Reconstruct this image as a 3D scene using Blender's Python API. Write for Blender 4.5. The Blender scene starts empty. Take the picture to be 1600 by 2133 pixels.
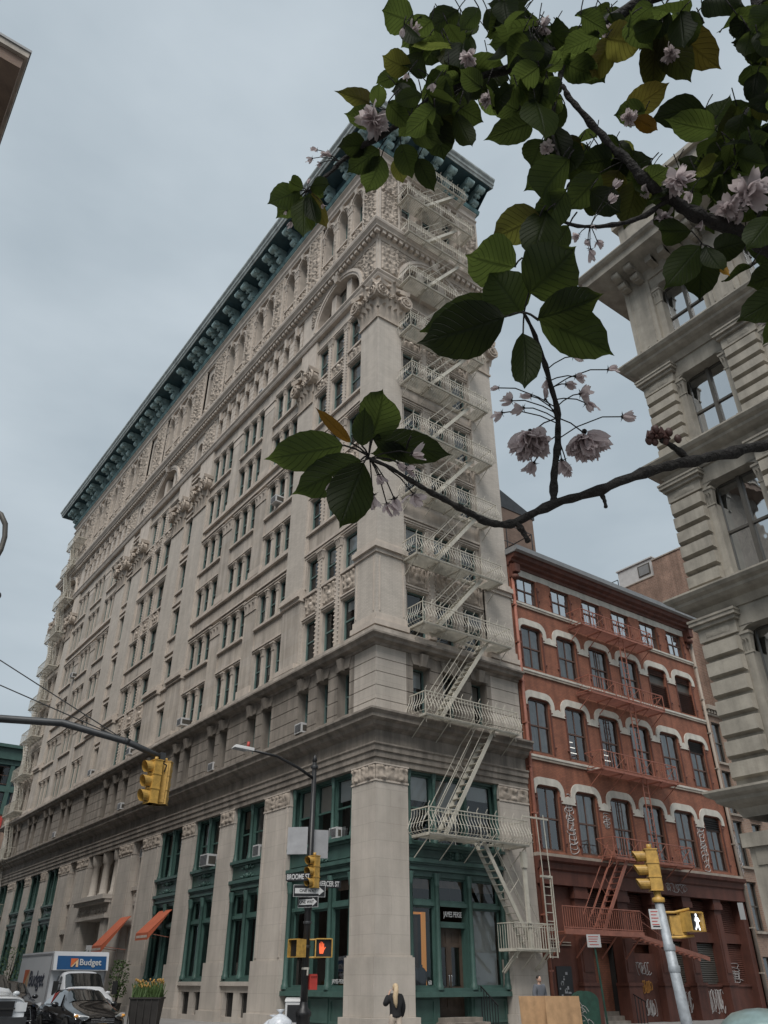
import bpy, bmesh, math, random
from mathutils import Vector, Matrix, noise
R = math.radians
random.seed(7)
scene = bpy.context.scene
C = scene.collection

# ------------------------------------------------------------------ camera
FPX = 1610.0
TILT, HEAD = R(31.30), R(53.45)
CAM = Vector((-18.19, -25.10, 1.65))
cd = bpy.data.cameras.new('camera'); co = bpy.data.objects.new('camera', cd); C.objects.link(co)
co.location = CAM
co.rotation_euler = (R(90) + TILT, 0, HEAD - R(90))
cd.sensor_fit = 'HORIZONTAL'; cd.sensor_width = 36.0; cd.lens = 36.0 * FPX / 1600.0
cd.clip_start = 0.05; cd.clip_end = 3000
scene.camera = co
FW = Vector((math.cos(HEAD) * math.cos(TILT), math.sin(HEAD) * math.cos(TILT), math.sin(TILT)))
RT = Vector((math.sin(HEAD), -math.cos(HEAD), 0)); UP = RT.cross(FW)

def ray(px, py):
    return FW + RT * ((px - 800) / FPX) - UP * ((py - 1066.5) / FPX)

def at(px, py, depth):
    """a place in the world, seen at a pixel of the photograph, so many metres in front of the lens"""
    return CAM + ray(px, py) * depth

# ------------------------------------------------------------------ world, sun, exposure
SUN_EL, SUN_AZ = R(54), R(222)
w = bpy.data.worlds.new('World'); scene.world = w; w.use_nodes = True
nt = w.node_tree; N = nt.nodes; L = nt.links
bg = N['Background']
sky = N.new('ShaderNodeTexSky'); sky.sky_type = 'NISHITA'; sky.sun_disc = False
sky.sun_elevation = SUN_EL; sky.sun_rotation = R(90) - SUN_AZ; sky.air_density = 2.0; sky.dust_density = 6.0; sky.ozone_density = 2.0
hs = N.new('ShaderNodeHueSaturation'); hs.inputs['Saturation'].default_value = 0.30
tc = N.new('ShaderNodeTexCoord'); mp = N.new('ShaderNodeMapping'); mp.inputs['Scale'].default_value = (1.0, 1.0, 2.6)
ns = N.new('ShaderNodeTexNoise'); ns.inputs['Scale'].default_value = 2.1; ns.inputs['Detail'].default_value = 5; ns.inputs['Roughness'].default_value = 0.5
rp = N.new('ShaderNodeValToRGB')
rp.color_ramp.elements[0].position = 0.36; rp.color_ramp.elements[0].color = (3.85, 4.6, 5.2, 1)
rp.color_ramp.elements[1].position = 0.66; rp.color_ramp.elements[1].color = (5.3, 6.05, 6.65, 1)
mx = N.new('ShaderNodeMix'); mx.data_type = 'RGBA'; mx.inputs[0].default_value = 0.85
L.new(tc.outputs['Generated'], mp.inputs[0]); L.new(mp.outputs[0], ns.inputs['Vector']); L.new(ns.outputs['Fac'], rp.inputs[0])
L.new(sky.outputs[0], hs.inputs['Color']); L.new(hs.outputs[0], mx.inputs[6]); L.new(rp.outputs[0], mx.inputs[7])
L.new(mx.outputs[2], bg.inputs[0])
bg.inputs[1].default_value = 0.058
sd = bpy.data.lights.new('sun', 'SUN'); so = bpy.data.objects.new('sun', sd); C.objects.link(so)
sd.energy = 1.5; sd.angle = R(32); sd.color = (1.0, 0.96, 0.91)
so.rotation_euler = (R(90) - SUN_EL, 0, SUN_AZ + R(90))
vs = scene.view_settings; vs.view_transform = 'Standard'; vs.look = 'None'; vs.exposure = 0.90; vs.gamma = 1.0
try: vs.use_curve_mapping = False
except Exception: pass
scene.cycles.max_bounces = 6; scene.cycles.transparent_max_bounces = 12
scene.cycles.use_denoising = True

# ------------------------------------------------------------------ helpers: materials
MATS = {}
def mat(name, col, rough=0.8, metal=0.0, var=0.15, vscale=3.0, bump=0.0, bscale=30.0, streak=0.0, brick=None, spec=0.5, coat=0.0):
    """a procedural material: base colour with mottling, optional vertical rain streaks, optional brick courses"""
    m = bpy.data.materials.new(name); m.use_nodes = True; nt = m.node_tree; n = nt.nodes; l = nt.links
    b = n['Principled BSDF']; b.inputs['Roughness'].default_value = rough; b.inputs['Metallic'].default_value = metal
    b.inputs['Specular IOR Level'].default_value = spec
    if coat: b.inputs['Coat Weight'].default_value = coat
    tc = n.new('ShaderNodeTexCoord'); geo = n.new('ShaderNodeNewGeometry')
    pos = geo.outputs['Position'] if name not in OBJ_COORD else tc.outputs['Object']
    cur = None
    if brick:
        # brick = (second colour, mortar colour, width, height, mortar)
        sep = n.new('ShaderNodeSeparateXYZ'); l.new(pos, sep.inputs[0])
        ad = n.new('ShaderNodeMath'); ad.operation = 'SUBTRACT'; l.new(sep.outputs[0], ad.inputs[0]); l.new(sep.outputs[1], ad.inputs[1])
        cmb = n.new('ShaderNodeCombineXYZ'); l.new(ad.outputs[0], cmb.inputs[0]); l.new(sep.outputs[2], cmb.inputs[1])
        bt = n.new('ShaderNodeTexBrick'); l.new(cmb.outputs[0], bt.inputs['Vector'])
        bt.inputs['Color1'].default_value = (*col, 1); bt.inputs['Color2'].default_value = (*brick[0], 1); bt.inputs['Mortar'].default_value = (*brick[1], 1)
        bt.inputs['Scale'].default_value = 1.0; bt.inputs['Brick Width'].default_value = brick[2]; bt.inputs['Row Height'].default_value = brick[3]
        bt.inputs['Mortar Size'].default_value = brick[4]; bt.inputs['Mortar Smooth'].default_value = 0.3
        cur = bt.outputs['Color']
    no = n.new('ShaderNodeTexNoise'); no.inputs['Scale'].default_value = vscale; no.inputs['Detail'].default_value = 6; no.inputs['Roughness'].default_value = 0.62
    l.new(pos, no.inputs['Vector'])
    mr = n.new('ShaderNodeMapRange'); mr.inputs[1].default_value = 0.28; mr.inputs[2].default_value = 0.72
    mr.inputs[3].default_value = 1 - var; mr.inputs[4].default_value = 1 + var; l.new(no.outputs['Fac'], mr.inputs[0])
    fac = mr.outputs[0]
    if streak:
        mpn = n.new('ShaderNodeMapping'); mpn.inputs['Scale'].default_value = (2.2, 2.2, 0.16); l.new(pos, mpn.inputs[0])
        n2 = n.new('ShaderNodeTexNoise'); n2.inputs['Scale'].default_value = 1.0; n2.inputs['Detail'].default_value = 5; n2.inputs['Roughness'].default_value = 0.6
        l.new(mpn.outputs[0], n2.inputs['Vector'])
        m2 = n.new('ShaderNodeMapRange'); m2.inputs[1].default_value = 0.34; m2.inputs[2].default_value = 0.6; m2.inputs[3].default_value = 1 - streak; m2.inputs[4].default_value = 1.0
        l.new(n2.outputs['Fac'], m2.inputs[0])
        mu = n.new('ShaderNodeMath'); mu.operation = 'MULTIPLY'; l.new(fac, mu.inputs[0]); l.new(m2.outputs[0], mu.inputs[1]); fac = mu.outputs[0]
    vm = n.new('ShaderNodeVectorMath'); vm.operation = 'SCALE'
    if cur is not None: l.new(cur, vm.inputs[0])
    else: vm.inputs[0].default_value = col
    l.new(fac, vm.inputs['Scale']); l.new(vm.outputs[0], b.inputs['Base Color'])
    if bump:
        bn = n.new('ShaderNodeTexNoise'); bn.inputs['Scale'].default_value = bscale; bn.inputs['Detail'].default_value = 4; l.new(pos, bn.inputs['Vector'])
        bu = n.new('ShaderNodeBump'); bu.inputs['Strength'].default_value = bump; bu.inputs['Distance'].default_value = 0.02
        l.new(bn.outputs['Fac'], bu.inputs['Height']); l.new(bu.outputs[0], b.inputs['Normal'])
    MATS[name] = m
    return m

OBJ_COORD = {'car_black', 'car_white', 'car_dark', 'truck_white', 'bark', 'leaf', 'petal'}

def emit_mat(name, col, strength):
    m = bpy.data.materials.new(name); m.use_nodes = True; b = m.node_tree.nodes['Principled BSDF']
    b.inputs['Base Color'].default_value = (*col, 1); b.inputs['Emission Color'].default_value = (*col, 1); b.inputs['Emission Strength'].default_value = strength
    MATS[name] = m; return m

def glass_mat(name, tint=(0.9, 0.92, 0.92), base=0.03, gain=0.9):
    """window glass: clear enough to see blinds and dark rooms, and mirror-like at a slant"""
    m = bpy.data.materials.new(name); m.use_nodes = True; n = m.node_tree.nodes; l = m.node_tree.links
    out = n['Material Output']; n.remove(n['Principled BSDF'])
    tr = n.new('ShaderNodeBsdfTransparent'); tr.inputs[0].default_value = (*tint, 1)
    gl = n.new('ShaderNodeBsdfGlossy'); gl.inputs['Roughness'].default_value = 0.015
    gl.inputs[0].default_value = (0.9, 0.93, 0.95, 1)
    geo = n.new('ShaderNodeNewGeometry'); no = n.new('ShaderNodeTexNoise'); no.inputs['Scale'].default_value = 1.3; l.new(geo.outputs['Position'], no.inputs['Vector'])
    bu = n.new('ShaderNodeBump'); bu.inputs['Strength'].default_value = 0.25; bu.inputs['Distance'].default_value = 0.02; l.new(no.outputs['Fac'], bu.inputs['Height']); l.new(bu.outputs[0], gl.inputs['Normal'])
    fr = n.new('ShaderNodeFresnel'); fr.inputs['IOR'].default_value = 1.5
    mr = n.new('ShaderNodeMapRange'); mr.inputs[3].default_value = base; mr.inputs[4].default_value = gain; l.new(fr.outputs[0], mr.inputs[0])
    mix = n.new('ShaderNodeMixShader'); l.new(mr.outputs[0], mix.inputs[0]); l.new(tr.outputs[0], mix.inputs[1]); l.new(gl.outputs[0], mix.inputs[2]); l.new(mix.outputs[0], out.inputs[0])
    MATS[name] = m; return m

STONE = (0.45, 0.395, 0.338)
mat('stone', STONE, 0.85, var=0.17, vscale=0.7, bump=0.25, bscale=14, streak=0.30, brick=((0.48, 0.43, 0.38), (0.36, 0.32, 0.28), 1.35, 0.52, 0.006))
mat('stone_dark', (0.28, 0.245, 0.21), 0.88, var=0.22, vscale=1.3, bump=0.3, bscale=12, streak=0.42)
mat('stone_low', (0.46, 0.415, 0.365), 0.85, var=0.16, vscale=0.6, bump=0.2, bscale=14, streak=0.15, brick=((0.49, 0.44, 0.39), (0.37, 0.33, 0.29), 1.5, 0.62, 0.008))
mat('brick_pale', (0.52, 0.47, 0.415), 0.9, var=0.10, vscale=0.7, bump=0.2, bscale=25, streak=0.12, brick=((0.46, 0.415, 0.365), (0.39, 0.35, 0.31), 0.30, 0.075, 0.009))
mat('terracotta', (0.52, 0.455, 0.395), 0.8, var=0.14, vscale=1.6, bump=0.3, bscale=18, streak=0.16)
mat('carving', (0.44, 0.375, 0.315), 0.85, var=0.2, vscale=2.5, bump=0.3, bscale=18, streak=0.25)  # darker than terracotta: age on capitals, crevice shade painted into carved panels
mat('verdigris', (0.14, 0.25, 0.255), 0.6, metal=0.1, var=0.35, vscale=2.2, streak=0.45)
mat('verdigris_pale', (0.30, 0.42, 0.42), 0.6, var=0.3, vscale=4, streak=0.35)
mat('verdigris_dark', (0.034, 0.074, 0.088), 0.7, var=0.3, vscale=2.0)  # soffit shadow put into the colour; also a far dark green wall
mat('copper_edge', (0.34, 0.37, 0.36), 0.6, var=0.35, vscale=1.4, streak=0.3)
mat('green_iron', (0.056, 0.112, 0.096), 0.45, var=0.16, vscale=2.5, streak=0.18, bump=0.05)
mat('frame_teal', (0.105, 0.165, 0.155), 0.5, var=0.15)
mat('frame_dark', (0.075, 0.068, 0.058), 0.5, var=0.15)
mat('frame_brown', (0.10, 0.055, 0.04), 0.6, var=0.2)
mat('blind_dim', (0.20, 0.18, 0.16), 0.9, var=0.3)
mat('blind', (0.46, 0.43, 0.39), 0.9, var=0.15, vscale=1.0)
mat('blind_white', (0.66, 0.68, 0.68), 0.9, var=0.08, vscale=0.8)
mat('blind_brown', (0.27, 0.19, 0.145), 0.9, var=0.25, vscale=2.0, streak=0.4)
mat('curtain', (0.40, 0.385, 0.36), 0.9, var=0.3, vscale=2.0, streak=0.55)
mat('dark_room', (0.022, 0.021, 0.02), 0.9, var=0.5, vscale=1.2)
mat('core', (0.18, 0.165, 0.15), 0.9)
mat('cream_iron', (0.50, 0.47, 0.40), 0.55, var=0.14, vscale=4.0, streak=0.18)
mat('red_paint', (0.26, 0.098, 0.058), 0.8, var=0.24, vscale=1.6, bump=0.25, streak=0.3, brick=((0.31, 0.118, 0.068), (0.16, 0.074, 0.052), 0.21, 0.072, 0.008))
mat('red_dark', (0.12, 0.042, 0.028), 0.7, var=0.22, vscale=1.8, bump=0.1, streak=0.35)
mat('bud_brown', (0.055, 0.022, 0.018), 0.6)
mat('red_iron', (0.30, 0.115, 0.078), 0.6, var=0.25, vscale=4.0)
mat('white_trim', (0.56, 0.53, 0.47), 0.75, var=0.12, vscale=3.0, streak=0.22)
mat('sill_stone', (0.36, 0.31, 0.26), 0.85, var=0.2, vscale=2.0, streak=0.25)
mat('grey_iron', (0.325, 0.297, 0.25), 0.6, var=0.2, vscale=2.6, bump=0.2, bscale=20, streak=0.34)
mat('brick_tan', (0.30, 0.19, 0.135), 0.9, var=0.2, vscale=1.5, brick=((0.24, 0.15, 0.11), (0.30, 0.25, 0.21), 0.24, 0.09, 0.012))
mat('brick_pink', (0.31, 0.19, 0.14), 0.9, var=0.28, vscale=0.8, streak=0.35, brick=((0.24, 0.145, 0.11), (0.33, 0.26, 0.21), 0.30, 0.11, 0.016))
mat('brick_brown', (0.21, 0.14, 0.105), 0.9, var=0.25, vscale=1.0, bump=0.2, brick=((0.17, 0.11, 0.085), (0.2, 0.16, 0.13), 0.24, 0.09, 0.012))
mat('grey_metal', (0.24, 0.245, 0.25), 0.5, metal=0.2, var=0.15)
mat('render_white', (0.5, 0.5, 0.5), 0.8, var=0.1)
mat('black_metal', (0.012, 0.012, 0.013), 0.45, var=0.3)
mat('dark_grey_metal', (0.05, 0.052, 0.055), 0.45, metal=0.3, var=0.25)
mat('signal_yellow', (0.50, 0.30, 0.07), 0.5, var=0.3, vscale=9, streak=0.3, bump=0.1)
mat('pole_grey', (0.36, 0.39, 0.42), 0.55, metal=0.2, var=0.3, vscale=7, streak=0.35, bump=0.1)
mat('sign_white', (0.5, 0.5, 0.5), 0.5, var=0.06)
mat('sign_back', (0.32, 0.32, 0.33), 0.5, metal=0.3, var=0.15)
mat('sign_black', (0.01, 0.01, 0.012), 0.4)
mat('sign_red', (0.42, 0.05, 0.04), 0.5)
mat('awning_orange', (0.46, 0.115, 0.055), 0.85, var=0.10, vscale=2)
mat('asphalt', (0.05, 0.05, 0.052), 0.9, var=0.25, vscale=1.5, bump=0.3, bscale=60)
mat('pavement', (0.26, 0.25, 0.24), 0.9, var=0.18, vscale=0.9, bump=0.15, bscale=40)
mat('kerb', (0.28, 0.27, 0.26), 0.85, var=0.2)
mat('road_paint', (0.6, 0.6, 0.58), 0.8, var=0.3, vscale=4)
mat('grate', (0.025, 0.024, 0.023), 0.6, var=0.3)
mat('wood_door', (0.085, 0.06, 0.045), 0.55, var=0.25, vscale=3, streak=0.3)
mat('plywood', (0.47, 0.29, 0.155), 0.8, var=0.2, vscale=3.5, streak=0.25)
mat('car_black', (0.010, 0.010, 0.011), 0.12, var=0.05, coat=1.0)
mat('car_dark', (0.014, 0.014, 0.017), 0.14, var=0.05, coat=1.0)
mat('car_white', (0.62, 0.65, 0.68), 0.2, var=0.03, coat=0.8)
mat('truck_white', (0.62, 0.63, 0.65), 0.4, var=0.06, vscale=1.0)
mat('rubber', (0.012, 0.012, 0.012), 0.8)
mat('chrome', (0.6, 0.6, 0.62), 0.12, metal=1.0, var=0.02)
mat('headlight', (0.62, 0.64, 0.66), 0.08, var=0.1, coat=1.0)
mat('amber', (0.65, 0.3, 0.06), 0.2, var=0.05)
mat('plastic_black', (0.02, 0.02, 0.02), 0.6)
mat('blue_panel', (0.012, 0.075, 0.20), 0.4, var=0.05)
mat('logo_orange', (0.58, 0.13, 0.035), 0.5, var=0.03)
mat('logo_pale', (0.62, 0.42, 0.25), 0.5, var=0.03)
mat('letter_dark', (0.03, 0.035, 0.06), 0.5)
mat('skin', (0.50, 0.31, 0.23), 0.55, var=0.05)
mat('hair_blond', (0.50, 0.38, 0.24), 0.6, var=0.2, vscale=20)
mat('hair_dark', (0.02, 0.015, 0.012), 0.6)
mat('cloth_black', (0.012, 0.012, 0.014), 0.85, var=0.2, vscale=8)
mat('cloth_cream', (0.5, 0.42, 0.35), 0.85, var=0.08)
mat('cloth_grey', (0.12, 0.13, 0.15), 0.85, var=0.1)
mat('box_green', (0.02, 0.062, 0.045), 0.5, var=0.35, vscale=5)
mat('tin_dome', (0.26, 0.35, 0.34), 0.3, metal=0.5, var=0.3, vscale=4)
mat('bag_plastic', (0.55, 0.58, 0.62), 0.25, var=0.15, vscale=10, bump=0.6, bscale=18)
mat('planter_box', (0.03, 0.027, 0.025), 0.7, var=0.3)
mat('plant_green', (0.055, 0.10, 0.025), 0.7, var=0.4, vscale=9)
mat('tulip_yellow', (0.40, 0.23, 0.06), 0.6, var=0.25, vscale=14)
mat('graffiti', (0.38, 0.36, 0.355), 0.8, var=0.12, vscale=5)
mat('graffiti_orange', (0.42, 0.2, 0.05), 0.8)
mat('bark', (0.009, 0.007, 0.006), 0.85, var=0.4, vscale=40, bump=0.8, bscale=90)
glass_mat('pane')
glass_mat('pane_dark', (0.7, 0.71, 0.71), 0.12, 0.9)
glass_mat('pane_sky', (0.5, 0.53, 0.55), 0.62, 1.0)
emit_mat('walk_white', (0.9, 0.95, 1.0), 0.9)
emit_mat('hand_orange', (1.0, 0.15, 0.05), 0.2)
emit_mat('shop_glow', (1.0, 0.42, 0.10), 0.17)
emit_mat('lamp_tube', (1.0, 0.95, 0.85), 0.9)

def leafmat(name, dcol, tcol, fac):
    m = bpy.data.materials.new(name); m.use_nodes = True; n = m.node_tree.nodes; l = m.node_tree.links
    out = n['Material Output']; n.remove(n['Principled BSDF'])
    uv = n.new('ShaderNodeUVMap'); uv.uv_map = 'uv'
    sp = n.new('ShaderNodeSeparateXYZ'); l.new(uv.outputs[0], sp.inputs[0])
    # veins: pairs of ribs running forward from the midrib
    ab = n.new('ShaderNodeMath'); ab.operation = 'ABSOLUTE'; l.new(sp.outputs[0], ab.inputs[0])
    k = n.new('ShaderNodeMath'); k.operation = 'MULTIPLY_ADD'; k.inputs[1].default_value = -0.55; l.new(ab.outputs[0], k.inputs[0]); l.new(sp.outputs[1], k.inputs[2])
    s = n.new('ShaderNodeMath'); s.operation = 'MULTIPLY'; s.inputs[1].default_value = 62; l.new(k.outputs[0], s.inputs[0])
    sn = n.new('ShaderNodeMath'); sn.operation = 'SINE'; l.new(s.outputs[0], sn.inputs[0])
    pw = n.new('ShaderNodeMapRange'); pw.inputs[1].default_value = 0.80; pw.inputs[2].default_value = 1.0; l.new(sn.outputs[0], pw.inputs[0])
    mid = n.new('ShaderNodeMapRange'); mid.inputs[1].default_value = 0.0; mid.inputs[2].default_value = 0.05; mid.inputs[3].default_value = 1.0; mid.inputs[4].default_value = 0.0; l.new(ab.outputs[0], mid.inputs[0])
    mxm = n.new('ShaderNodeMath'); mxm.operation = 'MAXIMUM'; l.new(pw.outputs[0], mxm.inputs[0]); l.new(mid.outputs[0], mxm.inputs[1])
    tc = n.new('ShaderNodeNewGeometry'); no = n.new('ShaderNodeTexNoise'); no.inputs['Scale'].default_value = 35; no.inputs['Detail'].default_value = 4; l.new(tc.outputs['Position'], no.inputs['Vector'])
    at_ = n.new('ShaderNodeAttribute'); at_.attribute_name = 'tint'
    mrr = n.new('ShaderNodeMapRange'); mrr.inputs[3].default_value = 0.75; mrr.inputs[4].default_value = 1.25; l.new(no.outputs['Fac'], mrr.inputs[0])
    yl = n.new('ShaderNodeMix'); yl.data_type = 'RGBA'; yl.inputs[6].default_value = (*dcol, 1); yl.inputs[7].default_value = (0.30, 0.16, 0.025, 1); l.new(at_.outputs['Fac'], yl.inputs[0])
    yt = n.new('ShaderNodeMix'); yt.data_type = 'RGBA'; yt.inputs[6].default_value = (*tcol, 1); yt.inputs[7].default_value = (0.46, 0.22, 0.03, 1); l.new(at_.outputs['Fac'], yt.inputs[0])
    sh_ = n.new('ShaderNodeAttribute'); sh_.attribute_name = 'shade'
    def mul(x, y):
        k_ = n.new('ShaderNodeMath'); k_.operation = 'MULTIPLY'; l.new(x, k_.inputs[0]); l.new(y, k_.inputs[1]); return k_.outputs[0]
    v1 = n.new('ShaderNodeVectorMath'); v1.operation = 'SCALE'; l.new(yl.outputs[2], v1.inputs[0]); l.new(mul(mrr.outputs[0], sh_.outputs['Fac']), v1.inputs['Scale'])
    vd = n.new('ShaderNodeMapRange'); vd.inputs[3].default_value = 1.0; vd.inputs[4].default_value = 0.62; l.new(mxm.outputs[0], vd.inputs[0])
    v2 = n.new('ShaderNodeVectorMath'); v2.operation = 'SCALE'; l.new(yt.outputs[2], v2.inputs[0]); l.new(mul(vd.outputs[0], mul(mrr.outputs[0], sh_.outputs['Fac'])), v2.inputs['Scale'])
    bu = n.new('ShaderNodeBump'); bu.inputs['Strength'].default_value = 0.5; bu.inputs['Distance'].default_value = 0.002; l.new(mxm.outputs[0], bu.inputs['Height'])
    d = n.new('ShaderNodeBsdfDiffuse'); t = n.new('ShaderNodeBsdfTranslucent'); g = n.new('ShaderNodeBsdfGlossy'); g.inputs['Roughness'].default_value = 0.45
    g.inputs[0].default_value = (0.5, 0.52, 0.5, 1)
    for q in (d, t, g): l.new(bu.outputs[0], q.inputs['Normal'])
    l.new(v1.outputs[0], d.inputs[0]); l.new(v2.outputs[0], t.inputs[0])
    mx = n.new('ShaderNodeMixShader'); mx.inputs[0].default_value = fac; l.new(d.outputs[0], mx.inputs[1]); l.new(t.outputs[0], mx.inputs[2])
    m2 = n.new('ShaderNodeMixShader'); m2.inputs[0].default_value = 0.012; l.new(mx.outputs[0], m2.inputs[1]); l.new(g.outputs[0], m2.inputs[2]); l.new(m2.outputs[0], out.inputs[0])
    MATS[name] = m; return m
leafmat('leaf', (0.008, 0.013, 0.006), (0.098, 0.135, 0.030), 0.46)
leafmat('petal', (0.47, 0.41, 0.42), (0.64, 0.56, 0.565), 0.52)

# ------------------------------------------------------------------ helpers: meshes
def ID(p): return p
def TB(p): return (-p[1], p[0], p[2])            # long street front of the tall building
def TM(p): return (p[0], -p[1], p[2])            # short street front (and the red building)
def TR(p): return (-p[1], -14.7 - p[0], p[2])    # front of the grey iron building
FLIP = {TM: True, TR: True}

class MB:
    def __init__(s, T=ID):
        s.v = []; s.f = []; s.m = []; s.sm = []; s.names = []; s.T = T; s.cur = 0; s.smooth = False
    def use(s, name):
        if name not in s.names: s.names.append(name)
        s.cur = s.names.index(name); return s
    def frame(s, T): s.T = T; return s
    def add(s, pts): 
        i = len(s.v); T = s.T; s.v.extend(T(p) for p in pts); return i
    def face(s, idx):
        s.f.append(tuple(reversed(idx)) if FLIP.get(s.T) else tuple(idx)); s.m.append(s.cur); s.sm.append(s.smooth)
    def quad(s, a, b, c, d):
        i = s.add((a, b, c, d)); s.face((i, i + 1, i + 2, i + 3))
    def poly(s, pts):
        i = s.add(pts); s.face(range(i, i + len(pts)))
    def box(s, x0, y0, z0, x1, y1, z1):
        if x0 > x1: x0, x1 = x1, x0
        if y0 > y1: y0, y1 = y1, y0
        if z0 > z1: z0, z1 = z1, z0
        i = s.add([(x0, y0, z0), (x1, y0, z0), (x1, y1, z0), (x0, y1, z0), (x0, y0, z1), (x1, y0, z1), (x1, y1, z1), (x0, y1, z1)])
        for q in ((3, 2, 1, 0), (4, 5, 6, 7), (0, 1, 5, 4), (1, 2, 6, 5), (2, 3, 7, 6), (3, 0, 4, 7)): s.face([i + k for k in q])
    def hexa(s, p):
        """eight corners: bottom ring then top ring"""
        i = s.add(p)
        for q in ((3, 2, 1, 0), (4, 5, 6, 7), (0, 1, 5, 4), (1, 2, 6, 5), (2, 3, 7, 6), (3, 0, 4, 7)): s.face([i + k for k in q])
    def prism(s, pts, a, b):
        """closed outline in (x, z), pushed from depth y=a to y=b"""
        n = len(pts); i = s.add([(x, a, z) for x, z in pts] + [(x, b, z) for x, z in pts])
        s.face(range(i, i + n)); s.face([i + n + k for k in reversed(range(n))])
        for k in range(n): s.face((i + k, i + n + k, i + n + (k + 1) % n, i + (k + 1) % n))
    def bar(s, a, b, wx, wz=None):
        """square bar between two points"""
        a = Vector(a); b = Vector(b); d = b - a
        if d.length < 1e-6: return
        d.normalize(); wz = wz or wx
        u = d.cross(Vector((0, 0, 1)))
        if u.length < 1e-3: u = Vector((1, 0, 0))
        u.normalize(); v = u.cross(d); u *= wx / 2; v *= wz / 2
        s.hexa([a - u - v, a + u - v, a + u + v, a - u + v, b - u - v, b + u - v, b + u + v, b - u + v])
    def tube(s, pts, r, n=6, cap=True):
        pts = [Vector(p) for p in pts]; rs = r if isinstance(r, (list, tuple)) else [r] * len(pts)
        sm = s.smooth; s.smooth = n > 5
        ring = []; u = None
        for k, p in enumerate(pts):
            d = (pts[min(k + 1, len(pts) - 1)] - pts[max(k - 1, 0)])
            if d.length < 1e-9: d = Vector((0, 0, 1))
            d.normalize()
            if u is None:
                u = d.cross(Vector((0, 0, 1)));
                if u.length < 1e-3: u = d.cross(Vector((1, 0, 0)))
            u = (u - d * u.dot(d)); u.normalize(); v = d.cross(u)
            ring.append(s.add([p + (u * math.cos(6.2832 * q / n) + v * math.sin(6.2832 * q / n)) * rs[k] for q in range(n)]))
        for k in range(len(pts) - 1):
            a, b = ring[k], ring[k + 1]
            for q in range(n): s.face((a + q, a + (q + 1) % n, b + (q + 1) % n, b + q))
        s.smooth = sm
        if cap:
            s.face([ring[0] + q for q in reversed(range(n))]); s.face([ring[-1] + q for q in range(n)])
    def lathe(s, prof, n=12, c=(0, 0, 0), a0=0, a1=6.28319):
        """profile of (radius, z) turned about a vertical axis"""
        sm = s.smooth; s.smooth = True; rings = []; full = abs(a1 - a0 - 6.28319) < 1e-3; m = n if full else n + 1
        for r, z in prof:
            rings.append(s.add([(c[0] + r * math.cos(a0 + (a1 - a0) * q / n), c[1] + r * math.sin(a0 + (a1 - a0) * q / n), c[2] + z) for q in range(m)]))
        for k in range(len(prof) - 1):
            a, b = rings[k], rings[k + 1]
            for q in range(n if full else n): s.face((a + q, a + (q + 1) % m, b + (q + 1) % m, b + q))
        s.smooth = sm
    def ball(s, c, rx, ry=None, rz=None, n=10, m=6):
        ry = ry or rx; rz = rz or rx; sm = s.smooth; s.smooth = True; rings = []
        for k in range(m + 1):
            t = math.pi * k / m - math.pi / 2
            rings.append(s.add([(c[0] + rx * math.cos(t) * math.cos(6.2832 * q / n), c[1] + ry * math.cos(t) * math.sin(6.2832 * q / n), c[2] + rz * math.sin(t)) for q in range(n)]))
        for k in range(m):
            a, b = rings[k], rings[k + 1]
            for q in range(n): s.face((a + q, a + (q + 1) % n, b + (q + 1) % n, b + q))
        s.smooth = sm
    def build(s, name, parent=None, loc=None, rot=None):
        me = bpy.data.meshes.new(name); me.from_pydata([tuple(p) for p in s.v], [], s.f)
        for nm in s.names: me.materials.append(MATS[nm])
        me.polygons.foreach_set('material_index', s.m); me.polygons.foreach_set('use_smooth', s.sm)
        me.update()
        o = bpy.data.objects.new(name, me); C.objects.link(o)
        if parent is not None: o.parent = parent
        if loc is not None: o.location = loc
        if rot is not None: o.rotation_euler = rot
        return o

def tag(o, label=None, cat=None, group=None, kind=None):
    if label: o['label'] = label
    if cat: o['category'] = cat
    if group: o['group'] = group
    if kind: o['kind'] = kind
    return o
def empty(name, loc=(0, 0, 0), rz=0, label=None, cat=None, group=None):
    o = bpy.data.objects.new(name, None); C.objects.link(o); o.location = loc; o.rotation_euler = (0, 0, rz); o.empty_display_size = 0.3
    return tag(o, label, cat, group)
def copy_tree(o, parent=None):
    c = o.copy(); C.objects.link(c)
    if parent is not None: c.parent = parent
    for ch in list(o.children): copy_tree(ch, c)
    return c
def text(name, s, size, loc, rot, m, parent=None, ext=0.004, align='CENTER', sx=1.0, bold=0.0):
    cu = bpy.data.curves.new(name, 'FONT'); cu.body = s; cu.size = size; cu.extrude = ext; cu.align_x = align; cu.align_y = 'CENTER'; cu.offset = bold
    cu.materials.append(MATS[m]); o = bpy.data.objects.new(name, cu); C.objects.link(o); o.rotation_euler = rot; o.scale = (sx, 1, 1)
    bpy.context.view_layer.update()
    me = bpy.data.meshes.new_from_object(o.evaluated_get(bpy.context.evaluated_depsgraph_get()))
    bpy.data.objects.remove(o); o = bpy.data.objects.new(name, me); C.objects.link(o); o.rotation_euler = rot; o.scale = (sx, 1, 1); me.name = name
    o.location = loc
    if parent is not None: o.parent = parent
    return o

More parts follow.
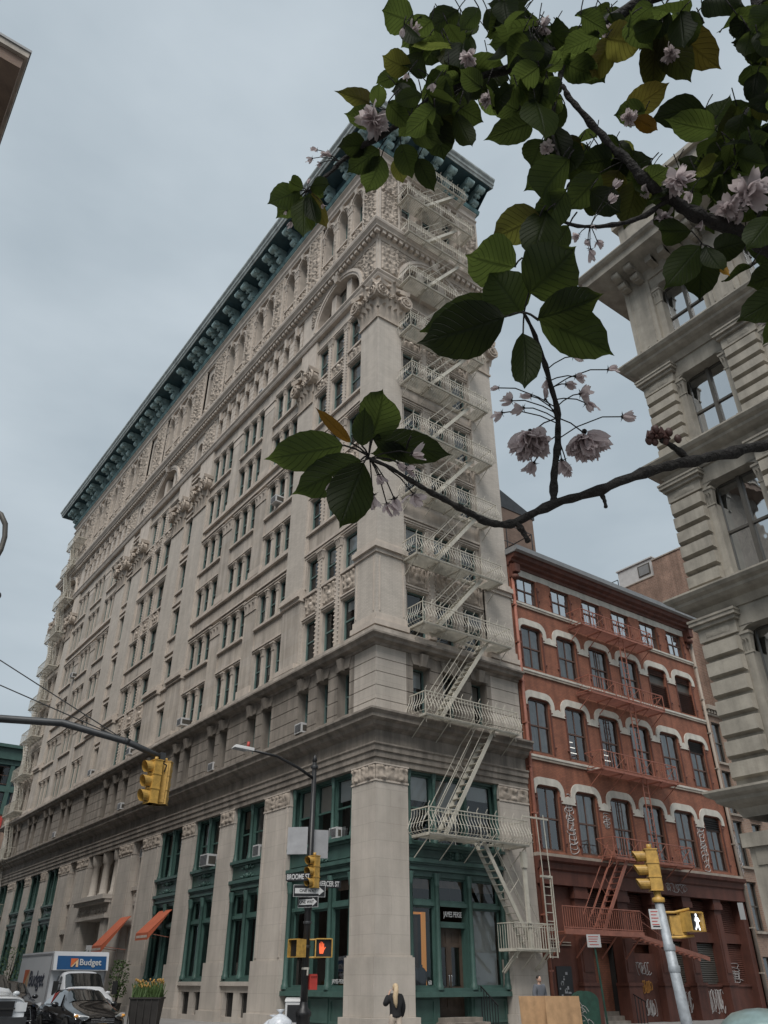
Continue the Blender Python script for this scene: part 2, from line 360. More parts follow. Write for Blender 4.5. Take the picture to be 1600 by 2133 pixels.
# ------------------------------------------------------------------ helpers: facades (u along, d outward, z up)
def panel(mb, u0, u1, z0, z1, d, holes, thick):
    """a wall face with rectangular holes and their reveals"""
    us = sorted({u0, u1, *[h[0] for h in holes], *[h[1] for h in holes]}); zs = sorted({z0, z1, *[h[2] for h in holes], *[h[3] for h in holes]})
    us = [x for x in us if u0 <= x <= u1]; zs = [x for x in zs if z0 <= x <= z1]
    for j in range(len(zs) - 1):
        zc = (zs[j] + zs[j + 1]) / 2; run = None
        for i in range(len(us) - 1):
            uc = (us[i] + us[i + 1]) / 2
            solid = not any(h[0] < uc < h[1] and h[2] < zc < h[3] for h in holes)
            if solid and run is None: run = us[i]
            if run is not None and (not solid or i == len(us) - 2):
                e = us[i + 1] if solid else us[i]
                mb.quad((run, d, zs[j]), (run, d, zs[j + 1]), (e, d, zs[j + 1]), (e, d, zs[j])); run = None
    for a, b, c, e in holes:
        k = d - thick
        mb.quad((a, d, c), (a, k, c), (a, k, e), (a, d, e)); mb.quad((b, d, e), (b, k, e), (b, k, c), (b, d, c))
        mb.quad((a, d, e), (a, k, e), (b, k, e), (b, d, e)); mb.quad((a, k, c), (a, d, c), (b, d, c), (b, k, c))

def arch(mb, u0, u1, zs, ztop, d, thick, n=10):
    """fills the corners over a round arch that springs at zs inside the rectangle u0..u1, zs..ztop"""
    r = (u1 - u0) / 2; uc = (u0 + u1) / 2
    pts = [(uc - r * math.cos(math.pi * k / n), zs + min(r, ztop - zs - 0.01) * math.sin(math.pi * k / n)) for k in range(n + 1)]
    for k in range(n):
        a, b = pts[k], pts[k + 1]
        mb.quad((a[0], d, a[1]), (a[0], d, ztop), (b[0], d, ztop), (b[0], d, b[1]))
        mb.quad((a[0], d, a[1]), (b[0], d, b[1]), (b[0], d - thick, b[1]), (a[0], d - thick, a[1]))

def archivolt(mb, uc, zs, r0, r1, d0, d1, n=14):
    """a moulded ring over an arch"""
    for k in range(n):
        t0, t1 = math.pi * k / n, math.pi * (k + 1) / n
        P = lambda r, t, d: (uc - r * math.cos(t), d, zs + r * math.sin(t))
        mb.quad(P(r0, t0, d1), P(r1, t0, d1), P(r1, t1, d1), P(r0, t1, d1))
        mb.quad(P(r1, t0, d0), P(r1, t1, d0), P(r1, t1, d1), P(r1, t0, d1))
        mb.quad(P(r0, t0, d1), P(r0, t1, d1), P(r0, t1, d0), P(r0, t0, d0))

def carve(mb, u0, u1, z0, z1, d, amp, seed, step=0.07, sym=True):
    """carved scrollwork: a relief of curling stems, leaves and bosses"""
    nu = max(4, int((u1 - u0) / step)); nz = max(4, int((z1 - z0) / step)); rnd = random.Random(seed)
    cell = 0.46; step = min(step, .05) if d > -9 and (Vector(mb.T((u0, d, z0))) - CAM).length < 52 else max(step, .08); W = u1 - u0; mid = (u0 + u1) / 2
    cs = []
    zz = z0
    while zz < z1 + cell:
        x = 0.0
        while x < W / 2 + cell: cs.append((x + rnd.uniform(-.1, .1), zz + rnd.uniform(-.1, .1), rnd.choice((-1, 1)), rnd.uniform(0, 6.28))); x += cell
        zz += cell
    i0 = len(mb.v); sm = mb.smooth; mb.smooth = True; pts = []; oc = mb.cur
    if mb.names[oc] == 'terracotta': mb.use('carving')  # carved panels take the tone with crevice shade in it
    for j in range(nz + 1):
        z = z0 + (z1 - z0) * j / nz
        for i in range(nu + 1):
            u = u0 + W * i / nu; x = abs(u - mid) if sym else u - u0
            if i in (0, nu) or j in (0, nz): h = 0.0
            else:
                b = min(cs, key=lambda c: (c[0] - x) ** 2 + (c[1] - z) ** 2)
                dx, dz = x - b[0], z - b[1]; r = math.hypot(dx, dz); th = math.atan2(dz, dx) * b[2]
                s = 0.5 + 0.5 * math.cos(r * 24 - th + b[3]); s = s * s * (3 - 2 * s)
                h = 0.25 + 0.75 * s * (0.6 + 0.4 * math.cos(th * 3 + b[3])) + (0.7 if r < 0.09 else 0)
                h += 0.35 * noise.noise(Vector((u * 7, z * 7, seed)))
            pts.append((u, d + amp * h, z))
    mb.add(pts)
    for j in range(nz):
        for i in range(nu):
            a = i0 + j * (nu + 1) + i; mb.face((a, a + nu + 1, a + nu + 2, a + 1))
    mb.smooth = sm; mb.cur = oc

def volute(mb, c, r, d0, d1, turn, tilt=0.0):
    """a spiral scroll standing on the face, turned about the depth axis"""
    pts = []; n = 22
    for k in range(n + 1):
        t = k / n; a = turn * (t * 4.6 * math.pi); rr = r * (1 - 0.82 * t)
        pts.append((c[0] + rr * math.cos(a + math.pi / 2), d1 + 0.25 * r * t, c[1] + rr * math.sin(a + math.pi / 2)))
    mb.tube(pts, [r * 0.17 * (1 - 0.5 * k / n) for k in range(n + 1)], 5)
    m = 12
    mb.prism([(c[0] + r * 0.92 * math.cos(6.2832 * k / m), c[1] + r * 0.92 * math.sin(6.2832 * k / m)) for k in range(m)], d1, d0)

def acanthus(mb, u, z, wd, h, d, out, n=6):
    """an upright leaf that curls outward at its tip"""
    sm = mb.smooth; mb.smooth = True; rows = []
    for k in range(n + 1):
        t = k / n; hw = wd / 2 * (0.75 + 0.5 * math.sin(math.pi * min(1, t * 1.05))) * (1 - 0.55 * max(0, t - 0.6) / 0.4)
        zz = z + h * (t if t < 0.85 else 0.85 + (1 - t) * -0.6 + 0.0); dd = d + out * (t ** 2.2) * (1.0 if t < 0.86 else 1.25)
        rows.append(mb.add([(u - hw, dd - 0.02, zz), (u - hw * 0.45, dd + 0.03, zz), (u, dd + 0.005, zz), (u + hw * 0.45, dd + 0.03, zz), (u + hw, dd - 0.02, zz)]))
    for k in range(n):
        for q in range(4): mb.face((rows[k] + q, rows[k] + q + 1, rows[k + 1] + q + 1, rows[k + 1] + q))
    mb.smooth = sm

def capital(mb, u0, u1, z0, z1, d, out=0.45):
    """composite capital of a flat pier: neck ring, two rows of leaves, scrolls, curved abacus with a boss"""
    W = u1 - u0; H = z1 - z0; uc = (u0 + u1) / 2
    mb.box(u0 - 0.06, d - 0.02, z0 - 0.12, u1 + 0.06, d + 0.09, z0)
    mb.hexa([(u0, d - 0.3, z0), (u1, d - 0.3, z0), (u1, d + 0.02, z0), (u0, d + 0.02, z0), (u0 - 0.12, d - 0.3, z0 + H * 0.8), (u1 + 0.12, d - 0.3, z0 + H * 0.8), (u1 + 0.12, d + out * 0.45, z0 + H * 0.8), (u0 - 0.12, d + out * 0.45, z0 + H * 0.8)])
    n = 4
    for k in range(n): acanthus(mb, u0 + W * (k + 0.5) / n, z0 + 0.02, W / n * 0.95, H * 0.36, d + 0.03, out * 0.5)
    for k in range(n + 1): acanthus(mb, u0 + W * k / n, z0 + 0.25 * H, W / n * 0.9, H * 0.42, d + 0.08, out * 0.6)
    r = H * 0.19
    volute(mb, (u0 - 0.02, z0 + H * 0.64), r, d, d + out * 0.75, 1); volute(mb, (u1 + 0.02, z0 + H * 0.64), r, d, d + out * 0.75, -1)
    volute(mb, (uc - W * .16, z0 + H * 0.66), r * .6, d, d + out * 0.5, -1); volute(mb, (uc + W * .16, z0 + H * 0.66), r * .6, d, d + out * 0.5, 1)
    # concave abacus with horns
    m = 10; top = []
    for k in range(m + 1):
        t = k / m; s = (2 * t - 1) ** 2
        top.append((u0 - 0.25 + (W + 0.5) * t, d + out * (0.45 + 0.6 * s), z0 + H * (0.83 + 0.06 * (1 - s))))
    for k in range(m):
        a, b = top[k], top[k + 1]; hh = H * 0.11
        mb.hexa([(a[0], d - 0.2, a[2]), (b[0], d - 0.2, b[2]), b, a, (a[0], d - 0.2, a[2] + hh), (b[0], d - 0.2, b[2] + hh), (b[0], b[1] + 0.05, b[2] + hh), (a[0], a[1] + 0.05, a[2] + hh)])
    # anthemion boss on top
    acanthus(mb, uc, z0 + H * 0.62, W * 0.24, H * 0.5, d + out * 0.45, 0.25)
    mb.ball((uc - W * .2, d + out * 0.75, z0 + H * 0.86), 0.13, n=8, m=5); mb.ball((uc + W * .2, d + out * 0.75, z0 + H * 0.86), 0.13, n=8, m=5)

def small_cap(mb, u0, u1, z, d, h=0.35):
    W = u1 - u0
    mb.hexa([(u0, d - .1, z - h), (u1, d - .1, z - h), (u1, d + .02, z - h), (u0, d + .02, z - h), (u0 - .05, d - .1, z - .07), (u1 + .05, d - .1, z - .07), (u1 + .05, d + .1, z - .07), (u0 - .05, d + .1, z - .07)])
    mb.box(u0 - .07, d - .1, z - .07, u1 + .07, d + .13, z)
    mb.box(u0 - .03, d - .05, z - h - .05, u1 + .03, d + .04, z - h)
    for k in range(3): acanthus(mb, u0 + W * (k + .5) / 3, z - h, W / 3, h * .7, d + .02, .09, 4)
# ------------------------------------------------------------------ the tall corner building
LEN, WID = 61.2, 8.4
LINT = [17.1, 20.6, 24.35, 28.05, 31.8, 35.3]
SILL = [14.95, 18.65, 22.3, 25.85, 29.4, 32.95]
tower = empty('office_building', (0, 0, 0), 0, 'twelve storey pale stone and brick corner building with a green copper cornice', 'building')

def window_geo(mb, pm, uc, z0, d, w, h, rnd, frame='frame_teal', blinds=('blind_dim', 'dark_room', 'dark_room', 'blind_dim', 'blind', 'dark_room', 'blind_dim', 'blind_white'), rail=0.5, room=0.45, mull=False, pane='pane'):
    """double-hung sash: frame, meeting rail, half-drawn blind, dark room behind; panes go to pm"""
    u0, u1, z1 = uc - w / 2, uc + w / 2, z0 + h; f = min(0.07, w * 0.06)
    mb.use(frame)
    mb.box(u0, d - .10, z0, u0 + f, d, z1); mb.box(u1 - f, d - .10, z0, u1, d, z1)
    mb.box(u0 + f, d - .10, z1 - f, u1 - f, d - .003, z1); mb.box(u0 + f, d - .10, z0, u1 - f, d - .003, z0 + f * 1.2)
    zr = z0 + h * rail
    if rail: mb.box(u0 + f, d - .09, zr - .035, u1 - f, d - .02, zr + .035)
    if mull: mb.box(uc - .03, d - .08, z0 + f * 1.2, uc + .03, d - .03, z1 - f)
    b = rnd.choice(blinds)
    if b != 'dark_room':
        zb = z0 if b == 'curtain' else z0 + h * rnd.choice((0.0, 0.42, 0.5, 0.52, 0.62, 0.75, 0.3))
        mb.use(b); mb.quad((u0 + f, d - .16, zb), (u0 + f, d - .16, z1 - f), (u1 - f, d - .16, z1 - f), (u1 - f, d - .16, zb))
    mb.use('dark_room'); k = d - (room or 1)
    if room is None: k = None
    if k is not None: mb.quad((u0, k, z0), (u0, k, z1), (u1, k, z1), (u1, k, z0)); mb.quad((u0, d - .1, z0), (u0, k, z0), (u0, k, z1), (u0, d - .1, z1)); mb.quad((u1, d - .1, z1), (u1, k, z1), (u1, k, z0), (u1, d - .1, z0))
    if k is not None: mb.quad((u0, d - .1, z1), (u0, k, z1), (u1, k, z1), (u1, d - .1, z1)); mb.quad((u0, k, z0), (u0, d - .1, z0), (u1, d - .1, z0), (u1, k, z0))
    g = d - .055; pm.use(pane)
    if rail:
        pm.quad((u0 + f, g - .015, z0 + f), (u0 + f, g - .015, zr), (u1 - f, g - .015, zr), (u1 - f, g - .015, z0 + f))
        pm.quad((u0 + f, g, zr), (u0 + f, g, z1 - f), (u1 - f, g, z1 - f), (u1 - f, g, zr))
    else: pm.quad((u0 + f, g, z0 + f), (u0 + f, g, z1 - f), (u1 - f, g, z1 - f), (u1 - f, g, z0 + f))

WIN = []      # (T, u, z0, d, w, h, style)
def addwin(T, u, z0, d, w, h, **kw): WIN.append((T, u, z0, d, w, h, kw))

_proto = {}
def place_window(rec, parent, k, org=None):
    """a window of its own, its panes a child; same sizes share their meshes"""
    T, u, z0, d, w, h, kw = rec
    var = k % 7; key = (round(w, 2), round(h, 2), tuple(sorted(kw.items())), var)
    p = T((u, d, z0))
    rz = {TM: 0, TB: R(-90), TR: R(-90)}[T]
    if key not in _proto:
        mb, pm = MB(TM), MB(TM); window_geo(mb, pm, 0, 0, 0, w, h, random.Random(hash(key[:2]) % 1000 + var * 13), **kw)
        o = mb.build('window', parent); c = pm.build('pane', o); _proto[key] = o
    else:
        s = _proto[key]; o = s.copy(); C.objects.link(o); o.parent = parent
        for ch in s.children:
            c = ch.copy(); C.objects.link(c); c.parent = o
    o.location = p; o.rotation_euler = (0, 0, rz)
    return o

def flush_windows(parent, recs, limit=100, name='upper_windows'):
    recs = sorted(recs, key=lambda r: (Vector(r[0]((r[1], r[3], r[2]))) - CAM).length)
    for k, r in enumerate(recs[:limit]): place_window(r, parent, k * 3 + int(r[1] * 7))
    rest = recs[limit:]
    if rest:
        mb, pm = MB(), MB()
        rnd = random.Random(5)
        for r in rest:
            mb.frame(r[0]); window_geo(mb, mb, r[1], r[2], r[3], r[4], r[5], rnd, **r[6])
        tag(mb.build(name, parent), kind='stuff')

def corner_cornice(mb, prof, w=WID, l=LEN, over=0.0):
    """a moulding of outline (d, z) carried round both fronts, mitred at the corners"""
    n = len(prof); rings = []
    T = mb.T; mb.frame(ID)
    for c in range(4):
        rings.append(mb.add([[(w + over, -d, z), (-d, -d, z), (-d, l + d, z), (w, l + d, z)][c] for d, z in prof]))
    for c in range(3):
        a, b = rings[c], rings[c + 1]
        for k in range(n - 1): mb.face((a + k, b + k, b + k + 1, a + k + 1))
    mb.face([rings[0] + k for k in range(n)])
    mb.frame(T)

# --- walls of the fronts
wall = MB(TB)
BW, DB, RV = 1.15, -0.20, 0.15                       # bay window width, depth of the bay wall, reveal
BAYC = [2.45, 4.15, 5.85]
def mirrored(us): return [LEN - x for x in us]
ENDS = [(TB, BAYC, 1.6, 6.6), (TB, [LEN - x for x in reversed(BAYC)], LEN - 6.6, LEN - 1.6), (TM, BAYC, 1.6, 6.6)]
CENT = (TB, [28.75, 30.6, 32.45], 27.5, 33.7)
GROUPS = [(8.4, 11.9), (13.3, 16.5), (17.9, 21.3)]
GROUPS2 = [(LEN - b, LEN - a) for a, b in reversed(GROUPS)]
PIERS = [(11.9, 13.3), (16.5, 17.9)]; PIERS2 = [(LEN - b, LEN - a) for a, b in PIERS]
PIL = [(6.6, 8.4), (21.3, 23.6), (25.2, 27.5), (33.7, 36.0), (37.6, 39.9), (LEN - 8.4, LEN - 6.6)]
NARROW = [(23.6, 25.2), (36.0, 37.6)]

def gwin(a, b):
    w = 0.87; g = 0.27; s = (b - a - 3 * w - 2 * g) / 2
    return [a + s + w / 2 + k * (w + g) for k in range(3)], w

# storeys 4-9
for T, cs, a, b in ENDS + [CENT]:
    wall.frame(T).use('stone'); holes = []
    bw = BW if b - a < 5.5 else 1.25
    for k in range(6):
        for c in cs:
            holes.append((c - bw / 2, c + bw / 2, SILL[k], LINT[k])); addwin(T, c, SILL[k], DB - RV, bw, LINT[k] - SILL[k])
    panel(wall, a, b, 14.3, 36.6, DB, holes, RV)
    for k in range(6):
        z = LINT[k]
        wall.use('terracotta')
        wall.box(a, DB, z + .06, b, DB + .07, z + .14); wall.box(a, DB, z + .16, b, DB + .12, z + .24)
        if k in (1, 3): wall.box(a, DB, z + .30, b, DB + .17, z + .42)
        if k > 0: wall.box(a, DB, SILL[k] - .16, b, DB + .14, SILL[k] - .03)
        if k in (0, 2, 4):
            for c in cs: 
                wall.box(c - .56, DB, z + .36, c - .50, DB + .06, z + 1.32); wall.box(c + .50, DB, z + .36, c + .56, DB + .06, z + 1.32)
                carve(wall, c - .5, c + .5, z + .34, SILL[k + 1] - .2, DB + .02, .10, k * 31 + int(c * 10), .06)
                wall.ball((c, DB + .06, z + .82), .15, .10, .15, 8, 5)
        # colonettes between the lights, with small capitals
        if k in (0, 2, 4):
            for c0, c1 in zip(cs[:-1], cs[1:]):
                m = (c0 + c1) / 2; zb, zt = SILL[k] - .02, LINT[k + 1]
                wall.box(m - .20, DB, zb, m + .20, DB + .13, zt - .4); small_cap(wall, m - .22, m + .22, zt, DB + .12, .42)
                for sgn in (-1, 1):
                    for q in range(int((zt - .5 - zb) / .22)): wall.ball((m + sgn * .165, DB + .15, zb + .2 + q * .22), .05, n=5, m=3)
for grp, prs in ((GROUPS, PIERS), (GROUPS2, PIERS2)):
    for a, b in grp:
        wall.frame(TB).use('stone'); cs, w = gwin(a, b); holes = []
        for k in range(6):
            for c in cs:
                holes.append((c - w / 2, c + w / 2, SILL[k], LINT[k])); addwin(TB, c, SILL[k], DB - RV, w, LINT[k] - SILL[k])
        panel(wall, a, b, 14.3, 36.6, DB, holes, RV)
        for k in range(6):
            z = LINT[k]; wall.use('terracotta')
            wall.box(a, DB, z + .06, b, DB + .06, z + .13); wall.box(a, DB, z + .16, b, DB + .11, z + .25)
            if k > 0: wall.box(a - .02, DB, SILL[k] - .17, b + .02, DB + .16, SILL[k] - .03)
            for c0, c1 in zip(cs[:-1], cs[1:]):
                m = (c0 + c1) / 2; wall.use('terracotta')
                wall.box(m - .09, DB, SILL[k] + .1, m + .09, DB + .035, z - .4); small_cap(wall, m - .11, m + .11, z, DB + .03, .38); wall.box(m - .12, DB, SILL[k], m + .12, DB + .06, SILL[k] + .1)
    for a, b in prs:
        for k in (0, 2, 4):
            zb, zt = SILL[k] - .05, LINT[k + 1] + .05
            wall.frame(TB).use('stone'); wall.box(a, DB - .3, zb + .45, b, DB + .06, zt - .75)
            wall.use('terracotta'); wall.box(a - .06, DB - .3, zb, b + .06, DB + .11, zb + .45)
            if k < 4: small_cap(wall, a + .05, b - .05, zt, DB + .07, .72)
            else:
                wall.box(a - .05, DB - .3, zt - .2, b + .05, DB + .14, zt); wall.box(a, DB - .3, zt - .75, b, DB + .08, zt - .2)
        wall.frame(TB).use('stone'); panel(wall, a, b, 14.3, 36.6, DB, [], .1)
    for a, b in [(grp[0][0], grp[-1][1])]:
        for k in (1, 3):
            wall.use('terracotta'); wall.box(a, DB + .004, LINT[k] + .34, b, DB + .18, LINT[k] + .46)
            wall.box(a, DB + .004, SILL[k + 1] - .30, b, DB + .18, SILL[k + 1] - .18)
for a, b in NARROW:
    wall.frame(TB).use('stone'); m = (a + b) / 2; holes = []
    for k in range(6): holes.append((m - .5, m + .5, SILL[k], LINT[k])); addwin(TB, m, SILL[k], DB - RV, 1.0, LINT[k] - SILL[k])
    panel(wall, a, b, 14.3, 36.6, DB, holes, RV)
    for k in range(6):
        wall.use('terracotta'); wall.box(a, DB, LINT[k] + .06, b, DB + .10, LINT[k] + .22); wall.box(a, DB, LINT[k] + .4, b, DB + .16, LINT[k] + .55)
        if k: wall.box(a, DB, SILL[k] - .18, b, DB + .14, SILL[k] - .03)

# storey 3: rusticated blocks with keystones
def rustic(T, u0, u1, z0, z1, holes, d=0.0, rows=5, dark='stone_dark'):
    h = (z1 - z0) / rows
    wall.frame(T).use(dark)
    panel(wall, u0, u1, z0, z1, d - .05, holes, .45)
    for r in range(rows):
        a = z0 + r * h + .018; b = z0 + (r + 1) * h - .018; segs = [(u0, u1)]
        for q in holes:
            if q[2] < b - .05 and q[3] > a + .05:
                new = []
                for s in segs:
                    if q[1] <= s[0] or q[0] >= s[1]: new.append(s)
                    else:
                        if q[0] > s[0]: new.append((s[0], q[0]))
                        if q[1] < s[1]: new.append((q[1], s[1]))
                segs = new
        for s in segs:
            n = max(1, int((s[1] - s[0]) / 1.7)); 
            for q in range(n):
                x0 = s[0] + (s[1] - s[0]) * q / n; x1 = s[0] + (s[1] - s[0]) * (q + 1) / n
                wall.box(x0 + (.008 if q else 0), d - .05, a, x1 - (.008 if q < n - 1 else 0), d, b)
f3 = []
for T, cs, a, b in ENDS + [CENT]: f3 += [(T, c, 0.95) for c in cs]
for grp in (GROUPS, GROUPS2):
    for a, b in grp: f3 += [(TB, a + (b - a) * .27, .95), (TB, a + (b - a) * .73, .95)]
f3 += [(TB, 24.4, .85), (TB, 36.8, .85)]
def f3holes(T): return [(c - w / 2, c + w / 2, 11.4, 13.45) for t, c, w in f3 if t is T]
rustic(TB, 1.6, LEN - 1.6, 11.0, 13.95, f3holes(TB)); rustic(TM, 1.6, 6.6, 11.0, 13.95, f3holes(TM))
for T, c, w in f3:
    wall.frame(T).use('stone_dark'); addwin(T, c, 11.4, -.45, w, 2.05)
    # splayed lintel with a scrolled keystone
    wall.prism([(c - w / 2 - .02, 13.45), (c + w / 2 + .02, 13.45), (c + w / 2 + .16, 13.9), (c - w / 2 - .16, 13.9)], .02, .07)
    wall.hexa([(c - .14, .02, 13.4), (c + .14, .02, 13.4), (c + .14, .18, 13.4), (c - .14, .18, 13.4), (c - .19, .02, 13.92), (c + .19, .02, 13.92), (c + .19, .30, 13.92), (c - .19, .30, 13.92)])
    wall.box(c - w / 2 - .1, -.02, 11.2, c + w / 2 + .1, .06, 11.38)

# rusticated attic storey with arches, z 36.8-39.8
ZA0, ZA1 = 36.6, 39.85
for T, cs, a, b in ENDS + [CENT]:
    m = (a + b) / 2; r = (b - a) / 2 - .12; zc = 37.05
    rr = min(r, 2.36)
    wall.frame(T).use('terracotta')
    panel(wall, a, b, ZA0, ZA1, 0.0, [(m - rr, m + rr, zc, ZA1 - .3)], .5)
    arch(wall, m - rr, m + rr, zc, ZA1 - .3, 0.0, .5, 16)
    archivolt(wall, m, zc, rr, rr + .16, 0.0, .10, 18); archivolt(wall, m, zc, rr + .16, rr + .36, 0.0, .16, 18)
    for c in cs:
        top = zc + math.sqrt(max(.2, rr * rr - (abs(c - m) + .5) ** 2)) - .02
        if abs(c - m) < .1: top = zc + rr - .25
        addwin(T, c, 36.95, -.62, 1.12, min(top, 39.15) - 36.95)
    for c0, c1 in zip(cs[:-1], cs[1:]):
        q = (c0 + c1) / 2; wall.box(q - .27, -.62, 36.9, q + .27, -.18, zc + math.sqrt(max(.1, rr * rr - (abs(q - m) + .3) ** 2)))
    wall.use('stone'); wall.quad((a + .1, -.64, ZA0), (a + .1, -.64, ZA1), (b - .1, -.64, ZA1), (b - .1, -.64, ZA0))
    # carved spandrels
    wall.use('terracotta')
    for s in (-1, 1):
        n = 9
        for k in range(n):
            za = zc + .9 + (ZA1 - .35 - zc - .9) * k / n; zb = zc + .9 + (ZA1 - .35 - zc - .9) * (k + 1) / n
            xi = math.sqrt(max(0, (rr + .4) ** 2 - (za - zc) ** 2)); xo = (b - a) / 2 - .05 + .75
            if xo - xi > .15:
                lo, hi = (m + xi, m + xo) if s > 0 else (m - xo, m - xi)
                carve(wall, lo, hi, za, zb, .02, .10, int(m * 7) + k, .09, False)
        # paterae
    wall.hexa([(m - .16, .05, zc + rr - .05), (m + .16, .05, zc + rr - .05), (m + .16, .30, zc + rr - .05), (m - .16, .30, zc + rr - .05), (m - .24, .05, zc + rr + .42), (m + .24, .05, zc + rr + .42), (m + .24, .42, zc + rr + .42), (m - .24, .42, zc + rr + .42)])
for (a, b) in ((8.4, 21.3), (LEN - 21.3, LEN - 8.4)):
    nW = 9; cs = [a + .75 + (b - a - 1.5) * k / (nW - 1) for k in range(nW)]
    holes = [(c - .36, c + .36, 36.95, 38.9) for c in cs]
    wall.frame(TB).use('terracotta'); panel(wall, a, b, ZA0, ZA1, -.12, holes, .5)
    for c in cs:
        addwin(TB, c, 36.95, -.6, .72, 1.95)
        for r in range(4):
            for s in (-1, 1): wall.box(c + s * .38, -.12, 37.0 + r * .44, c + s * .70, .03, 37.0 + r * .44 + .40)
        for q in (-.42, -.21, .21, .42): wall.hexa([(c + q * .8 - .07, -.12, 38.85), (c + q * .8 + .07, -.12, 38.85), (c + q * .8 + .07, .02, 38.85), (c + q * .8 - .07, .02, 38.85), (c + q - .1, -.12, 39.35), (c + q + .1, -.12, 39.35), (c + q + .1, .04, 39.35), (c + q - .1, .04, 39.35)])
        wall.hexa([(c - .10, -.12, 38.75), (c + .10, -.12, 38.75), (c + .10, .16, 38.75), (c - .10, .16, 38.75), (c - .15, -.12, 39.5), (c + .15, -.12, 39.5), (c + .15, .2, 39.5), (c - .15, .2, 39.5)])
for a, b in NARROW:
    wall.frame(TB).use('terracotta'); m = (a + b) / 2
    panel(wall, a, b, ZA0, ZA1, -.05, [(m - .45, m + .45, 36.95, 38.9)], .5); arch(wall, m - .45, m + .45, 38.45, 38.9, -.05, .5); addwin(TB, m, 36.95, -.55, .9, 1.95)
for a, b in PIL[1:5]:
    wall.frame(TB).use('terracotta'); panel(wall, a, b, ZA0, ZA1, 0, [], .3); carve(wall, a + .2, b - .2, 37.1, 39.4, .02, .12, int(a), .08)
for a, b in (PIL[0], PIL[5]):
    wall.frame(TB).use('terracotta'); panel(wall, a, b, ZA0, ZA1, -.004, [], .3)

# top storey, arched windows between carved piers, z 40.6-47.2
ZT0, ZT1, ZS = 40.6, 47.3, 45.95
def arcade(T, a, b, cs, w):
    holes = [(c - w / 2, c + w / 2, 43.15, ZS + w / 2 + .02) for c in cs]
    wall.frame(T).use('terracotta'); d = -.18
    panel(wall, a, b, ZT0, ZT1, d, holes, .55)
    for c in cs:
        arch(wall, c - w / 2, c + w / 2, ZS, ZS + w / 2 + .02, d, .55, 10)
        archivolt(wall, c, ZS, w / 2, w / 2 + .10, d, d + .10, 10); archivolt(wall, c, ZS, w / 2 + .10, w / 2 + .26, d, d + .18, 10)
        addwin(T, c, 43.15, d - .5, w, ZS + w / 2 - 43.15 + .02)
        wall.box(c - w / 2 - .08, d, 43.0, c + w / 2 + .08, d + .16, 43.13)
        carve(wall, c - w / 2, c + w / 2, 41.55, 42.9, d + .02, .16, int(c * 13), .075)
        wall.hexa([(c - .3, d, 41.2), (c + .3, d, 41.2), (c + .3, d + .34, 41.2), (c - .3, d + .34, 41.2), (c - .42, d, 41.6), (c + .42, d, 41.6), (c + .42, d + .40, 41.6), (c - .42, d + .40, 41.6)])
        wall.hexa([(c - .10, d, ZS + w / 2 - .1), (c + .10, d, ZS + w / 2 - .1), (c + .10, d + .26, ZS + w / 2 - .1), (c - .10, d + .26, ZS + w / 2 - .1), (c - .15, d, ZS + w / 2 + .4), (c + .15, d, ZS + w / 2 + .4), (c + .15, d + .32, ZS + w / 2 + .4), (c - .15, d + .32, ZS + w / 2 + .4)])
    ps = [(a + cs[0] - w / 2) / 2] + [(p + q) / 2 for p, q in zip(cs[:-1], cs[1:])] + [(b + cs[-1] + w / 2) / 2]
    for k, p in enumerate(ps):
        hw = min(.30, (cs[1] - cs[0] - w) / 2 - .04) if 0 < k < len(ps) - 1 else min(.24, abs((a if k == 0 else b) - p) - .03)
        if hw < .06: continue
        wall.box(p - hw, d, 40.9, p + hw, d + .10, 45.35); carve(wall, p - hw * .8, p + hw * .8, 41.1, 45.2, d + .11, .07, int(p * 11), .07)
        small_cap(wall, p - hw, p + hw, 45.95, d + .10, .55)
    # carved corners over the arches
    for p in ps: carve(wall, max(a, p - .30), min(b, p + .30), 46.3, 46.95, d + .015, .07, int(p * 17), .07)
for T, cs, a, b in ENDS: arcade(T, a, b, cs, 1.08)
arcade(TB, 27.5, 33.7, [28.75, 30.6, 32.45], 1.1)
for a, b in GROUPS + GROUPS2: arcade(TB, a, b, [a + (b - a) * .25, a + (b - a) * .75], 1.12)
for a, b in PIERS + PIERS2 + PIL:
    wall.frame(TB).use('terracotta'); panel(wall, a, b, ZT0, ZT1, -.04, [], .3)
    for q in (a, b): wall.quad((q, -.04, ZT0), (q, -.04, ZT1), (q, -.6, ZT1), (q, -.6, ZT0))
    wall.box(a + .06, -.04, 40.75, a + .16, .05, 47.0); wall.box(b - .16, -.04, 40.75, b - .06, .05, 47.0)
    carve(wall, a + .2, b - .2, 40.85, 46.9, -.02, .17, int(a * 3), .08)
for a, b in NARROW:
    wall.frame(TB).use('terracotta'); m = (a + b) / 2
    panel(wall, a, b, ZT0, ZT1, -.18, [(m - .45, m + .45, 43.15, 46.4)], .5); arch(wall, m - .45, m + .45, 45.95, 46.4, -.18, .5); addwin(TB, m, 43.15, -.66, .9, 3.2)
    carve(wall, a + .1, b - .1, 41.2, 42.9, -.16, .15, int(a), .08)
wall.build('wall', tower)

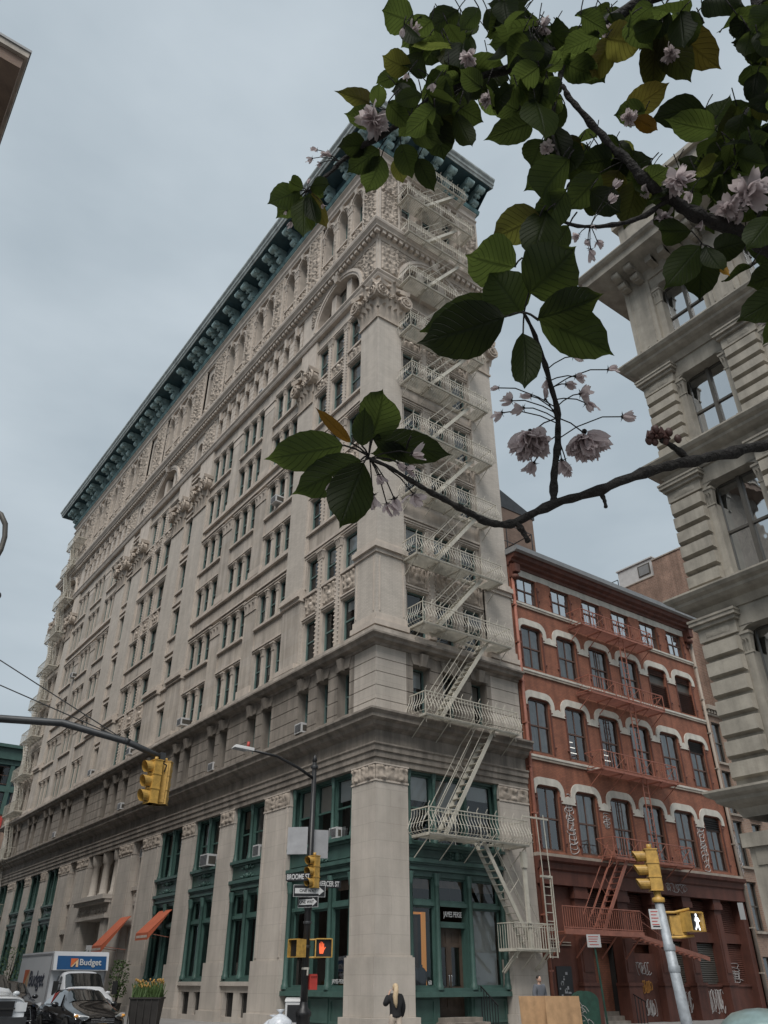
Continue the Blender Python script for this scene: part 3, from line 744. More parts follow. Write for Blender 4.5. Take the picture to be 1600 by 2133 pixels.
# --- corner piers and pilasters, each with its capital
def pier_corner(name, fronts, shaft=True):
    """fronts: list of (T, u0, u1)"""
    pm = MB()
    for T, a, b in fronts:
        pm.frame(T)
        pm.use('brick_pale'); panel(pm, a, b, 19.0, 33.25, 0.0, [], .1)
        pm.use('terracotta')
        panel(pm, a + (.05 if a < 1 else 0), b, 33.25, 36.6, -.05, [], .1)
        pm.use('brick_pale'); panel(pm, a - (.06 if a < 1 else .0), b, 15.35, 18.35, .06, [], .1); pm.quad((b, .06, 15.35), (b, .06, 18.35), (b, -.1, 18.35), (b, -.1, 15.35)); pm.quad((a, .06, 15.35), (a, .06, 18.35), (a, -.1, 18.35), (a, -.1, 15.35)) if a > 1 else None
        pm.use('terracotta')
        for z0, z1, o in ((14.3, 14.75, .16), (14.75, 15.0, .26), (15.0, 15.35, .13), (18.35, 18.55, .14), (18.55, 18.8, .26), (18.8, 19.0, .10)): E = .003 if (T is TB and a < 1) else 0; pm.box(a - (o - .003 if a < 1 else .04), -.3, z0 + E, b + .04, o, z1 - E)
        if b - a > 1.4 and a < 2: 
            for q in (a + .1, b - .16): pm.box(q, .06, 15.5, q + .06, .09, 18.2)
        panel(pm, a, b, 36.6, 39.85, 0.0, [], .1)
        carve(pm, a + .22, b - .05, 37.2, 39.45, .02, .13, 5 + int(a), .07, False)
        pm.box(a, 0, 36.9, a + .16, .06, 39.6)
        panel(pm, a, b, 40.6, 47.3, 0.0, [], .1)
        pm.box(a, 0, 40.75, a + .15, .07, 47.1); pm.box(b - .14, 0, 40.75, b, .07, 47.1); carve(pm, a + .2, b - .16, 40.9, 44.2, -.0 + .02, .15, 9 + int(b), .065, True); carve(pm, a + .2, b - .16, 44.35, 46.95, .02, .15, 19 + int(b), .065, True)
        # rusticated storey 3
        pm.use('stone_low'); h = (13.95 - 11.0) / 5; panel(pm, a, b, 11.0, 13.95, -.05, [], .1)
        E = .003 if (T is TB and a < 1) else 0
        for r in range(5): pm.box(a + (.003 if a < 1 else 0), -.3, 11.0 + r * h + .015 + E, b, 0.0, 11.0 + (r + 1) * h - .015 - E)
    for T, a, b in fronts:
        # ground pier: plinth, base block, ashlar shaft, carved band
        pm.frame(T).use('stone_low'); panel(pm, a, b, 2.4, 8.35, 0.0, [], .4)
        for q in ((b,) if a < 1 else (a, b)):
            for z0, z1 in ((2.4, 9.0), (11.0, 13.95), (14.3, 36.6), (36.6, 39.8), (40.6, 47.3)): pm.quad((q, 0, z0), (q, 0, z1), (q, -.75, z1), (q, -.75, z0))
        E = .003 if (T is TB and a < 1) else 0; lo = a - (.117 if a < 1 else .05)
        pm.box(lo, -.5, .6, b + .1, .12, 2.4 - E); pm.box(lo - (.13 if a < 1 else .05), -.5, 0.1, b + .22, .25, .6 - E); pm.box(a - (.047 if a < 1 else .01), -.4, 2.4, b + .05, .05, 2.46 - E)
        pm.use('terracotta'); pm.box(a - (.032 if a < 1 else 0), -.3, 8.33 + E, b + .02, .035, 8.4 - E); carve(pm, a, b, 8.4, 8.97, .01, .09, 41 + int(a), .06); pm.box(a - (.047 if a < 1 else 0), -.3, 8.97 + E, b + .03, .05, 9.03 - E)
    o = pm.build(name, tower)
    return o
cp = pier_corner('corner_pier', [(TB, 0, 1.6), (TM, 0, 1.6)])
cm = MB().use('carving')
for T in (TB, TM):
    cm.frame(T); capital(cm, 0.05, 1.65, 33.3, 35.9, 0.0, .5)
cm.build('capital', cp)
ep = pier_corner('corner_pier', [(TM, 6.6, 8.4)]); cm = MB(TM).use('carving'); capital(cm, 6.65, 8.4, 33.3, 35.9, 0.0, .5); cm.build('capital', ep)
fp = pier_corner('corner_pier', [(TB, LEN - 1.6, LEN)]); cm = MB(TB).use('carving'); capital(cm, LEN - 1.65, LEN - .05, 33.3, 35.9, 0.0, .5); cm.build('capital', fp)
for a, b in PIL:
    pm = MB(TB).use('brick_pale'); panel(pm, a, b, 19.0, 31.6, -.02, [], .1)
    for q in (a, b):
        for z0, z1 in ((14.3, 36.6), (36.6, 39.8), (40.6, 47.3)): pm.quad((q, -.02, z0), (q, -.02, z1), (q, -.75, z1), (q, -.75, z0))
    pm.use('stone'); panel(pm, a, b, 14.3, 18.4, .03, [], .1)
    for q in (a, b): pm.quad((q, .03, 14.9), (q, .03, 18.4), (q, -.02, 18.4), (q, -.02, 14.9))
    pm.use('terracotta')
    for z0, z1, o in ((14.3, 14.7, .2), (14.7, 14.95, .28), (18.35, 18.55, .14), (18.55, 18.8, .27), (18.8, 19.0, .12)): pm.box(a - .08, -.4, z0, b + .08, o, z1)
    pm.box(a - .14, -.32, 19, a, -.12, 31.5); pm.box(b, -.32, 19, b + .14, -.12, 31.5)
    panel(pm, a, b, 31.6, 36.6, -.04, [], .1)
    p = pm.build('pilaster', tower)
    c = MB(TB).use('carving'); capital(c, a + .1, b - .1, 31.6, 34.2, -.02, .5); c.build('capital', p)

# --- belt courses and the copper cornice
bm_ = MB().use('stone_dark')
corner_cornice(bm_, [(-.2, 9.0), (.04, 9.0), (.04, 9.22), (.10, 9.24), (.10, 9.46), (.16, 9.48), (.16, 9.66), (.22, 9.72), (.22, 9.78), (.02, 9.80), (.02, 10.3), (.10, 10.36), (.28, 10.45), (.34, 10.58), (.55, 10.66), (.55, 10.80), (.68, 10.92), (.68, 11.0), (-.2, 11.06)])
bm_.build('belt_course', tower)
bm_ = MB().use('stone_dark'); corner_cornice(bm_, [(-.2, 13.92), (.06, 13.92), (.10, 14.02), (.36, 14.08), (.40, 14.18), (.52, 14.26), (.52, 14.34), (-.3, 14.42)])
bm_.use('stone'); corner_cornice(bm_, [(-.3, 14.42), (.34, 14.42), (.34, 14.62), (.22, 14.68), (-.3, 14.72)])
bm_.build('belt_course', tower)
bm_ = MB().use('terracotta'); corner_cornice(bm_, [(-.3, 36.42), (.05, 36.42), (.12, 36.56), (.12, 36.66), (.22, 36.78), (.22, 36.86), (-.3, 36.92)]); bm_.build('belt_course', tower)
bm_ = MB().use('terracotta')
corner_cornice(bm_, [(-.3, 39.6), (.06, 39.6), (.10, 39.72), (.16, 39.78), (.16, 40.05), (.5, 40.08), (.5, 40.2), (.62, 40.34), (.66, 40.36), (.70, 40.5), (.70, 40.58), (-.3, 40.7)])
for k in range(int(LEN / .42) + 2): bm_.frame(TB).box(-.4 + k * .42, .16, 39.80, -.4 + k * .42 + .24, .42, 40.06)
for k in range(20): bm_.frame(TM).box(.02 + k * .42, .16, 39.80, .02 + k * .42 + .24, .42, 40.06)
bm_.build('dentil_cornice', tower)
bm_ = MB().use('terracotta'); corner_cornice(bm_, [(-.4, 47.05), (.03, 47.05), (.06, 47.2), (.16, 47.28), (.16, 47.42), (.05, 47.5), (.05, 47.85), (.14, 47.95), (.22, 48.0), (.22, 48.1), (-.4, 48.16)]); bm_.build('belt_course', tower)
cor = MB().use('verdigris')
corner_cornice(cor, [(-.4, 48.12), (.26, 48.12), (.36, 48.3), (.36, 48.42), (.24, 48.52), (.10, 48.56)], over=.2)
cor.use('verdigris_dark'); corner_cornice(cor, [(.10, 48.56), (.10, 49.72), (1.55, 49.80)], over=.2)  # frieze and soffit, their shadow darkened into the colour
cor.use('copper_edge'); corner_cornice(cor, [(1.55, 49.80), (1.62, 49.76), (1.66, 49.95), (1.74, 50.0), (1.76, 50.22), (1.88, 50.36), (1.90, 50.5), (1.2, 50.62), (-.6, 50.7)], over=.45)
cornice = cor.build('cornice', tower)
def bracket_mesh(T):
    b = MB(T).use('verdigris_pale')
    prof = [(.1, 48.55), (.38, 48.55), (.42, 48.75), (.36, 48.95), (.46, 49.12), (.75, 49.25), (1.05, 49.28), (1.25, 49.42), (1.28, 49.62), (1.2, 49.75), (.1, 49.75)]
    i = b.add([(-.2, d, z) for d, z in prof] + [(.2, d, z) for d, z in prof]); n = len(prof)
    b.face(range(i, i + n)); b.face([i + n + k for k in reversed(range(n))])
    for k in range(n): b.face((i + k, i + n + k, i + n + (k + 1) % n, i + (k + 1) % n))
    for k in range(10):   # scroll rolls
        pass
    def roll(d, z, r, hw):
        m = 10; i = b.add([(-hw, d + r * math.cos(6.2832 * k / m), z + r * math.sin(6.2832 * k / m)) for k in range(m)] + [(hw, d + r * math.cos(6.2832 * k / m), z + r * math.sin(6.2832 * k / m)) for k in range(m)])
        sm = b.smooth; b.smooth = True
        for k in range(m): b.face((i + k, i + (k + 1) % m, i + m + (k + 1) % m, i + m + k))
        b.smooth = sm; b.face(range(i, i + m)); b.face([i + m + k for k in reversed(range(m))])
    roll(1.16, 49.46, .27, .28); roll(.46, 48.74, .25, .27); roll(.80, 49.16, .12, .24); acan = None
    b.hexa([(-.18, .1, 48.42), (.18, .1, 48.42), (.18, .5, 48.42), (-.18, .5, 48.42), (-.18, .1, 48.56), (.18, .1, 48.56), (.2, .52, 48.56), (-.2, .52, 48.56)])
    b.tube([(0, 1.2, 49.4), (0, .9, 49.22), (0, .62, 49.1), (0, .45, 48.9)], [.10, .12, .11, .08], 6)
    return b
pc = [7.5, 12.6, 17.2, 22.45, 26.35, 34.85, 38.75, 44.0, 48.6, 53.7]
us = [.35, 1.2, LEN - .4, LEN - 1.25]
for p in pc: us += [p - .52, p + .52]
allp = sorted([.8] + pc + [LEN - .8])
for p, q in zip(allp[:-1], allp[1:]):
    g = q - p
    if g > 5.6: us += [p + g / 3, p + 2 * g / 3]
    elif g > 3.5: us += [(p + q) / 2]
proto = None
for T, lst, rz in ((TB, us, R(-90)), (TM, [.5, 1.3, 2.9, 4.15, 5.4, 7.0, 8.0], 0)):
    for u in lst:
        if proto is None: proto = bracket_mesh(TM).build('bracket', cornice); o = proto
        else: o = proto.copy(); C.objects.link(o); o.parent = cornice
        o.location = T((u, 0, 0)); o.rotation_euler = (0, 0, rz)

# --- solid core, roof
core = MB().use('core'); core.box(1.05, 1.05, 5.25, WID - .02, LEN - .6, 49.9); core.box(1.05, 7.2, 0.0, WID - .02, LEN - .6, 5.24); core.box(6.9, 1.05, 0, WID - .02, 7.19, 5.24); core.box(.3, .3, 49.75, WID - .1, LEN - .3, 50.3)
core.use('brick_brown'); core.box(WID - .35, .25, 0.0, WID, LEN - .3, 50.2)
core.build('core', tower)

# ------------------------------------------------------------------ ground floors of the tall building
def carvelet(mb, u, z, d):
    mb.ball((u, d + .03, z), .13, .09, .13, 8, 5)
    for s in (-1, 1):
        for k in range(4): mb.ball((u + s * (.2 + k * .13), d + .01, z + .05 * math.sin(k * 2)), .085 - k * .012, .05, .07 - k * .008, 6, 4)
def iron_column(mb, u, d, z0, z1, r=.13):
    mb.lathe([(r * 1.5, z0), (r * 1.5, z0 + .12), (r * 1.15, z0 + .18), (r * 1.2, z0 + .3), (r, z0 + .36), (r * .88, z1 - .45), (r * 1.1, z1 - .42), (r * .95, z1 - .36), (r * 1.5, z1 - .08), (r * 1.5, z1)], 10, mb.T((u, d, 0)) if False else (u, d, 0))
def shopfront(T, a, b, ncol, upper_sill=6.55, name='shopfront', low=1.4, door=None, lens=None, base=True, blinds=('curtain', 'blind_brown', 'blind')):
    """green cast-iron infill between stone piers: bulkhead, shop lights, spandrel, upper sashes"""
    D = -.20; s = MB(T).use('green_iron'); rnd = random.Random(int(a * 100))
    w = b - a; n = ncol; edge = .22
    cuts = lens or [a + edge + (w - 2 * edge) * k / n for k in range(n + 1)]
    # jambs
    s.box(a, D - .5, low - .2, a + edge - .1, D + .02, 9.0); s.box(b - edge + .1, D - .5, low - .2, b, D + .02, 9.0)
    for q in (a + edge - .05, b - edge + .05):
        iron_column(s, q, D + .02, low, 5.25, .11); iron_column(s, q, D + .02, upper_sill, 9.0, .09)
    for k in range(1, n):
        iron_column(s, cuts[k], D - .0, low, 5.25, .10); s.box(cuts[k] - .13, D - .4, low, cuts[k] + .13, D - .06, 5.2)
        iron_column(s, cuts[k], D - .0, upper_sill, 9.0, .085); s.box(cuts[k] - .12, D - .4, upper_sill, cuts[k] + .12, D - .06, 9.0)
    # lintel of the shop light, spandrel, sill of the upper light
    s.box(a, D - .3, 5.12, b, D - .02, 5.32)
    for z0, z1, o in ((5.32, 5.42, .10), (5.42, 5.52, .05), (5.52, 5.58, .12), (5.58, 5.72, .2), (upper_sill - .22, upper_sill - .12, .10), (upper_sill - .12, upper_sill, .22)): s.box(a, D - .3, z0, b, D + o, z1)
    s.quad((a, D, 5.72), (a, D, upper_sill - .22), (b, D, upper_sill - .22), (b, D, 5.72))
    s.box(a + .08, D, 5.8, b - .08, D + .03, 5.84)
    carvelet(s, (a + b) / 2, 5.86, D + .02); carvelet(s, (a + b) / 2, upper_sill - .32, D + .04)
    # transom bars
    for k in range(n):
        s.box(cuts[k], D - .2, 4.12, cuts[k + 1], D - .04, 4.26)
    s.box(a, D - .3, 8.9, b, D, 9.02)
    if base:
        s.box(a, D - .3, low - .22, b, D + .20, low - .06); s.box(a, D - .3, low - .06, b, D + .06, low + .06)
    o = s.build(name, tower)
    # lights
    for k in range(n):
        u0, u1 = cuts[k] + .12, cuts[k + 1] - .12; uc = (u0 + u1) / 2
        z0 = low + .06
        if door is not None and k == door: z0 = None
        m, p = MB(T), MB(T); window_geo(m, p, uc, upper_sill + .02, D - .12, u1 - u0 + .08, 8.88 - upper_sill, rnd, 'green_iron', blinds)
        f = m.build('window', o); p.build('pane', f)
        m, p = MB(T), MB(T); window_geo(m, p, uc, 4.26, D - .12, u1 - u0 + .06, .86, rnd, 'green_iron', ('dark_room', 'blind_brown'), 0, 1.0)
        f = m.build('window', o); p.build('pane', f)
        if z0: 
            m, p = MB(T), MB(T); window_geo(m, p, uc, z0, D - .12, u1 - u0 + .06, 4.12 - z0, rnd, 'green_iron', ('dark_room',), 0, None if (a < 2) else 1.6)
            if blinds[0] == 'curtain':
                m.use('blind_white'); m.quad((u0, D - .35, z0), (u0, D - .35, 4.0), (u0 + (u1 - u0) * .55, D - .35, 4.0), (u0 + (u1 - u0) * .55, D - .35, z0))
            f = m.build('window', o); p.build('pane', f)
    return o

def ground_pier(a, b, d=0.0):
    p = MB(TB).use('stone_low'); panel(p, a, b, 2.4, 8.35, d, [], .4)
    for q in (a, b): p.quad((q, d, 1.0), (q, d, 9.0), (q, d - .8, 9.0), (q, d - .8, 1.0))
    p.box(a - .08, d - .5, .55, b + .08, d + .1, 2.4); p.box(a - .16, d - .5, .1, b + .16, d + .2, .55)
    if b - a > 2: 
        for q in (a + .12, b - .24): p.box(q, d, 2.5, q + .12, d + .04, 8.3)
    p.use('terracotta'); p.box(a - .02, d - .4, 8.33, b + .02, d + .035, 8.4); carve(p, a, b, 8.4, 8.97, d + .01, .09, int(a * 9), .07); p.box(a - .03, d - .4, 8.97, b + .03, d + .05, 9.03)
    return p.build('ground_pier', tower)
GP = [(6.5, 8.8), (11.85, 13.4), (16.4, 18.0), (21.1, 23.7), (25.2, 27.7)]
GP += [(LEN - b, LEN - a) for a, b in GP]
for a, b in GP: ground_pier(a, b)
# corner shop, both fronts
shopfront(TB, 1.6, 6.5, 3, name='shopfront', lens=[1.95, 3.25, 4.75, 6.2], blinds=('blind_white', 'blind_brown', 'blind'))
shopfront(TM, 1.6, 6.7, 3, name='shopfront', upper_sill=6.3, door=1, lens=[1.72, 3.1, 4.78, 6.5], blinds=('blind_white', 'blind', 'blind'))
for T, a, b in ((TB, 1.6, 6.5), (TM, 1.6, 3.15), (TM, 4.7, 6.7)):
    s = MB(T).use('green_iron'); s.box(a, -.8, .1, b, -.30, 1.17); n = max(1, round((b - a) / 1.6))
    for k in range(n):
        x0 = a + .12 + (b - a - .24) * k / n; x1 = a + .12 + (b - a - .24) * (k + 1) / n - .12
        for q in ((x0, x0 + .07), (x1 - .07, x1)): s.box(q[0], -.30, .42, q[1], -.26, 1.05)
        s.box(x0, -.30, .35, x1, -.26, .42); s.box(x0, -.30, 1.05, x1, -.26, 1.1)
    s.box(a, -.30, .1, b, -.22, .3); s.build('bulkhead', tower)
# the shop inside the corner: panels glowing in place of its warm light, rails of clothes
shop = MB()
shop.use('wood_door'); shop.box(1.2, 6.9, .1, 6.85, 7.0, 5.2); shop.box(6.75, .9, .1, 6.85, 6.9, 5.2); shop.use('dark_room'); shop.box(.8, .8, 5.1, 6.85, 7.0, 5.2)
shop.use('pavement'); shop.box(.75, .75, .5, 6.8, 6.95, .6)
shop.frame(TM).use('shop_glow'); shop.box(3.80, -2.1, 1.5, 3.97, -2.0, 4.05); shop.box(4.9, -2.6, 1.7, 5.05, -2.5, 3.5); shop.box(3.2, -2.3, 3.98, 3.8, -2.1, 4.05); shop.box(5.25, -3.2, 1.6, 5.5, -3.1, 2.9)
shop.use('dark_grey_metal'); shop.box(2.6, -2.3, 1.0, 3.7, -2.2, 3.85)
for u, d, m_ in ((2.55, -1.0, 'cloth_grey'), (3.05, -1.2, 'cloth_grey'), (3.5, -1.15, 'cloth_black'), (4.4, -1.6, 'cloth_black'), (4.75, -1.7, 'cloth_black')):
    shop.use(m_); shop.lathe([(.02, 1.0), (.2, 1.05), (.17, 1.5), (.21, 1.95), (.12, 2.08), (.05, 2.12), (.05, 2.2)], 10, (u, d, 0))
shop.use('blind_white'); shop.box(5.0, -.62, 1.45, 6.4, -.60, 4.1)
shop.build('shop_interior', tower)
# entrance doors with the shop name above
dm = MB(TM).use('green_iron'); dm.box(3.1, -.9, 3.42, 4.78, -.40, 3.62); dm.box(3.1, -.9, .3, 3.26, -.45, 3.5); dm.box(4.62, -.9, .3, 4.78, -.45, 3.5)
dm.build('door_surround', tower)
for u0 in (3.26, 3.94):
    u1 = u0 + .68; d = MB(TM).use('wood_door'); D = -.62
    for q in (u0, u1 - .13): d.box(q, D - .06, .55, q + .13, D, 3.42)
    d.box(u0 + .13, D - .06, .55, u1 - .13, D - .003, .85); d.box(u0 + .13, D - .06, 1.28, u1 - .13, D - .003, 1.5); d.box(u0 + .13, D - .06, 2.78, u1 - .13, D - .003, 2.9); d.box(u0 + .13, D - .06, 3.3, u1 - .13, D - .003, 3.42)
    d.box(u0 + .13, D - .05, .85, u1 - .13, D - .025, 1.28); d.box(u0 + .13, D - .05, 2.9, u1 - .13, D - .025, 3.3)
    d.box(u0 + .19, D - .03, .92, u1 - .19, D - .012, 1.21); d.box(u0 + .19, D - .03, 2.97, u1 - .19, D - .012, 3.23)
    o = d.build('door', tower); g = MB(TM).use('pane'); g.quad((u0 + .13, D - .03, 1.5), (u0 + .13, D - .03, 2.78), (u1 - .13, D - .03, 2.78), (u1 - .13, D - .03, 1.5)); g.build('pane', o)
    h = MB(TM).use('chrome'); x = u1 - .06 if u0 < 3.5 else u0 + .06; h.tube([(x, D, 1.45), (x, D + .06, 1.5), (x, D + .06, 1.85), (x, D, 1.9)], .014, 6); h.build('handle', o)
text('shop_name', 'JAMES PERSE', .27, (3.94, .30, 3.86), (R(90), 0, 0), 'sign_white', tower, sx=.62)
text('house_number', '60', .2, (2.72, .30, 1.62), (R(90), 0, 0), 'sign_white', tower, sx=.8)
text('window_lettering', 'JAMES PERSE', .2, (.30, 2.65, 1.66), (R(90), 0, R(-90)), 'sign_white', tower, sx=.8)
st = MB(TM).use('stone_dark')
for k in range(3): st.box(3.05 - .1 * k, -.6, .1, 4.85 + .1 * k, .1 + .3 * k, .55 - .14 * k)
st.build('entrance_steps', tower)
rl = MB(TM).use('black_metal')
for u in (4.98,):
    for k in range(7): rl.bar((u + .04, -.1 + k * .14, .1), (u + .04, -.1 + k * .14, 1.52 - k * .10), .022)
    rl.bar((u + .04, -.12, 1.52), (u + .04, .78, .9), .035)
rl.build('step_railing', tower)
# the three bays of the long front, stone bulkhead with barred cellar windows
for k, (a, b) in enumerate([(8.8, 11.85), (13.4, 16.4), (18.0, 21.1)] + [(LEN - 21.1, LEN - 18.0), (LEN - 16.4, LEN - 13.4), (LEN - 11.85, LEN - 8.8)]):
    shopfront(TB, a, b, 2, base=True, low=1.75, blinds=('curtain', 'blind_brown', 'blind_brown'))
    s = MB(TB).use('stone_low'); hs = [(a + .35, a + 1.25, .35, 1.25), (b - 1.25, b - .35, .35, 1.25)]
    panel(s, a, b, .1, 1.5, -.12, hs, .3); s.box(a, -.5, 1.5, b, .02, 1.66); s.use('grate')
    for h in hs:
        s.quad((h[0], -.35, h[2]), (h[0], -.35, h[3]), (h[1], -.35, h[3]), (h[1], -.35, h[2]))
        for q in range(7): s.bar((h[0] + .1 + q * .115, -.25, h[2]), (h[0] + .1 + q * .115, -.25, h[3]), .025)
    s.build('bulkhead', tower)
shopfront(TB, LEN - 6.5, LEN - 1.6, 3)
# narrow bays and the stone entrance between paired columns
for a, b in ((23.7, 25.2), (LEN - 25.2, LEN - 23.7)):
    s = MB(TB).use('stone_low'); m = (a + b) / 2
    panel(s, a, b, .1, 9.0, -.35, [(m - .42, m + .42, 6.6, 8.7), (m - .5, m + .5, .3, 4.3)], .4)
    s.box(a, -.35, 4.45, b, -.1, 4.75); carve(s, m - .4, m + .4, 5.4, 6.2, -.33, .1, int(a), .08); s.box(a, -.35, 6.3, b, -.2, 6.5)
    s.build('narrow_bay', tower); addwin(TB, m, 6.6, -.7, .84, 2.1); addwin(TB, m, .3, -.72, 1.0, 4.0, frame='frame_brown')
s = MB(TB).use('stone_low'); a, b = 27.7, LEN - 27.7
panel(s, a, b, .1, 9.0, -.9, [(29.3, 31.9, .2, 4.4), (28.2, 28.9, 6.6, 8.7), (29.6, 30.3, 6.6, 8.7), (30.9, 31.6, 6.6, 8.7), (32.3, 33.0, 6.6, 8.7)], .5)
for u in (28.55, 30.6, 32.65): s.lathe([(.34, 6.3), (.34, 6.5), (.26, 6.6), (.23, 8.3), (.34, 8.4), (.36, 8.98)], 12, (u, -.35, 0))
for u in (28.3, 32.9): s.box(u - .35, -.9, .1, u + .35, .15, 5.2)
s.box(a, -.9, 5.0, b, .3, 5.2); s.box(a, -.9, 5.2, b, .12, 5.85); s.box(a - .05, -.9, 5.85, b + .05, .45, 6.05); s.box(a - .1, -.9, 6.05, b + .1, .62, 6.3)
for k in range(9): s.ball((28.2 + k * .6, .14, 5.5), .17, .08, .17, 8, 5)
for k in range(14): s.box(27.9 + k * .4, .12, 5.2, 28.1 + k * .4, .2, 5.3)
s.build('entrance', tower)
for u in (28.55, 29.95, 31.25, 32.65): addwin(TB, u, 6.6, -1.35, .7, 2.1)
d = MB(TB).use('wood_door'); d.box(29.3, -1.5, .2, 31.9, -1.4, 4.4)
for u in (29.35, 30.65): d.box(u + .1, -1.4, .5, u + 1.1, -1.36, 1.6); d.box(u + .1, -1.4, 1.8, u + 1.1, -1.36, 3.2)
d.build('door', tower)
flush_windows(tower, WIN)
# ------------------------------------------------------------------ ground: street sheet, road, pavements, kerbs
g = MB().use('asphalt'); g.quad((-600, -600, -.02), (900, -600, -.02), (900, 900, -.02), (-600, 900, -.02)); tag(g.build('ground'), kind='structure')
g = MB().use('asphalt')
g.quad((-14.3, -300, 0), (-4.2, -300, 0), (-4.2, 400, 0), (-14.3, 400, 0)); tag(g.build('road'), kind='structure')
g = MB().use('asphalt'); g.quad((-4.2, -11.0, 0.0), (300, -11.0, 0.0), (300, -3.7, 0.0), (-4.2, -3.7, 0.0)); tag(g.build('road'), kind='structure')
def pavement(x0, y0, x1, y1):
    g = MB().use('pavement'); g.box(x0, y0, -.1, x1, y1, .15); tag(g.build('pavement'), kind='structure')
    g = MB().use('kerb')
    return g
def kerbed(x0, y0, x1, y1, sides):
    pavement(x0 + (.18 if 'w' in sides else 0), y0 + (.18 if 's' in sides else 0), x1 - (.18 if 'e' in sides else 0), y1 - (.18 if 'n' in sides else 0))
    g = MB().use('kerb')
    if 'w' in sides: g.box(x0, y0, -.1, x0 + .18, y1, .152)
    if 'e' in sides: g.box(x1 - .18, y0, -.1, x1, y1, .152)
    if 's' in sides: g.box(x0 + (.18 if 'w' in sides else 0), y0, -.1, x1 - (.18 if 'e' in sides else 0), y0 + .18, .152)
    if 'n' in sides: g.box(x0 + (.18 if 'w' in sides else 0), y1 - .18, -.1, x1 - (.18 if 'e' in sides else 0), y1, .152)
    tag(g.build('kerb'), kind='structure')
kerbed(-4.2, -3.7, 120, 61.2 + 3, 'ws'); kerbed(-4.2, -120, 120, -11.0, 'wn'); kerbed(-40, -120, -14.3, -11.0, 'en'); kerbed(-40, -3.7, -14.3, 64, 'es')
g = MB().use('road_paint')
for k in range(9): g.quad((-13.6 + k * 1.05, -3.4, .004), (-13.0 + k * 1.05, -3.4, .004), (-13.0 + k * 1.05, -.6, .004), (-13.6 + k * 1.05, -.6, .004))
for k in range(7): g.quad((-4.0, -10.6 + k * 1.0, .004), (-1.2, -10.6 + k * 1.0, .004), (-1.2, -10.1 + k * 1.0, .004), (-4.0, -10.1 + k * 1.0, .004))
tag(g.build('road_marking'), kind='structure')

# ------------------------------------------------------------------ the red building on the side street
RX0, RX1 = 8.45, 23.9
red = empty('red_brick_building', (RX0, 0, 0), 0, 'five storey red painted brick building with white hoods over its windows', 'building')
def child(o, parent):
    o.parent = parent; o.matrix_parent_inverse = Matrix.Translation(-Vector(parent.location)); return o
class RB_(MB): pass
rw = MB(TM)
WX = [(9.0, 10.45), (11.6, 13.05), (14.1, 15.6), (16.6, 18.15), (19.15, 20.75), (21.7, 23.2)]
ROWS = [(6.58, 9.28), (10.8, 13.35), (14.9, 17.1), (18.42, 19.9)]
holes = []; RWIN = []
for r, (z0, z1) in enumerate(ROWS):
    for k, (a, b) in enumerate(WX): holes.append((a, b, z0, z1))
rw.use('red_paint'); panel(rw, RX0, RX1, 6.4, 20.3, 0.0, holes, .22)
rw.box(RX0 + .02, -12, 0, RX1 - .02, -.9, 20.9)
for z0 in (10.42, 14.55, 18.12): rw.use('sill_stone'); rw.box(RX0, -.1, z0, RX1, .07, z0 + .12); rw.use('white_trim'); rw.box(RX0, -.1, z0 + .12, RX1, .10, z0 + .22)
rw.use('white_trim'); rw.quad((RX0 + .1, .006, 19.95), (RX0 + .1, .006, 20.3), (RX1 - .1, .006, 20.3), (RX1 - .1, .006, 19.95))
for a, b in WX:
    rw.box(a - .08, 0, 19.9, b + .08, .03, 19.96)
# iron anchors and shutter stubs beside the windows
rw.use('red_dark')
for r, (z0, z1) in enumerate(ROWS):
    for a, b in WX:
        for x in (a - .13, b + .13):
            for z in (z0 + .35, z1 - .55): rw.ball((x, .03, z), .055, n=6, m=4)
        rw.box(a - .09, 0, z0, a, .035, z1 - .35); rw.box(b, 0, z0, b + .09, .035, z1 - .35)
child(rw.build('wall'), red)
def hood(z1, i):
    """white band that arches over each window and drops between them"""
    m = MB(TM).use('white_trim'); T_ = .33; dz = .42
    def seg(p, q):
        (x0, za), (x1, zb) = p, q
    pts = []
    for k, (a, b) in enumerate(WX):
        a -= .10; b += .10; r = .33; top = z1 + .05
        inner = [(a, top - dz)] + [(a + r - r * math.cos(t), top - r + r * math.sin(t)) for t in [math.pi / 2 * q / 5 for q in range(6)]] + [(b - r + r * math.sin(t), top - r + r * math.cos(t)) for t in [math.pi / 2 * q / 5 for q in range(6)]] + [(b, top - dz)]
        R2 = r + T_ * .7; tt = top + T_; aa = a - T_ * .72; bb = b + T_ * .72
        outer = [(aa, top - dz)] + [(aa + R2 - R2 * math.cos(t), tt - R2 + R2 * math.sin(t)) for t in [math.pi / 2 * q / 5 for q in range(6)]] + [(bb - R2 + R2 * math.sin(t), tt - R2 + R2 * math.cos(t)) for t in [math.pi / 2 * q / 5 for q in range(6)]] + [(bb, top - dz)]
        n = len(inner); ii = m.add([(x, .06, z) for x, z in inner]); oo = m.add([(x, .06, z) for x, z in outer]); ib = m.add([(x, 0, z) for x, z in inner]); ob = m.add([(x, 0, z) for x, z in outer])
        for q in range(n - 1):
            m.face((ii + q, oo + q, oo + q + 1, ii + q + 1)); m.face((ii + q, ii + q + 1, ib + q + 1, ib + q)); m.face((oo + q, ob + q, ob + q + 1, oo + q + 1))
        x0 = a; 
        if k + 1 < len(WX):
            na = WX[k + 1][0] - .10; m.box(b - .0, 0, top - dz - .27, na, .062, top - dz)
            m.prism([(b + T_ * .72 - .02, top - dz), (na - T_ * .72 + .02, top - dz), ((b + na) / 2 + .02, top - dz + .09), ((b + na) / 2 - .02, top - dz + .09)], 0, .058)
    return child(m.build('window_hood'), red)
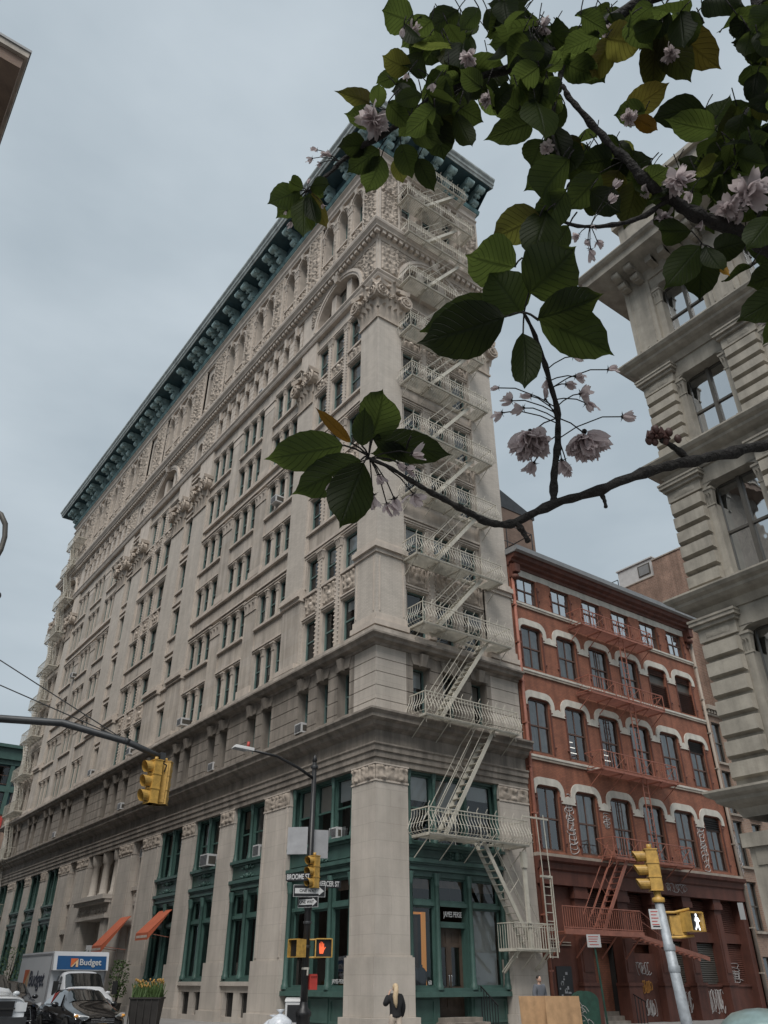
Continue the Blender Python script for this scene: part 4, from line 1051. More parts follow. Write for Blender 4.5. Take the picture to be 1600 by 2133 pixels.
for r in range(3): hood(ROWS[r][1], r)
for r, (z0, z1) in enumerate(ROWS):
    for k, (a, b) in enumerate(WX):
        rnd = random.Random(r * 10 + k); m, p = MB(TM), MB(TM); lou = 0
        if r == 2 and k >= 4: lou = 1.0
        if (r == 1 and k == 5) or (r == 0 and k == 5): lou = .24
        top = z1 - (z1 - z0) * lou
        if lou:
            m.use('frame_dark'); n = int((z1 - top) / .115)
            m.quad((a, -.2, top), (a, -.2, z1), (b, -.2, z1), (b, -.2, top)); m.use('red_dark' if lou == 1 else 'black_metal')
            for q in range(n):
                z = top + q * .115
                if lou == 1 and n * .62 < q < n * .8: continue
                m.hexa([(a, -.17, z + .05), (b, -.17, z + .05), (b, -.06, z), (a, -.06, z), (a, -.17, z + .07), (b, -.17, z + .07), (b, -.06, z + .02), (a, -.06, z + .02)])
        if lou < 1:
            window_geo(m, p, (a + b) / 2, z0, -.1, b - a, top - z0, rnd, 'frame_brown', ('curtain', 'curtain', 'curtain', 'dark_room') if r < 3 else ('dark_room',), .5, .9, True, 'pane_dark' if r < 3 else 'pane_sky')
            if r < 2 and k in (1, 2, 3, 4):
                m.use('lamp_tube')
                for q in range(3): m.box(a + .2, -.55 - q * .1, z0 + .5 + q * .3, b - .3, -.53 - q * .1, z0 + .53 + q * .3)
        o = child(m.build('window'), red)
        if p.f: p.build('pane', o)
# cornice and brackets
c = MB(TM).use('red_dark')
def run(mb, prof, a, b):
    n = len(prof); i = mb.add([(a, d, z) for d, z in prof]); j = mb.add([(b, d, z) for d, z in prof])
    for k in range(n - 1): mb.face((i + k, j + k, j + k + 1, i + k + 1))
    mb.face([i + k for k in range(n)]); mb.face([j + k for k in reversed(range(n))])
run(c, [(-.1, 20.3), (.08, 20.3), (.12, 20.42), (.3, 20.48), (.34, 20.58), (.55, 20.64), (.60, 20.8), (.70, 20.84), (-.1, 20.9)], RX0 - .02, RX1 + .35)
c.use('grey_metal'); run(c, [(-.3, 20.9), (.70, 20.84), (.86, 20.9), (.88, 21.14), (-.3, 21.2)], RX0 - .1, RX1 + .7)
c.use('red_dark')
for x in (RX0 + .28, RX1 - .18):
    c.box(x - .22, 0, 19.6, x + .22, .22, 20.3); c.box(x - .18, .2, 19.85, x + .18, .45, 20.3); c.lathe([(.02, -.16), (.2, -.1), (.22, 0), (.2, .1), (.02, .16)], 10, (x, .22, 19.6)); c.box(x - .16, 0, 19.2, x + .16, .1, 19.5)
child(c.build('cornice'), red)
c = MB(TM).use('dark_grey_metal')
for k in range(9):
    x = RX0 + .3 + k * 1.8; c.bar((x, -.4, 21.1), (x, -.4, 22.1), .035)
for z in (21.6, 22.1): c.bar((RX0 + .3, -.4, z), (RX0 + 14.7, -.4, z), .035)
c.bar((RX0 + 2.6, -.4, 21.1), (RX0 + 2.6, -.4, 23.2), .045); c.bar((RX0 + 2.6, -3, 23.2), (RX0 + 2.6, -.4, 23.2), .045); c.bar((RX0 + .6, -.4, 23.2), (RX0 + 2.6, -.4, 23.2), .04); c.bar((RX0 + .6, -.4, 21.2), (RX0 + .6, -.4, 23.2), .04)
child(c.build('roof_railing'), red)
# drainpipes
for x, zt, m_ in ((RX0 + .17, 20.4, 'red_iron'), (RX1 + .08, 20.2, 'sill_stone')):
    c = MB(TM).use(m_); c.tube([(x, .12, .2), (x, .12, zt)], .085, 8)
    for z in range(2, 20, 2): c.box(x - .12, 0, z, x + .12, .2, z + .06)
    child(c.build('drainpipe'), red)
# shop storey: sill ledge, iron lintel, columns, shutters, doorway
s = MB(TM).use('sill_stone'); s.box(RX0, -.3, 6.28, RX1 + .05, .22, 6.42)
s.use('red_dark'); run(s, [(-.3, 5.22), (.10, 5.22), (.10, 5.75), (.18, 5.82), (.22, 6.05), (.36, 6.12), (.40, 6.27), (-.3, 6.275)], RX0, RX1)
COLS = [(10.75, 11.55), (13.6, 14.3), (16.1, 16.7), (18.5, 19.1), (21.1, 21.65)]
for a, b in COLS:
    s.box(a, -.6, 1.6, b, -.05, 4.75); s.box(a - .08, -.6, 4.75, b + .08, .06, 5.0); s.box(a - .05, -.6, 5.0, b + .05, .02, 5.22); s.box(a + .12, -.05, 2.0, b - .12, -.02, 4.5)
    s.box(a - .1, -.6, .1, b + .1, .05, 1.6); s.box(a - .14, -.6, 1.5, b + .14, .1, 1.62)
s.box(RX0, -.6, .1, RX0 + .45, 0, 5.22); s.box(RX1 - .4, -.6, .1, RX1, 0, 5.22)
s.box(RX0 + .45, -.7, 0.1, 10.75, -.25, 5.2); s.box(14.3, -.7, .1, 16.1, -.3, 2.75)
s.use('sill_stone')
for z in (2.95, 3.05): s.box(RX0 + .5, -.25, z, 10.4, -.2, z + .04)
child(s.build('shopfront'), red)
for k, (a, b, z0, z1) in enumerate([(16.7, 18.5, 1.55, 3.3), (19.1, 21.1, 1.55, 3.3), (21.65, 23.5, 1.55, 3.3), (21.65, 23.5, 3.7, 5.2), (19.1, 21.1, 3.7, 5.2), (16.7, 18.5, 3.7, 5.2), (14.3, 16.1, 3.1, 5.2), (11.55, 13.6, 3.1, 5.2)]):
    s = MB(TM).use('red_dark')
    if k in (0, 1): s.use('frame_dark')
    n = int((z1 - z0) / .09)
    for q in range(n): s.hexa([(a, -.62, z0 + q * .09), (b, -.62, z0 + q * .09), (b, -.54, z0 + q * .09 + .02), (a, -.54, z0 + q * .09 + .02), (a, -.62, z0 + q * .09 + .085), (b, -.62, z0 + q * .09 + .085), (b, -.56, z0 + q * .09 + .085), (a, -.56, z0 + q * .09 + .085)])
    s.use('red_dark')
    if z0 < 2:
        s.box(a, -.7, .1, b, -.35, z0 - .1); s.box(a, -.7, z0 - .1, b, -.3, z0); s.box(a, -.7, 3.3, b, -.4, 3.72)
    child(s.build('shutter'), red)
s = MB(TM).use('dark_room'); s.box(11.6, -2.6, .1, 13.55, -2.5, 3.1); s.quad((11.6, -.6, .1), (11.6, -2.5, .1), (11.6, -2.5, 3.1), (11.6, -.6, 3.1)); s.quad((13.55, -2.5, .1), (13.55, -.6, .1), (13.55, -.6, 3.1), (13.55, -2.5, 3.1)); s.quad((11.6, -2.5, 3.1), (11.6, -.6, 3.1), (13.55, -.6, 3.1), (13.55, -2.5, 3.1))
s.use('stone_dark')
for k in range(3): s.box(11.6, -2.4, .1 + k * .0, 13.55, -.1 - k * .3, .25 + k * .16)
s.use('black_metal')
for k in range(8): s.bar((13.7, .6 - k * .16, .15), (13.7, .6 - k * .16, .95 + k * .07), .025)
s.bar((13.7, .65, .92), (13.7, -.6, 1.5), .035)
child(s.build('doorway'), red)
s = MB(TM).use('black_metal'); s.box(9.35, -.24, .9, 10.25, -.20, 2.2); s.use('sign_back')
for k in range(14):
    x = 9.4 + random.random() * .7; z = .95 + random.random() * 1.0; s.box(x, -.2, z, x + .06 + random.random() * .12, -.19, z + .05 + random.random() * .12)
child(s.build('notice_board'), red)

# graffiti tags: loops and zigzags of paint lying on the walls
def tagline(mb, T, x0, x1, z0, z1, d, seed, n=4, r=.022, loopy=True):
    rnd = random.Random(seed); mb.frame(T)
    vert = (z1 - z0) > (x1 - x0); m = n * 3
    for k in range(m):
        t = (k + .5) / m
        if vert: cx, cz = (x0 + x1) / 2, z0 + (z1 - z0) * t; rx, rz = (x1 - x0) * .45, (z1 - z0) / m * 1.1
        else: cx, cz = x0 + (x1 - x0) * t, (z0 + z1) / 2; rx, rz = (x1 - x0) / m * .9, (z1 - z0) * .48
        ph = rnd.uniform(0, 6.28); kind = rnd.random(); pts = []
        for q in range(15):
            a = ph + q / 14 * rnd.choice((4.2, 5.5, 6.2)) if False else ph + q / 14 * (3.6 + 3.2 * kind)
            sp = 1.0 if kind < .55 else 1 - .6 * q / 14
            pts.append((cx + rx * sp * math.cos(a) + rx * .25 * math.sin(2 * a + ph), d, cz + rz * sp * math.sin(a)))
        mb.tube(pts, r * rnd.uniform(.7, 1.25), 4)
        if rnd.random() < .5:
            zx = cx + rnd.uniform(-.6, .6) * rx; mb.tube([(zx, d, cz - rz * .9), (zx + rnd.uniform(-.1, .1), d, cz + rz * .9)], r, 4)
for q in ((10.72, 11.35, 6.65, 9.0, .012, 3, 4, .020), (13.35, 13.85, 7.9, 8.5, .012, 8, 2, .018), (20.9, 21.5, 6.6, 8.9, .012, 5, 4, .020), (24.2, 24.55, 6.6, 8.7, .0, 15, 3, .018), (17.3, 18.9, 5.35, 5.75, .105, 21, 2, .016),
          (14.5, 15.6, 1.9, 2.4, -.285, 31, 2, .018), (14.9, 15.6, .35, 1.0, -.285, 33, 2, .018), (17.0, 18.4, .4, 1.3, -.335, 41, 3, .018), (19.3, 20.9, .35, 1.35, -.335, 43, 4, .018), (21.8, 23.2, .7, 2.4, -.52, 45, 4, .016), (14.9, 15.5, 1.2, 1.7, -.285, 51, 2, .03)):
    gr = MB().use('graffiti_orange' if q[5] == 51 else 'graffiti'); tagline(gr, TM, *q); child(gr.build('graffiti'), red)


# ------------------------------------------------------------------ neighbours farther along the side street
bt = empty('tan_brick_building', (24.1, 0, 0), 0, 'low tan brick building squeezed between the red facade and the grey iron one', 'building')
m = MB(TM).use('brick_tan'); hs = [(24.55, 25.5, z, z + 2.35) for z in (.4, 3.9, 7.0, 9.7, 12.5)] + [(26.4, 27.4, z, z + 2.35) for z in (.4, 3.9, 7.0, 9.7, 12.5)]
panel(m, 24.15, 29.8, 0, 15.2, -.02, hs, .25); m.box(24.15, -10, 0, 29.8, -.8, 15.4); m.use('sill_stone'); m.box(24.1, -.3, 15.5, 29.85, .3, 15.75); m.box(24.1, -.3, 15.2, 29.85, .12, 15.3)
for k in range(20): m.box(24.2 + k * .28, -.1, 15.3, 24.34 + k * .28, .22, 15.5)
m.use('sill_stone')
for h in hs: m.box(h[0] - .1, -.1, h[2] - .12, h[1] + .1, .1, h[2])
child(m.build('wall'), bt)
for k, h in enumerate(hs):
    a, p = MB(TM), MB(TM); window_geo(a, p, (h[0] + h[1]) / 2, h[2], -.16, h[1] - h[0], h[3] - h[2], random.Random(k), 'frame_dark', ('curtain', 'blind'), .5, .5, False, 'pane_dark'); o = child(a.build('window'), bt); p.build('pane', o)
bp = empty('pink_brick_building', (30, 0, 0), 0, 'tall pinkish brick side wall with a pale rooftop flat, beyond the red facade', 'building')
m = MB().use('brick_pink'); m.box(30.0, .6, 0, 42, 10.5, 28.2); m.box(30.02, -.5, 0, 42, 5.2, 29.45)
m.use('brick_brown'); m.box(29.9, -.2, 0, 31, 2.6, 23.4)
m.use('sill_stone'); m.box(29.96, -.52, 29.45, 42, 5.22, 29.55); m.box(29.96, 5.24, 28.2, 42, 10.5, 28.28)
child(m.build('wall'), bp)
m = MB().use('render_white'); m.box(30.3, 5.3, 28.3, 38, 8.6, 29.9); m.box(30.2, 5.25, 29.9, 38.1, 8.7, 30.0); 
m.use('frame_dark'); m.box(30.24, 5.6, 28.7, 30.3, 6.7, 29.6); m.use('grey_metal'); m.box(30.22, 5.7, 28.75, 30.24, 6.6, 29.5)
m.use('dark_grey_metal')
for y in (.4, 1.6): m.lathe([(.3, 0), (.3, .5), (.42, .55), (.42, .9), (.1, 1.05)], 10, (31, y, 29.5))
for k in range(6): m.bar((30.3, 8.7 + k * .6, 28.25), (30.3, 8.7 + k * .6, 29.3), .05)
m.bar((30.3, 8.7, 29.3), (30.3, 11.7, 29.3), .05)
child(m.build('rooftop_flat'), bp)
bb = empty('brown_brick_wall', (8.5, 6, 0), 0, 'brown brick stair bulkhead with a sloping grey metal top beside the corner building', 'wall')
m = MB().use('brick_brown'); m.box(8.45, 5, 0, 16.6, 16, 28.3); child(m.build('brickwork'), bb)
m = MB().use('dark_grey_metal'); m.hexa([(8.45, 4.95, 28.304), (16.75, 4.95, 28.304), (16.75, 16, 28.304), (8.45, 16, 28.304), (8.45, 4.95, 31.4), (16.75, 4.95, 28.55), (16.75, 16, 28.55), (8.45, 16, 31.4)])
child(m.build('sloping_roof'), bb)

# ------------------------------------------------------------------ grey cast-iron building on the right
gi = empty('cast_iron_building', (0, -14.7, 0), 0, 'grey painted cast iron loft building with banded piers and wide windows', 'building')
FL = [(-.2, 5.5), (5.5, 10.5), (10.5, 14.84), (14.84, 18.82), (18.82, 23.1)]
NB = 9; BAY = 2.76; PW = .96
w_ = MB(TR).use('grey_iron')
w_.box(0.02, -12, 0, NB * BAY + 1, -1.0, 23.0)
GW = []
for f, (zb, zt) in enumerate(FL):
    cz = zt - (.62 if f < 4 else .1)       # underside of the cornice
    sill = zb + (.35 if f else .9); top = cz - (.58 if f < 4 else 1.40)
    for k in range(NB + 1):
        u0 = k * BAY; u1 = u0 + PW
        if f in (1, 2, 3):
            zc = cz - .62; z0 = zb + .15
            w_.box(u0, -1, z0, u1, -.04, zc); n = max(6, round((zc - z0 - .25) / .45)); h = (zc - z0 - .12) / n
            for q in range(n):
                a, b = z0 + .12 + q * h, z0 + .12 + (q + 1) * h - .085
                w_.hexa([(u0 - .04, -.04, a), (u1 + .04, -.04, a), (u1 - .0, .12, a + .05), (u0 + .0, .12, a + .05), (u0 - .04, -.04, b), (u1 + .04, -.04, b), (u1 - .0, .12, b - .02), (u0 + .0, .12, b - .02)])
            w_.box(u0 - .06, -1, zc, u1 + .06, .06, zc + .34); carve(w_, u0 + .14, u1 - .14, zc + .08, zc + .27, .065, .03, k + f * 7, .05)
            w_.box(u0 - .12, -1, zc + .34, u1 + .12, .16, zc + .44); w_.box(u0 - .18, -1, zc + .44, u1 + .18, .24, zc + .54); w_.box(u0 - .2, -1, zc + .54, u1 + .2, .27, zc + .6)
        elif f == 4:
            w_.box(u0, -1, zb, u1, .02, cz - .3)
            for q in ((u0 + .14, u0 + .17), (u1 - .17, u1 - .14)): w_.box(q[0], .02, zb + .6, q[1], .045, cz - .75)
            for z, s_ in ((zb + .35, 1), (cz - .55, -1)):
                for q in range(8):
                    t0, t1 = math.pi * q / 8, math.pi * (q + 1) / 8
                    w_.bar((u0 + PW / 2 - .26 * math.cos(t0), .03, z + s_ * .24 * math.sin(t0)), (u0 + PW / 2 - .26 * math.cos(t1), .03, z + s_ * .24 * math.sin(t1)), .05)
                w_.ball((u0 + PW / 2, .03, z + .06), .08, .05, .08, 7, 4)
        else:
            w_.box(u0, -1, 0, u1, .05, cz - .3); w_.box(u0 - .1, -1, cz - .6, u1 + .1, .16, cz - .3)
            if True:
                w_.box(u0 + .15, .05, 3.9, u1 - .15, .08, 4.5)
        # inner half columns with leafy capitals beside the opening
        if k < NB:
            o0, o1 = u1, u0 + BAY
            for u, s_ in ((o0 + .1, 1), (o1 - .1, -1)):
                w_.box(u - .13, -1, sill + .2, u + .13, -.12, top - .55); w_.box(u - .17, -1, sill, u + .17, -.08, sill + .2)
                small_cap(w_, u - .13, u + .13, top - .05, -.14, .5)
            # arch with rounded corners
            r = .42; d = -.06; a, b = o0 + .0, o1 - .0
            w_.box(a, -1, top + .1, b, d, cz + .05)
            for q in range(6):
                t0, t1 = math.pi / 2 * q / 6, math.pi / 2 * (q + 1) / 6
                for s_ in (0, 1):
                    X = lambda t: (a + r - r * math.cos(t)) if s_ == 0 else (b - r + r * math.cos(t))
                    Z = lambda t: top + .1 - r + r * math.sin(t)
                    w_.quad((X(t0), d, Z(t0)), (X(t0), d, top + .12), (X(t1), d, top + .12), (X(t1), d, Z(t1))); w_.quad((X(t0), d, Z(t0)), (X(t1), d, Z(t1)), (X(t1), -.8, Z(t1)), (X(t0), -.8, Z(t0)))
            GW.append(((o0 + o1) / 2, sill, top + .1 - sill, o1 - o0 - .36, f))
    # flat wall behind the capital zone and cornice
    w_.box(-.02, -1, cz + .05, NB * BAY + PW, .0, zt - .05)
child(w_.build('wall'), gi)
def gcorn(z, p, name='belt_course', deep=1.0):
    m = MB(TR).use('grey_iron'); prof = [(-.5, z - .62 * deep), (.0, z - .62 * deep), (.06, z - .5 * deep), (.10, z - .42 * deep), (.30 * deep, z - .34 * deep), (p - .2, z - .26 * deep), (p - .18, z - .16), (p - .06, z - .10), (p, z - .02), (p, z + .03), (-.5, z + .08)]
    n = len(prof); e = NB * BAY + PW
    i = m.add([(-d, d, zz) for d, zz in prof]); j = m.add([(e, d, zz) for d, zz in prof]); k0 = m.add([(-d, -12, zz) for d, zz in prof])
    for k in range(n - 1): m.face((i + k, j + k, j + k + 1, i + k + 1)); m.face((k0 + k, i + k, i + k + 1, k0 + k + 1))
    return child(m.build(name), gi)
for f in range(4): gcorn(FL[f][1], .58, 'belt_course', .9)
cc = gcorn(23.1, 1.15, 'cornice', 1.6)
for k in range(NB + 1):
    for q in (.22, .74):
        m = MB(TR).use('grey_iron'); u = k * BAY + q; m.box(u - .13, 0, 22.1, u + .13, .28, 22.75); m.box(u - .12, .28, 22.35, u + .12, .62, 22.72)
        m.tube([(u - .14, .34, 22.22), (u + .14, .34, 22.22)], .13, 8); m.tube([(u - .14, .62, 22.5), (u + .14, .62, 22.5)], .15, 8)
        for z in (22.2, 22.3, 22.4): m.tube([(u - .15, .29, z - .1), (u, .33, z - .14), (u + .15, .29, z - .1)], .025, 5)
        m.build('bracket', cc)
    for q in (1.4, 1.9, 2.35):
        m = MB(TR).use('grey_iron'); m.tube([(k * BAY + q - .12, .3, 22.45), (k * BAY + q + .12, .3, 22.45)], .14, 8); m.box(k * BAY + q - .12, 0, 22.3, k * BAY + q + .12, .5, 22.7); m.build('bracket', cc)

m = MB(TR).use('grey_iron')
m.box(.3, -1.0, 23.2, 5.5, .0, 25.3); m.box(.15, -1.1, 25.3, 5.65, .15, 25.5); m.box(.45, -1, 25.5, 5.3, -.1, 26.3); m.box(.3, -1.1, 26.3, 5.5, .06, 26.5); m.ball((.9, -.5, 26.9), .35, .35, .5, 10, 6); m.box(.6, 0, 23.6, 1.6, .04, 25.0)
child(m.build('parapet'), gi)
for k in range(NB): pass
rnd = random.Random(3)
for k, (uc, z0, h, w0, f) in enumerate(GW):
    a, p = MB(TR), MB(TR); D = -.45
    for s_ in (-1, 1): window_geo(a, p, uc + s_ * w0 / 4, z0, D, w0 / 2 - .03, h, rnd, 'frame_dark', ('curtain', 'dark_room', 'dark_room'), .48, .9, False, 'pane_sky')
    a.use('frame_dark'); a.box(uc - .05, D - .1, z0, uc + .05, D + .04, z0 + h)
    o = child(a.build('window'), gi); p.build('pane', o)

# ------------------------------------------------------------------ far green building, and the dark cornice over the near street corner
fg = empty('green_iron_building', (2, 86, 0), 0, 'distant dark green iron fronted building at the far end of the street', 'building')
m = MB(TM); mm = m.frame(lambda p: (p[0], 86 - p[1], p[2]))
m.use('verdigris_dark'); m.box(-12, -10, 19.6, 30, -.2, 26.6)
m.use('green_iron'); m.box(-12, -.2, 26.2, 30, .5, 27.6); m.box(-12, -.2, 27.6, 30, .9, 28.0); m.box(-12, -.2, 25.6, 30, .15, 26.2); m.box(-12, -.2, 22.3, 30, .12, 23.0)
for k in range(16): m.box(-11.5 + k * 2.6, -.2, 19.6, -11.0 + k * 2.6, .1, 25.6)
m.use('brick_tan'); m.box(-12, -10, 0, 30, -.1, 19.6); m.use('sign_red'); m.box(-12, -.1, 16, 4.6, .05, 19.4)
child(m.build('wall'), fg)
for k in range(15):
    for z in (20.0, 23.2):
        a, p = MB(lambda q: (q[0], 86 - q[1], q[2])), MB(lambda q: (q[0], 86 - q[1], q[2]))
        window_geo(a, p, -9.7 + k * 2.6, z, -.1, 1.9, 2.2, rnd, 'frame_brown', ('blind_white',), .5, .1); o = child(a.build('window'), fg); p.build('pane', o)
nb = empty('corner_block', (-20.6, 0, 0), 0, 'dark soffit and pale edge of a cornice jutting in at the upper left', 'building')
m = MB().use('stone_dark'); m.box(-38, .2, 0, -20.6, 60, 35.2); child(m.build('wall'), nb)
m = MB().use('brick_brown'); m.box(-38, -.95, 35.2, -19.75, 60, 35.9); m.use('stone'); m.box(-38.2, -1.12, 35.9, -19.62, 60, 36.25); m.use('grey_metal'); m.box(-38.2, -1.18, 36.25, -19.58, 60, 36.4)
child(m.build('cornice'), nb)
# ------------------------------------------------------------------ fire escapes
def balcony(mb, rl, u0, u1, z, d1, belly=True, hole=None, step=.165, finial=True, d0=.05, h=.95):
    """slatted deck on brackets, with a bowed railing round three sides"""
    n = int((d1 - d0) / .085)
    for k in range(n + 1):
        d = d0 + (d1 - d0) * k / n; segs = [(u0, u1)]
        if hole and hole[2] < d < hole[3]: segs = [(u0, hole[0]), (hole[1], u1)]
        for a, b in segs: mb.box(a, d - .022, z - .02, b, d + .022, z + .015)
    m = max(2, int((u1 - u0) / 1.15))
    for k in range(m + 1):
        u = u0 + .12 + (u1 - u0 - .24) * k / m
        mb.box(u - .025, 0, z - .07, u + .025, d1, z - .021); mb.bar((u, d1 - .1, z - .05), (u, .02, z - .75), .03); mb.bar((u, d1 - .12, z - .05), (u, d1 - .12, z - .3), .02)
    mb.box(u0, d1 - .03, z - .06, u1, d1 + .01, z + .04); mb.box(u0 - .01, d0, z - .06, u0 + .03, d1, z + .04); mb.box(u1 - .03, d0, z - .06, u1 + .01, d1, z + .04)
    rl.box(u0 - .02, d1 - .02, z + h - .02, u1 + .02, d1 + .02, z + h + .02); rl.box(u0 - .02, d0, z + h - .02, u0 + .02, d1, z + h + .02); rl.box(u1 - .02, d0, z + h - .02, u1 + .02, d1, z + h + .02)
    rl.box(u0 - .02, d1 - .012, z + h - .15, u1 + .02, d1 + .012, z + h - .125)
    prof = [(0, .02), (.13, .10), (.20, .25), (.13, .45), (.02, .66), (0, .82), (0, h)] if belly else [(0, .02), (0, h)]
    def bar(p, o):
        rl.tube([(p[0] + o[0] * b, p[1] + o[1] * b, z + t * h / .95) for b, t in prof], .0125, 4, False)
    nf = int((u1 - u0) / step)
    for k in range(nf + 1): bar((u0 + (u1 - u0) * k / nf, d1), (0, 1))
    ns_ = max(2, int((d1 - d0) / step))
    for k in range(ns_): 
        d = d0 + (d1 - d0) * k / ns_; bar((u0, d), (-1, 0)); bar((u1, d), (1, 0))
    if belly:
        for bz in (.12, .42): rl.tube([(u0 - .13, d0, z + bz), (u0 - .13, d1 + .13, z + bz), (u1 + .13, d1 + .13, z + bz), (u1 + .13, d0, z + bz)], .011, 4)
        for u in (u0, u1, (u0 + u1) / 2, u0 + (u1 - u0) * .25, u0 + (u1 - u0) * .75): rl.bar((u, d1, z), (u, d1, z + h), .03)
    if finial:
        for k in range(0, nf + 1, 3):
            u = u0 + (u1 - u0) * k / nf
            rl.tube([(u, d1, z + h), (u, d1, z + h + .1), (u + .04, d1 + .03, z + h + .17), (u + .0, d1 + .09, z + h + .19), (u - .02, d1 + .08, z + h + .12)], .014, 4)
def flight(mb, hr, p, q, d0, d1, n=13, rails=True, fl=1):
    """a steep iron stair from p=(u,z) at the top to q at the foot"""
    for d in (d0, d1): mb.bar((p[0], d, p[1]), (q[0], d, q[1]), .035, .17)
    for k in range(1, n):
        t = k / n; u = p[0] + (q[0] - p[0]) * t; z = p[1] + (q[1] - p[1]) * t; s = .11 * fl
        mb.box(u - .11, d0, z - .012, u + .11, d1, z + .012)
    if rails:
        nx, nz = -(q[1] - p[1]), (q[0] - p[0]); l = math.hypot(nx, nz); nx, nz = nx / l, nz / l
        if nz < 0: nx, nz = -nx, -nz
        for d in (d0, d1):
            for o in (.48, .92): hr.bar((p[0] + nx * o * .8, d, p[1] + nz * o + .1), (q[0] + nx * o * .8, d, q[1] + nz * o + .1), .024)
            for t in (.05, .5, .95):
                u = p[0] + (q[0] - p[0]) * t; z = p[1] + (q[1] - p[1]) * t; hr.bar((u, d, z), (u + nx * .72, d, z + nz * .92 + .1), .02)
fe = empty('fire_escape', (4, -1, 0), 0, 'cream iron fire escape with bowed railings zigzagging down the short front of the corner building', 'fire escape')
DZ = [6.45, 11.0, 15.05, 18.35, 21.9, 25.4, 29.0, 32.6, 36.45, 40.4, 43.8, 47.3]
for k, z in enumerate(DZ):
    u0, u1 = (1.72, 7.05) if k < 3 else (1.45, 6.85)
    if k == 11: u0, u1 = 2.4, 6.6
    b, r = MB(TM).use('cream_iron'), MB(TM).use('cream_iron')
    off = 1.1 if k < 11 else 1.0
    balcony(b, r, u0, u1, z, off, True, (4.9, 6.1, .25, .85) if k else (4.6, 5.6, .25, .85))
    o = child(b.build('balcony'), fe); r.build('railing', o)
    if k:
        s, h = MB(TM).use('cream_iron'), MB(TM).use('cream_iron')
        flight(s, h, (5.75, z), (2.75, DZ[k - 1] + .02), .30, .82, 15)
        o = child(s.build('stair'), fe); h.build('handrail', o)
s, h = MB(TM).use('cream_iron'), MB(TM).use('cream_iron')
flight(s, h, (4.75, 6.4), (7.05, 2.75), .35, .85, 15, True)
o = child(s.build('stair'), fe); h.build('handrail', o)
b, r = MB(TM).use('cream_iron'), MB(TM).use('cream_iron')
balcony(b, r, 5.95, 8.15, 2.72, 1.0, False, None, .13, False, h=.9)
b.bar((6.2, .95, 2.7), (6.2, .02, 1.95), .07); b.bar((7.8, .95, 2.7), (7.8, .02, 1.95), .07)
b.box(6.72, .9, 2.75, 6.9, .98, 6.2); b.box(6.68, .86, 5.6, 6.94, 1.02, 6.2)
o = child(b.build('balcony'), fe); r.build('railing', o)
l = MB(TM).use('cream_iron')
for u in (7.72, 8.14): l.bar((u, 1.05, 2.45), (u, 1.05, 5.4), .04); l.bar((u + (.0), 1.08, 5.3), (u - .02, 1.02, 7.75), .03)
for u in (7.66, 8.2): l.bar((u, 1.1, 2.65), (u, 1.1, 5.35), .03)
for k in range(10): l.bar((7.72, 1.05, 2.48 + k * .31), (8.14, 1.05, 2.48 + k * .31), .028)
l.box(6.9, .98, 7.55, 8.4, 1.04, 7.62); l.box(7.6, 1.0, 5.3, 8.25, 1.1, 5.38)
child(l.build('drop_ladder'), fe)

f2 = empty('fire_escape', (-.5, 57, 0), 0, 'pale iron fire escape on the long front at the far end of the corner building', 'fire escape')
for k, z in enumerate(DZ[:-1] + [44.0]):
    if k > 10: break
    b, r = MB(TB).use('cream_iron'), MB(TB).use('cream_iron')
    balcony(b, r, 54.9, 59.3, z, .95, False, None, .2, False)
    o = child(b.build('balcony'), f2); r.build('railing', o)
    s, h = MB(TB).use('cream_iron'), MB(TB).use('cream_iron')
    zl = DZ[k - 1] if k else 2.6
    if k % 1 == 0: flight(s, h, (58.3, z), (55.9, zl), .35, .8, 12)
    o = child(s.build('stair'), f2); h.build('handrail', o)

f3_ = empty('fire_escape', (15.5, -1, 0), 0, 'rust red fire escape with crossed bars on the red brick building', 'fire escape')
RZ = [6.45, 10.35, 14.1, 17.75]
def xrail(rl, u0, u1, z, d1, h=.85):
    for zz in (z + h, z + .1): rl.box(u0, d1 - .02, zz - .02, u1, d1 + .02, zz + .02); rl.box(u0 - .02, .05, zz - .02, u0 + .02, d1, zz + .02); rl.box(u1 - .02, .05, zz - .02, u1 + .02, d1, zz + .02)
    n = 6; w = (u1 - u0) / n
    for k in range(n):
        a, b = u0 + k * w, u0 + (k + 1) * w; rl.bar((a, d1, z), (a, d1, z + h), .035)
        if k % 2: 
            rl.bar((a, d1, z + .1), (b, d1, z + h), .018); rl.bar((a, d1, z + h), (b, d1, z + .1), .018); rl.bar(((a + b) / 2 - .1, d1, z + .1), ((a + b) / 2 - .1, d1, z + h), .015)
        else:
            for q in range(1, 5): rl.bar((a + w * q / 5, d1, z + .1), (a + w * q / 5, d1, z + h), .015)
    rl.bar((u1, d1, z), (u1, d1, z + h), .035)
    for u in (u0, u1): rl.bar((u, .05, z + .1), (u, d1, z + h), .018); rl.bar((u, d1, z + .1), (u, .05, z + h), .018)
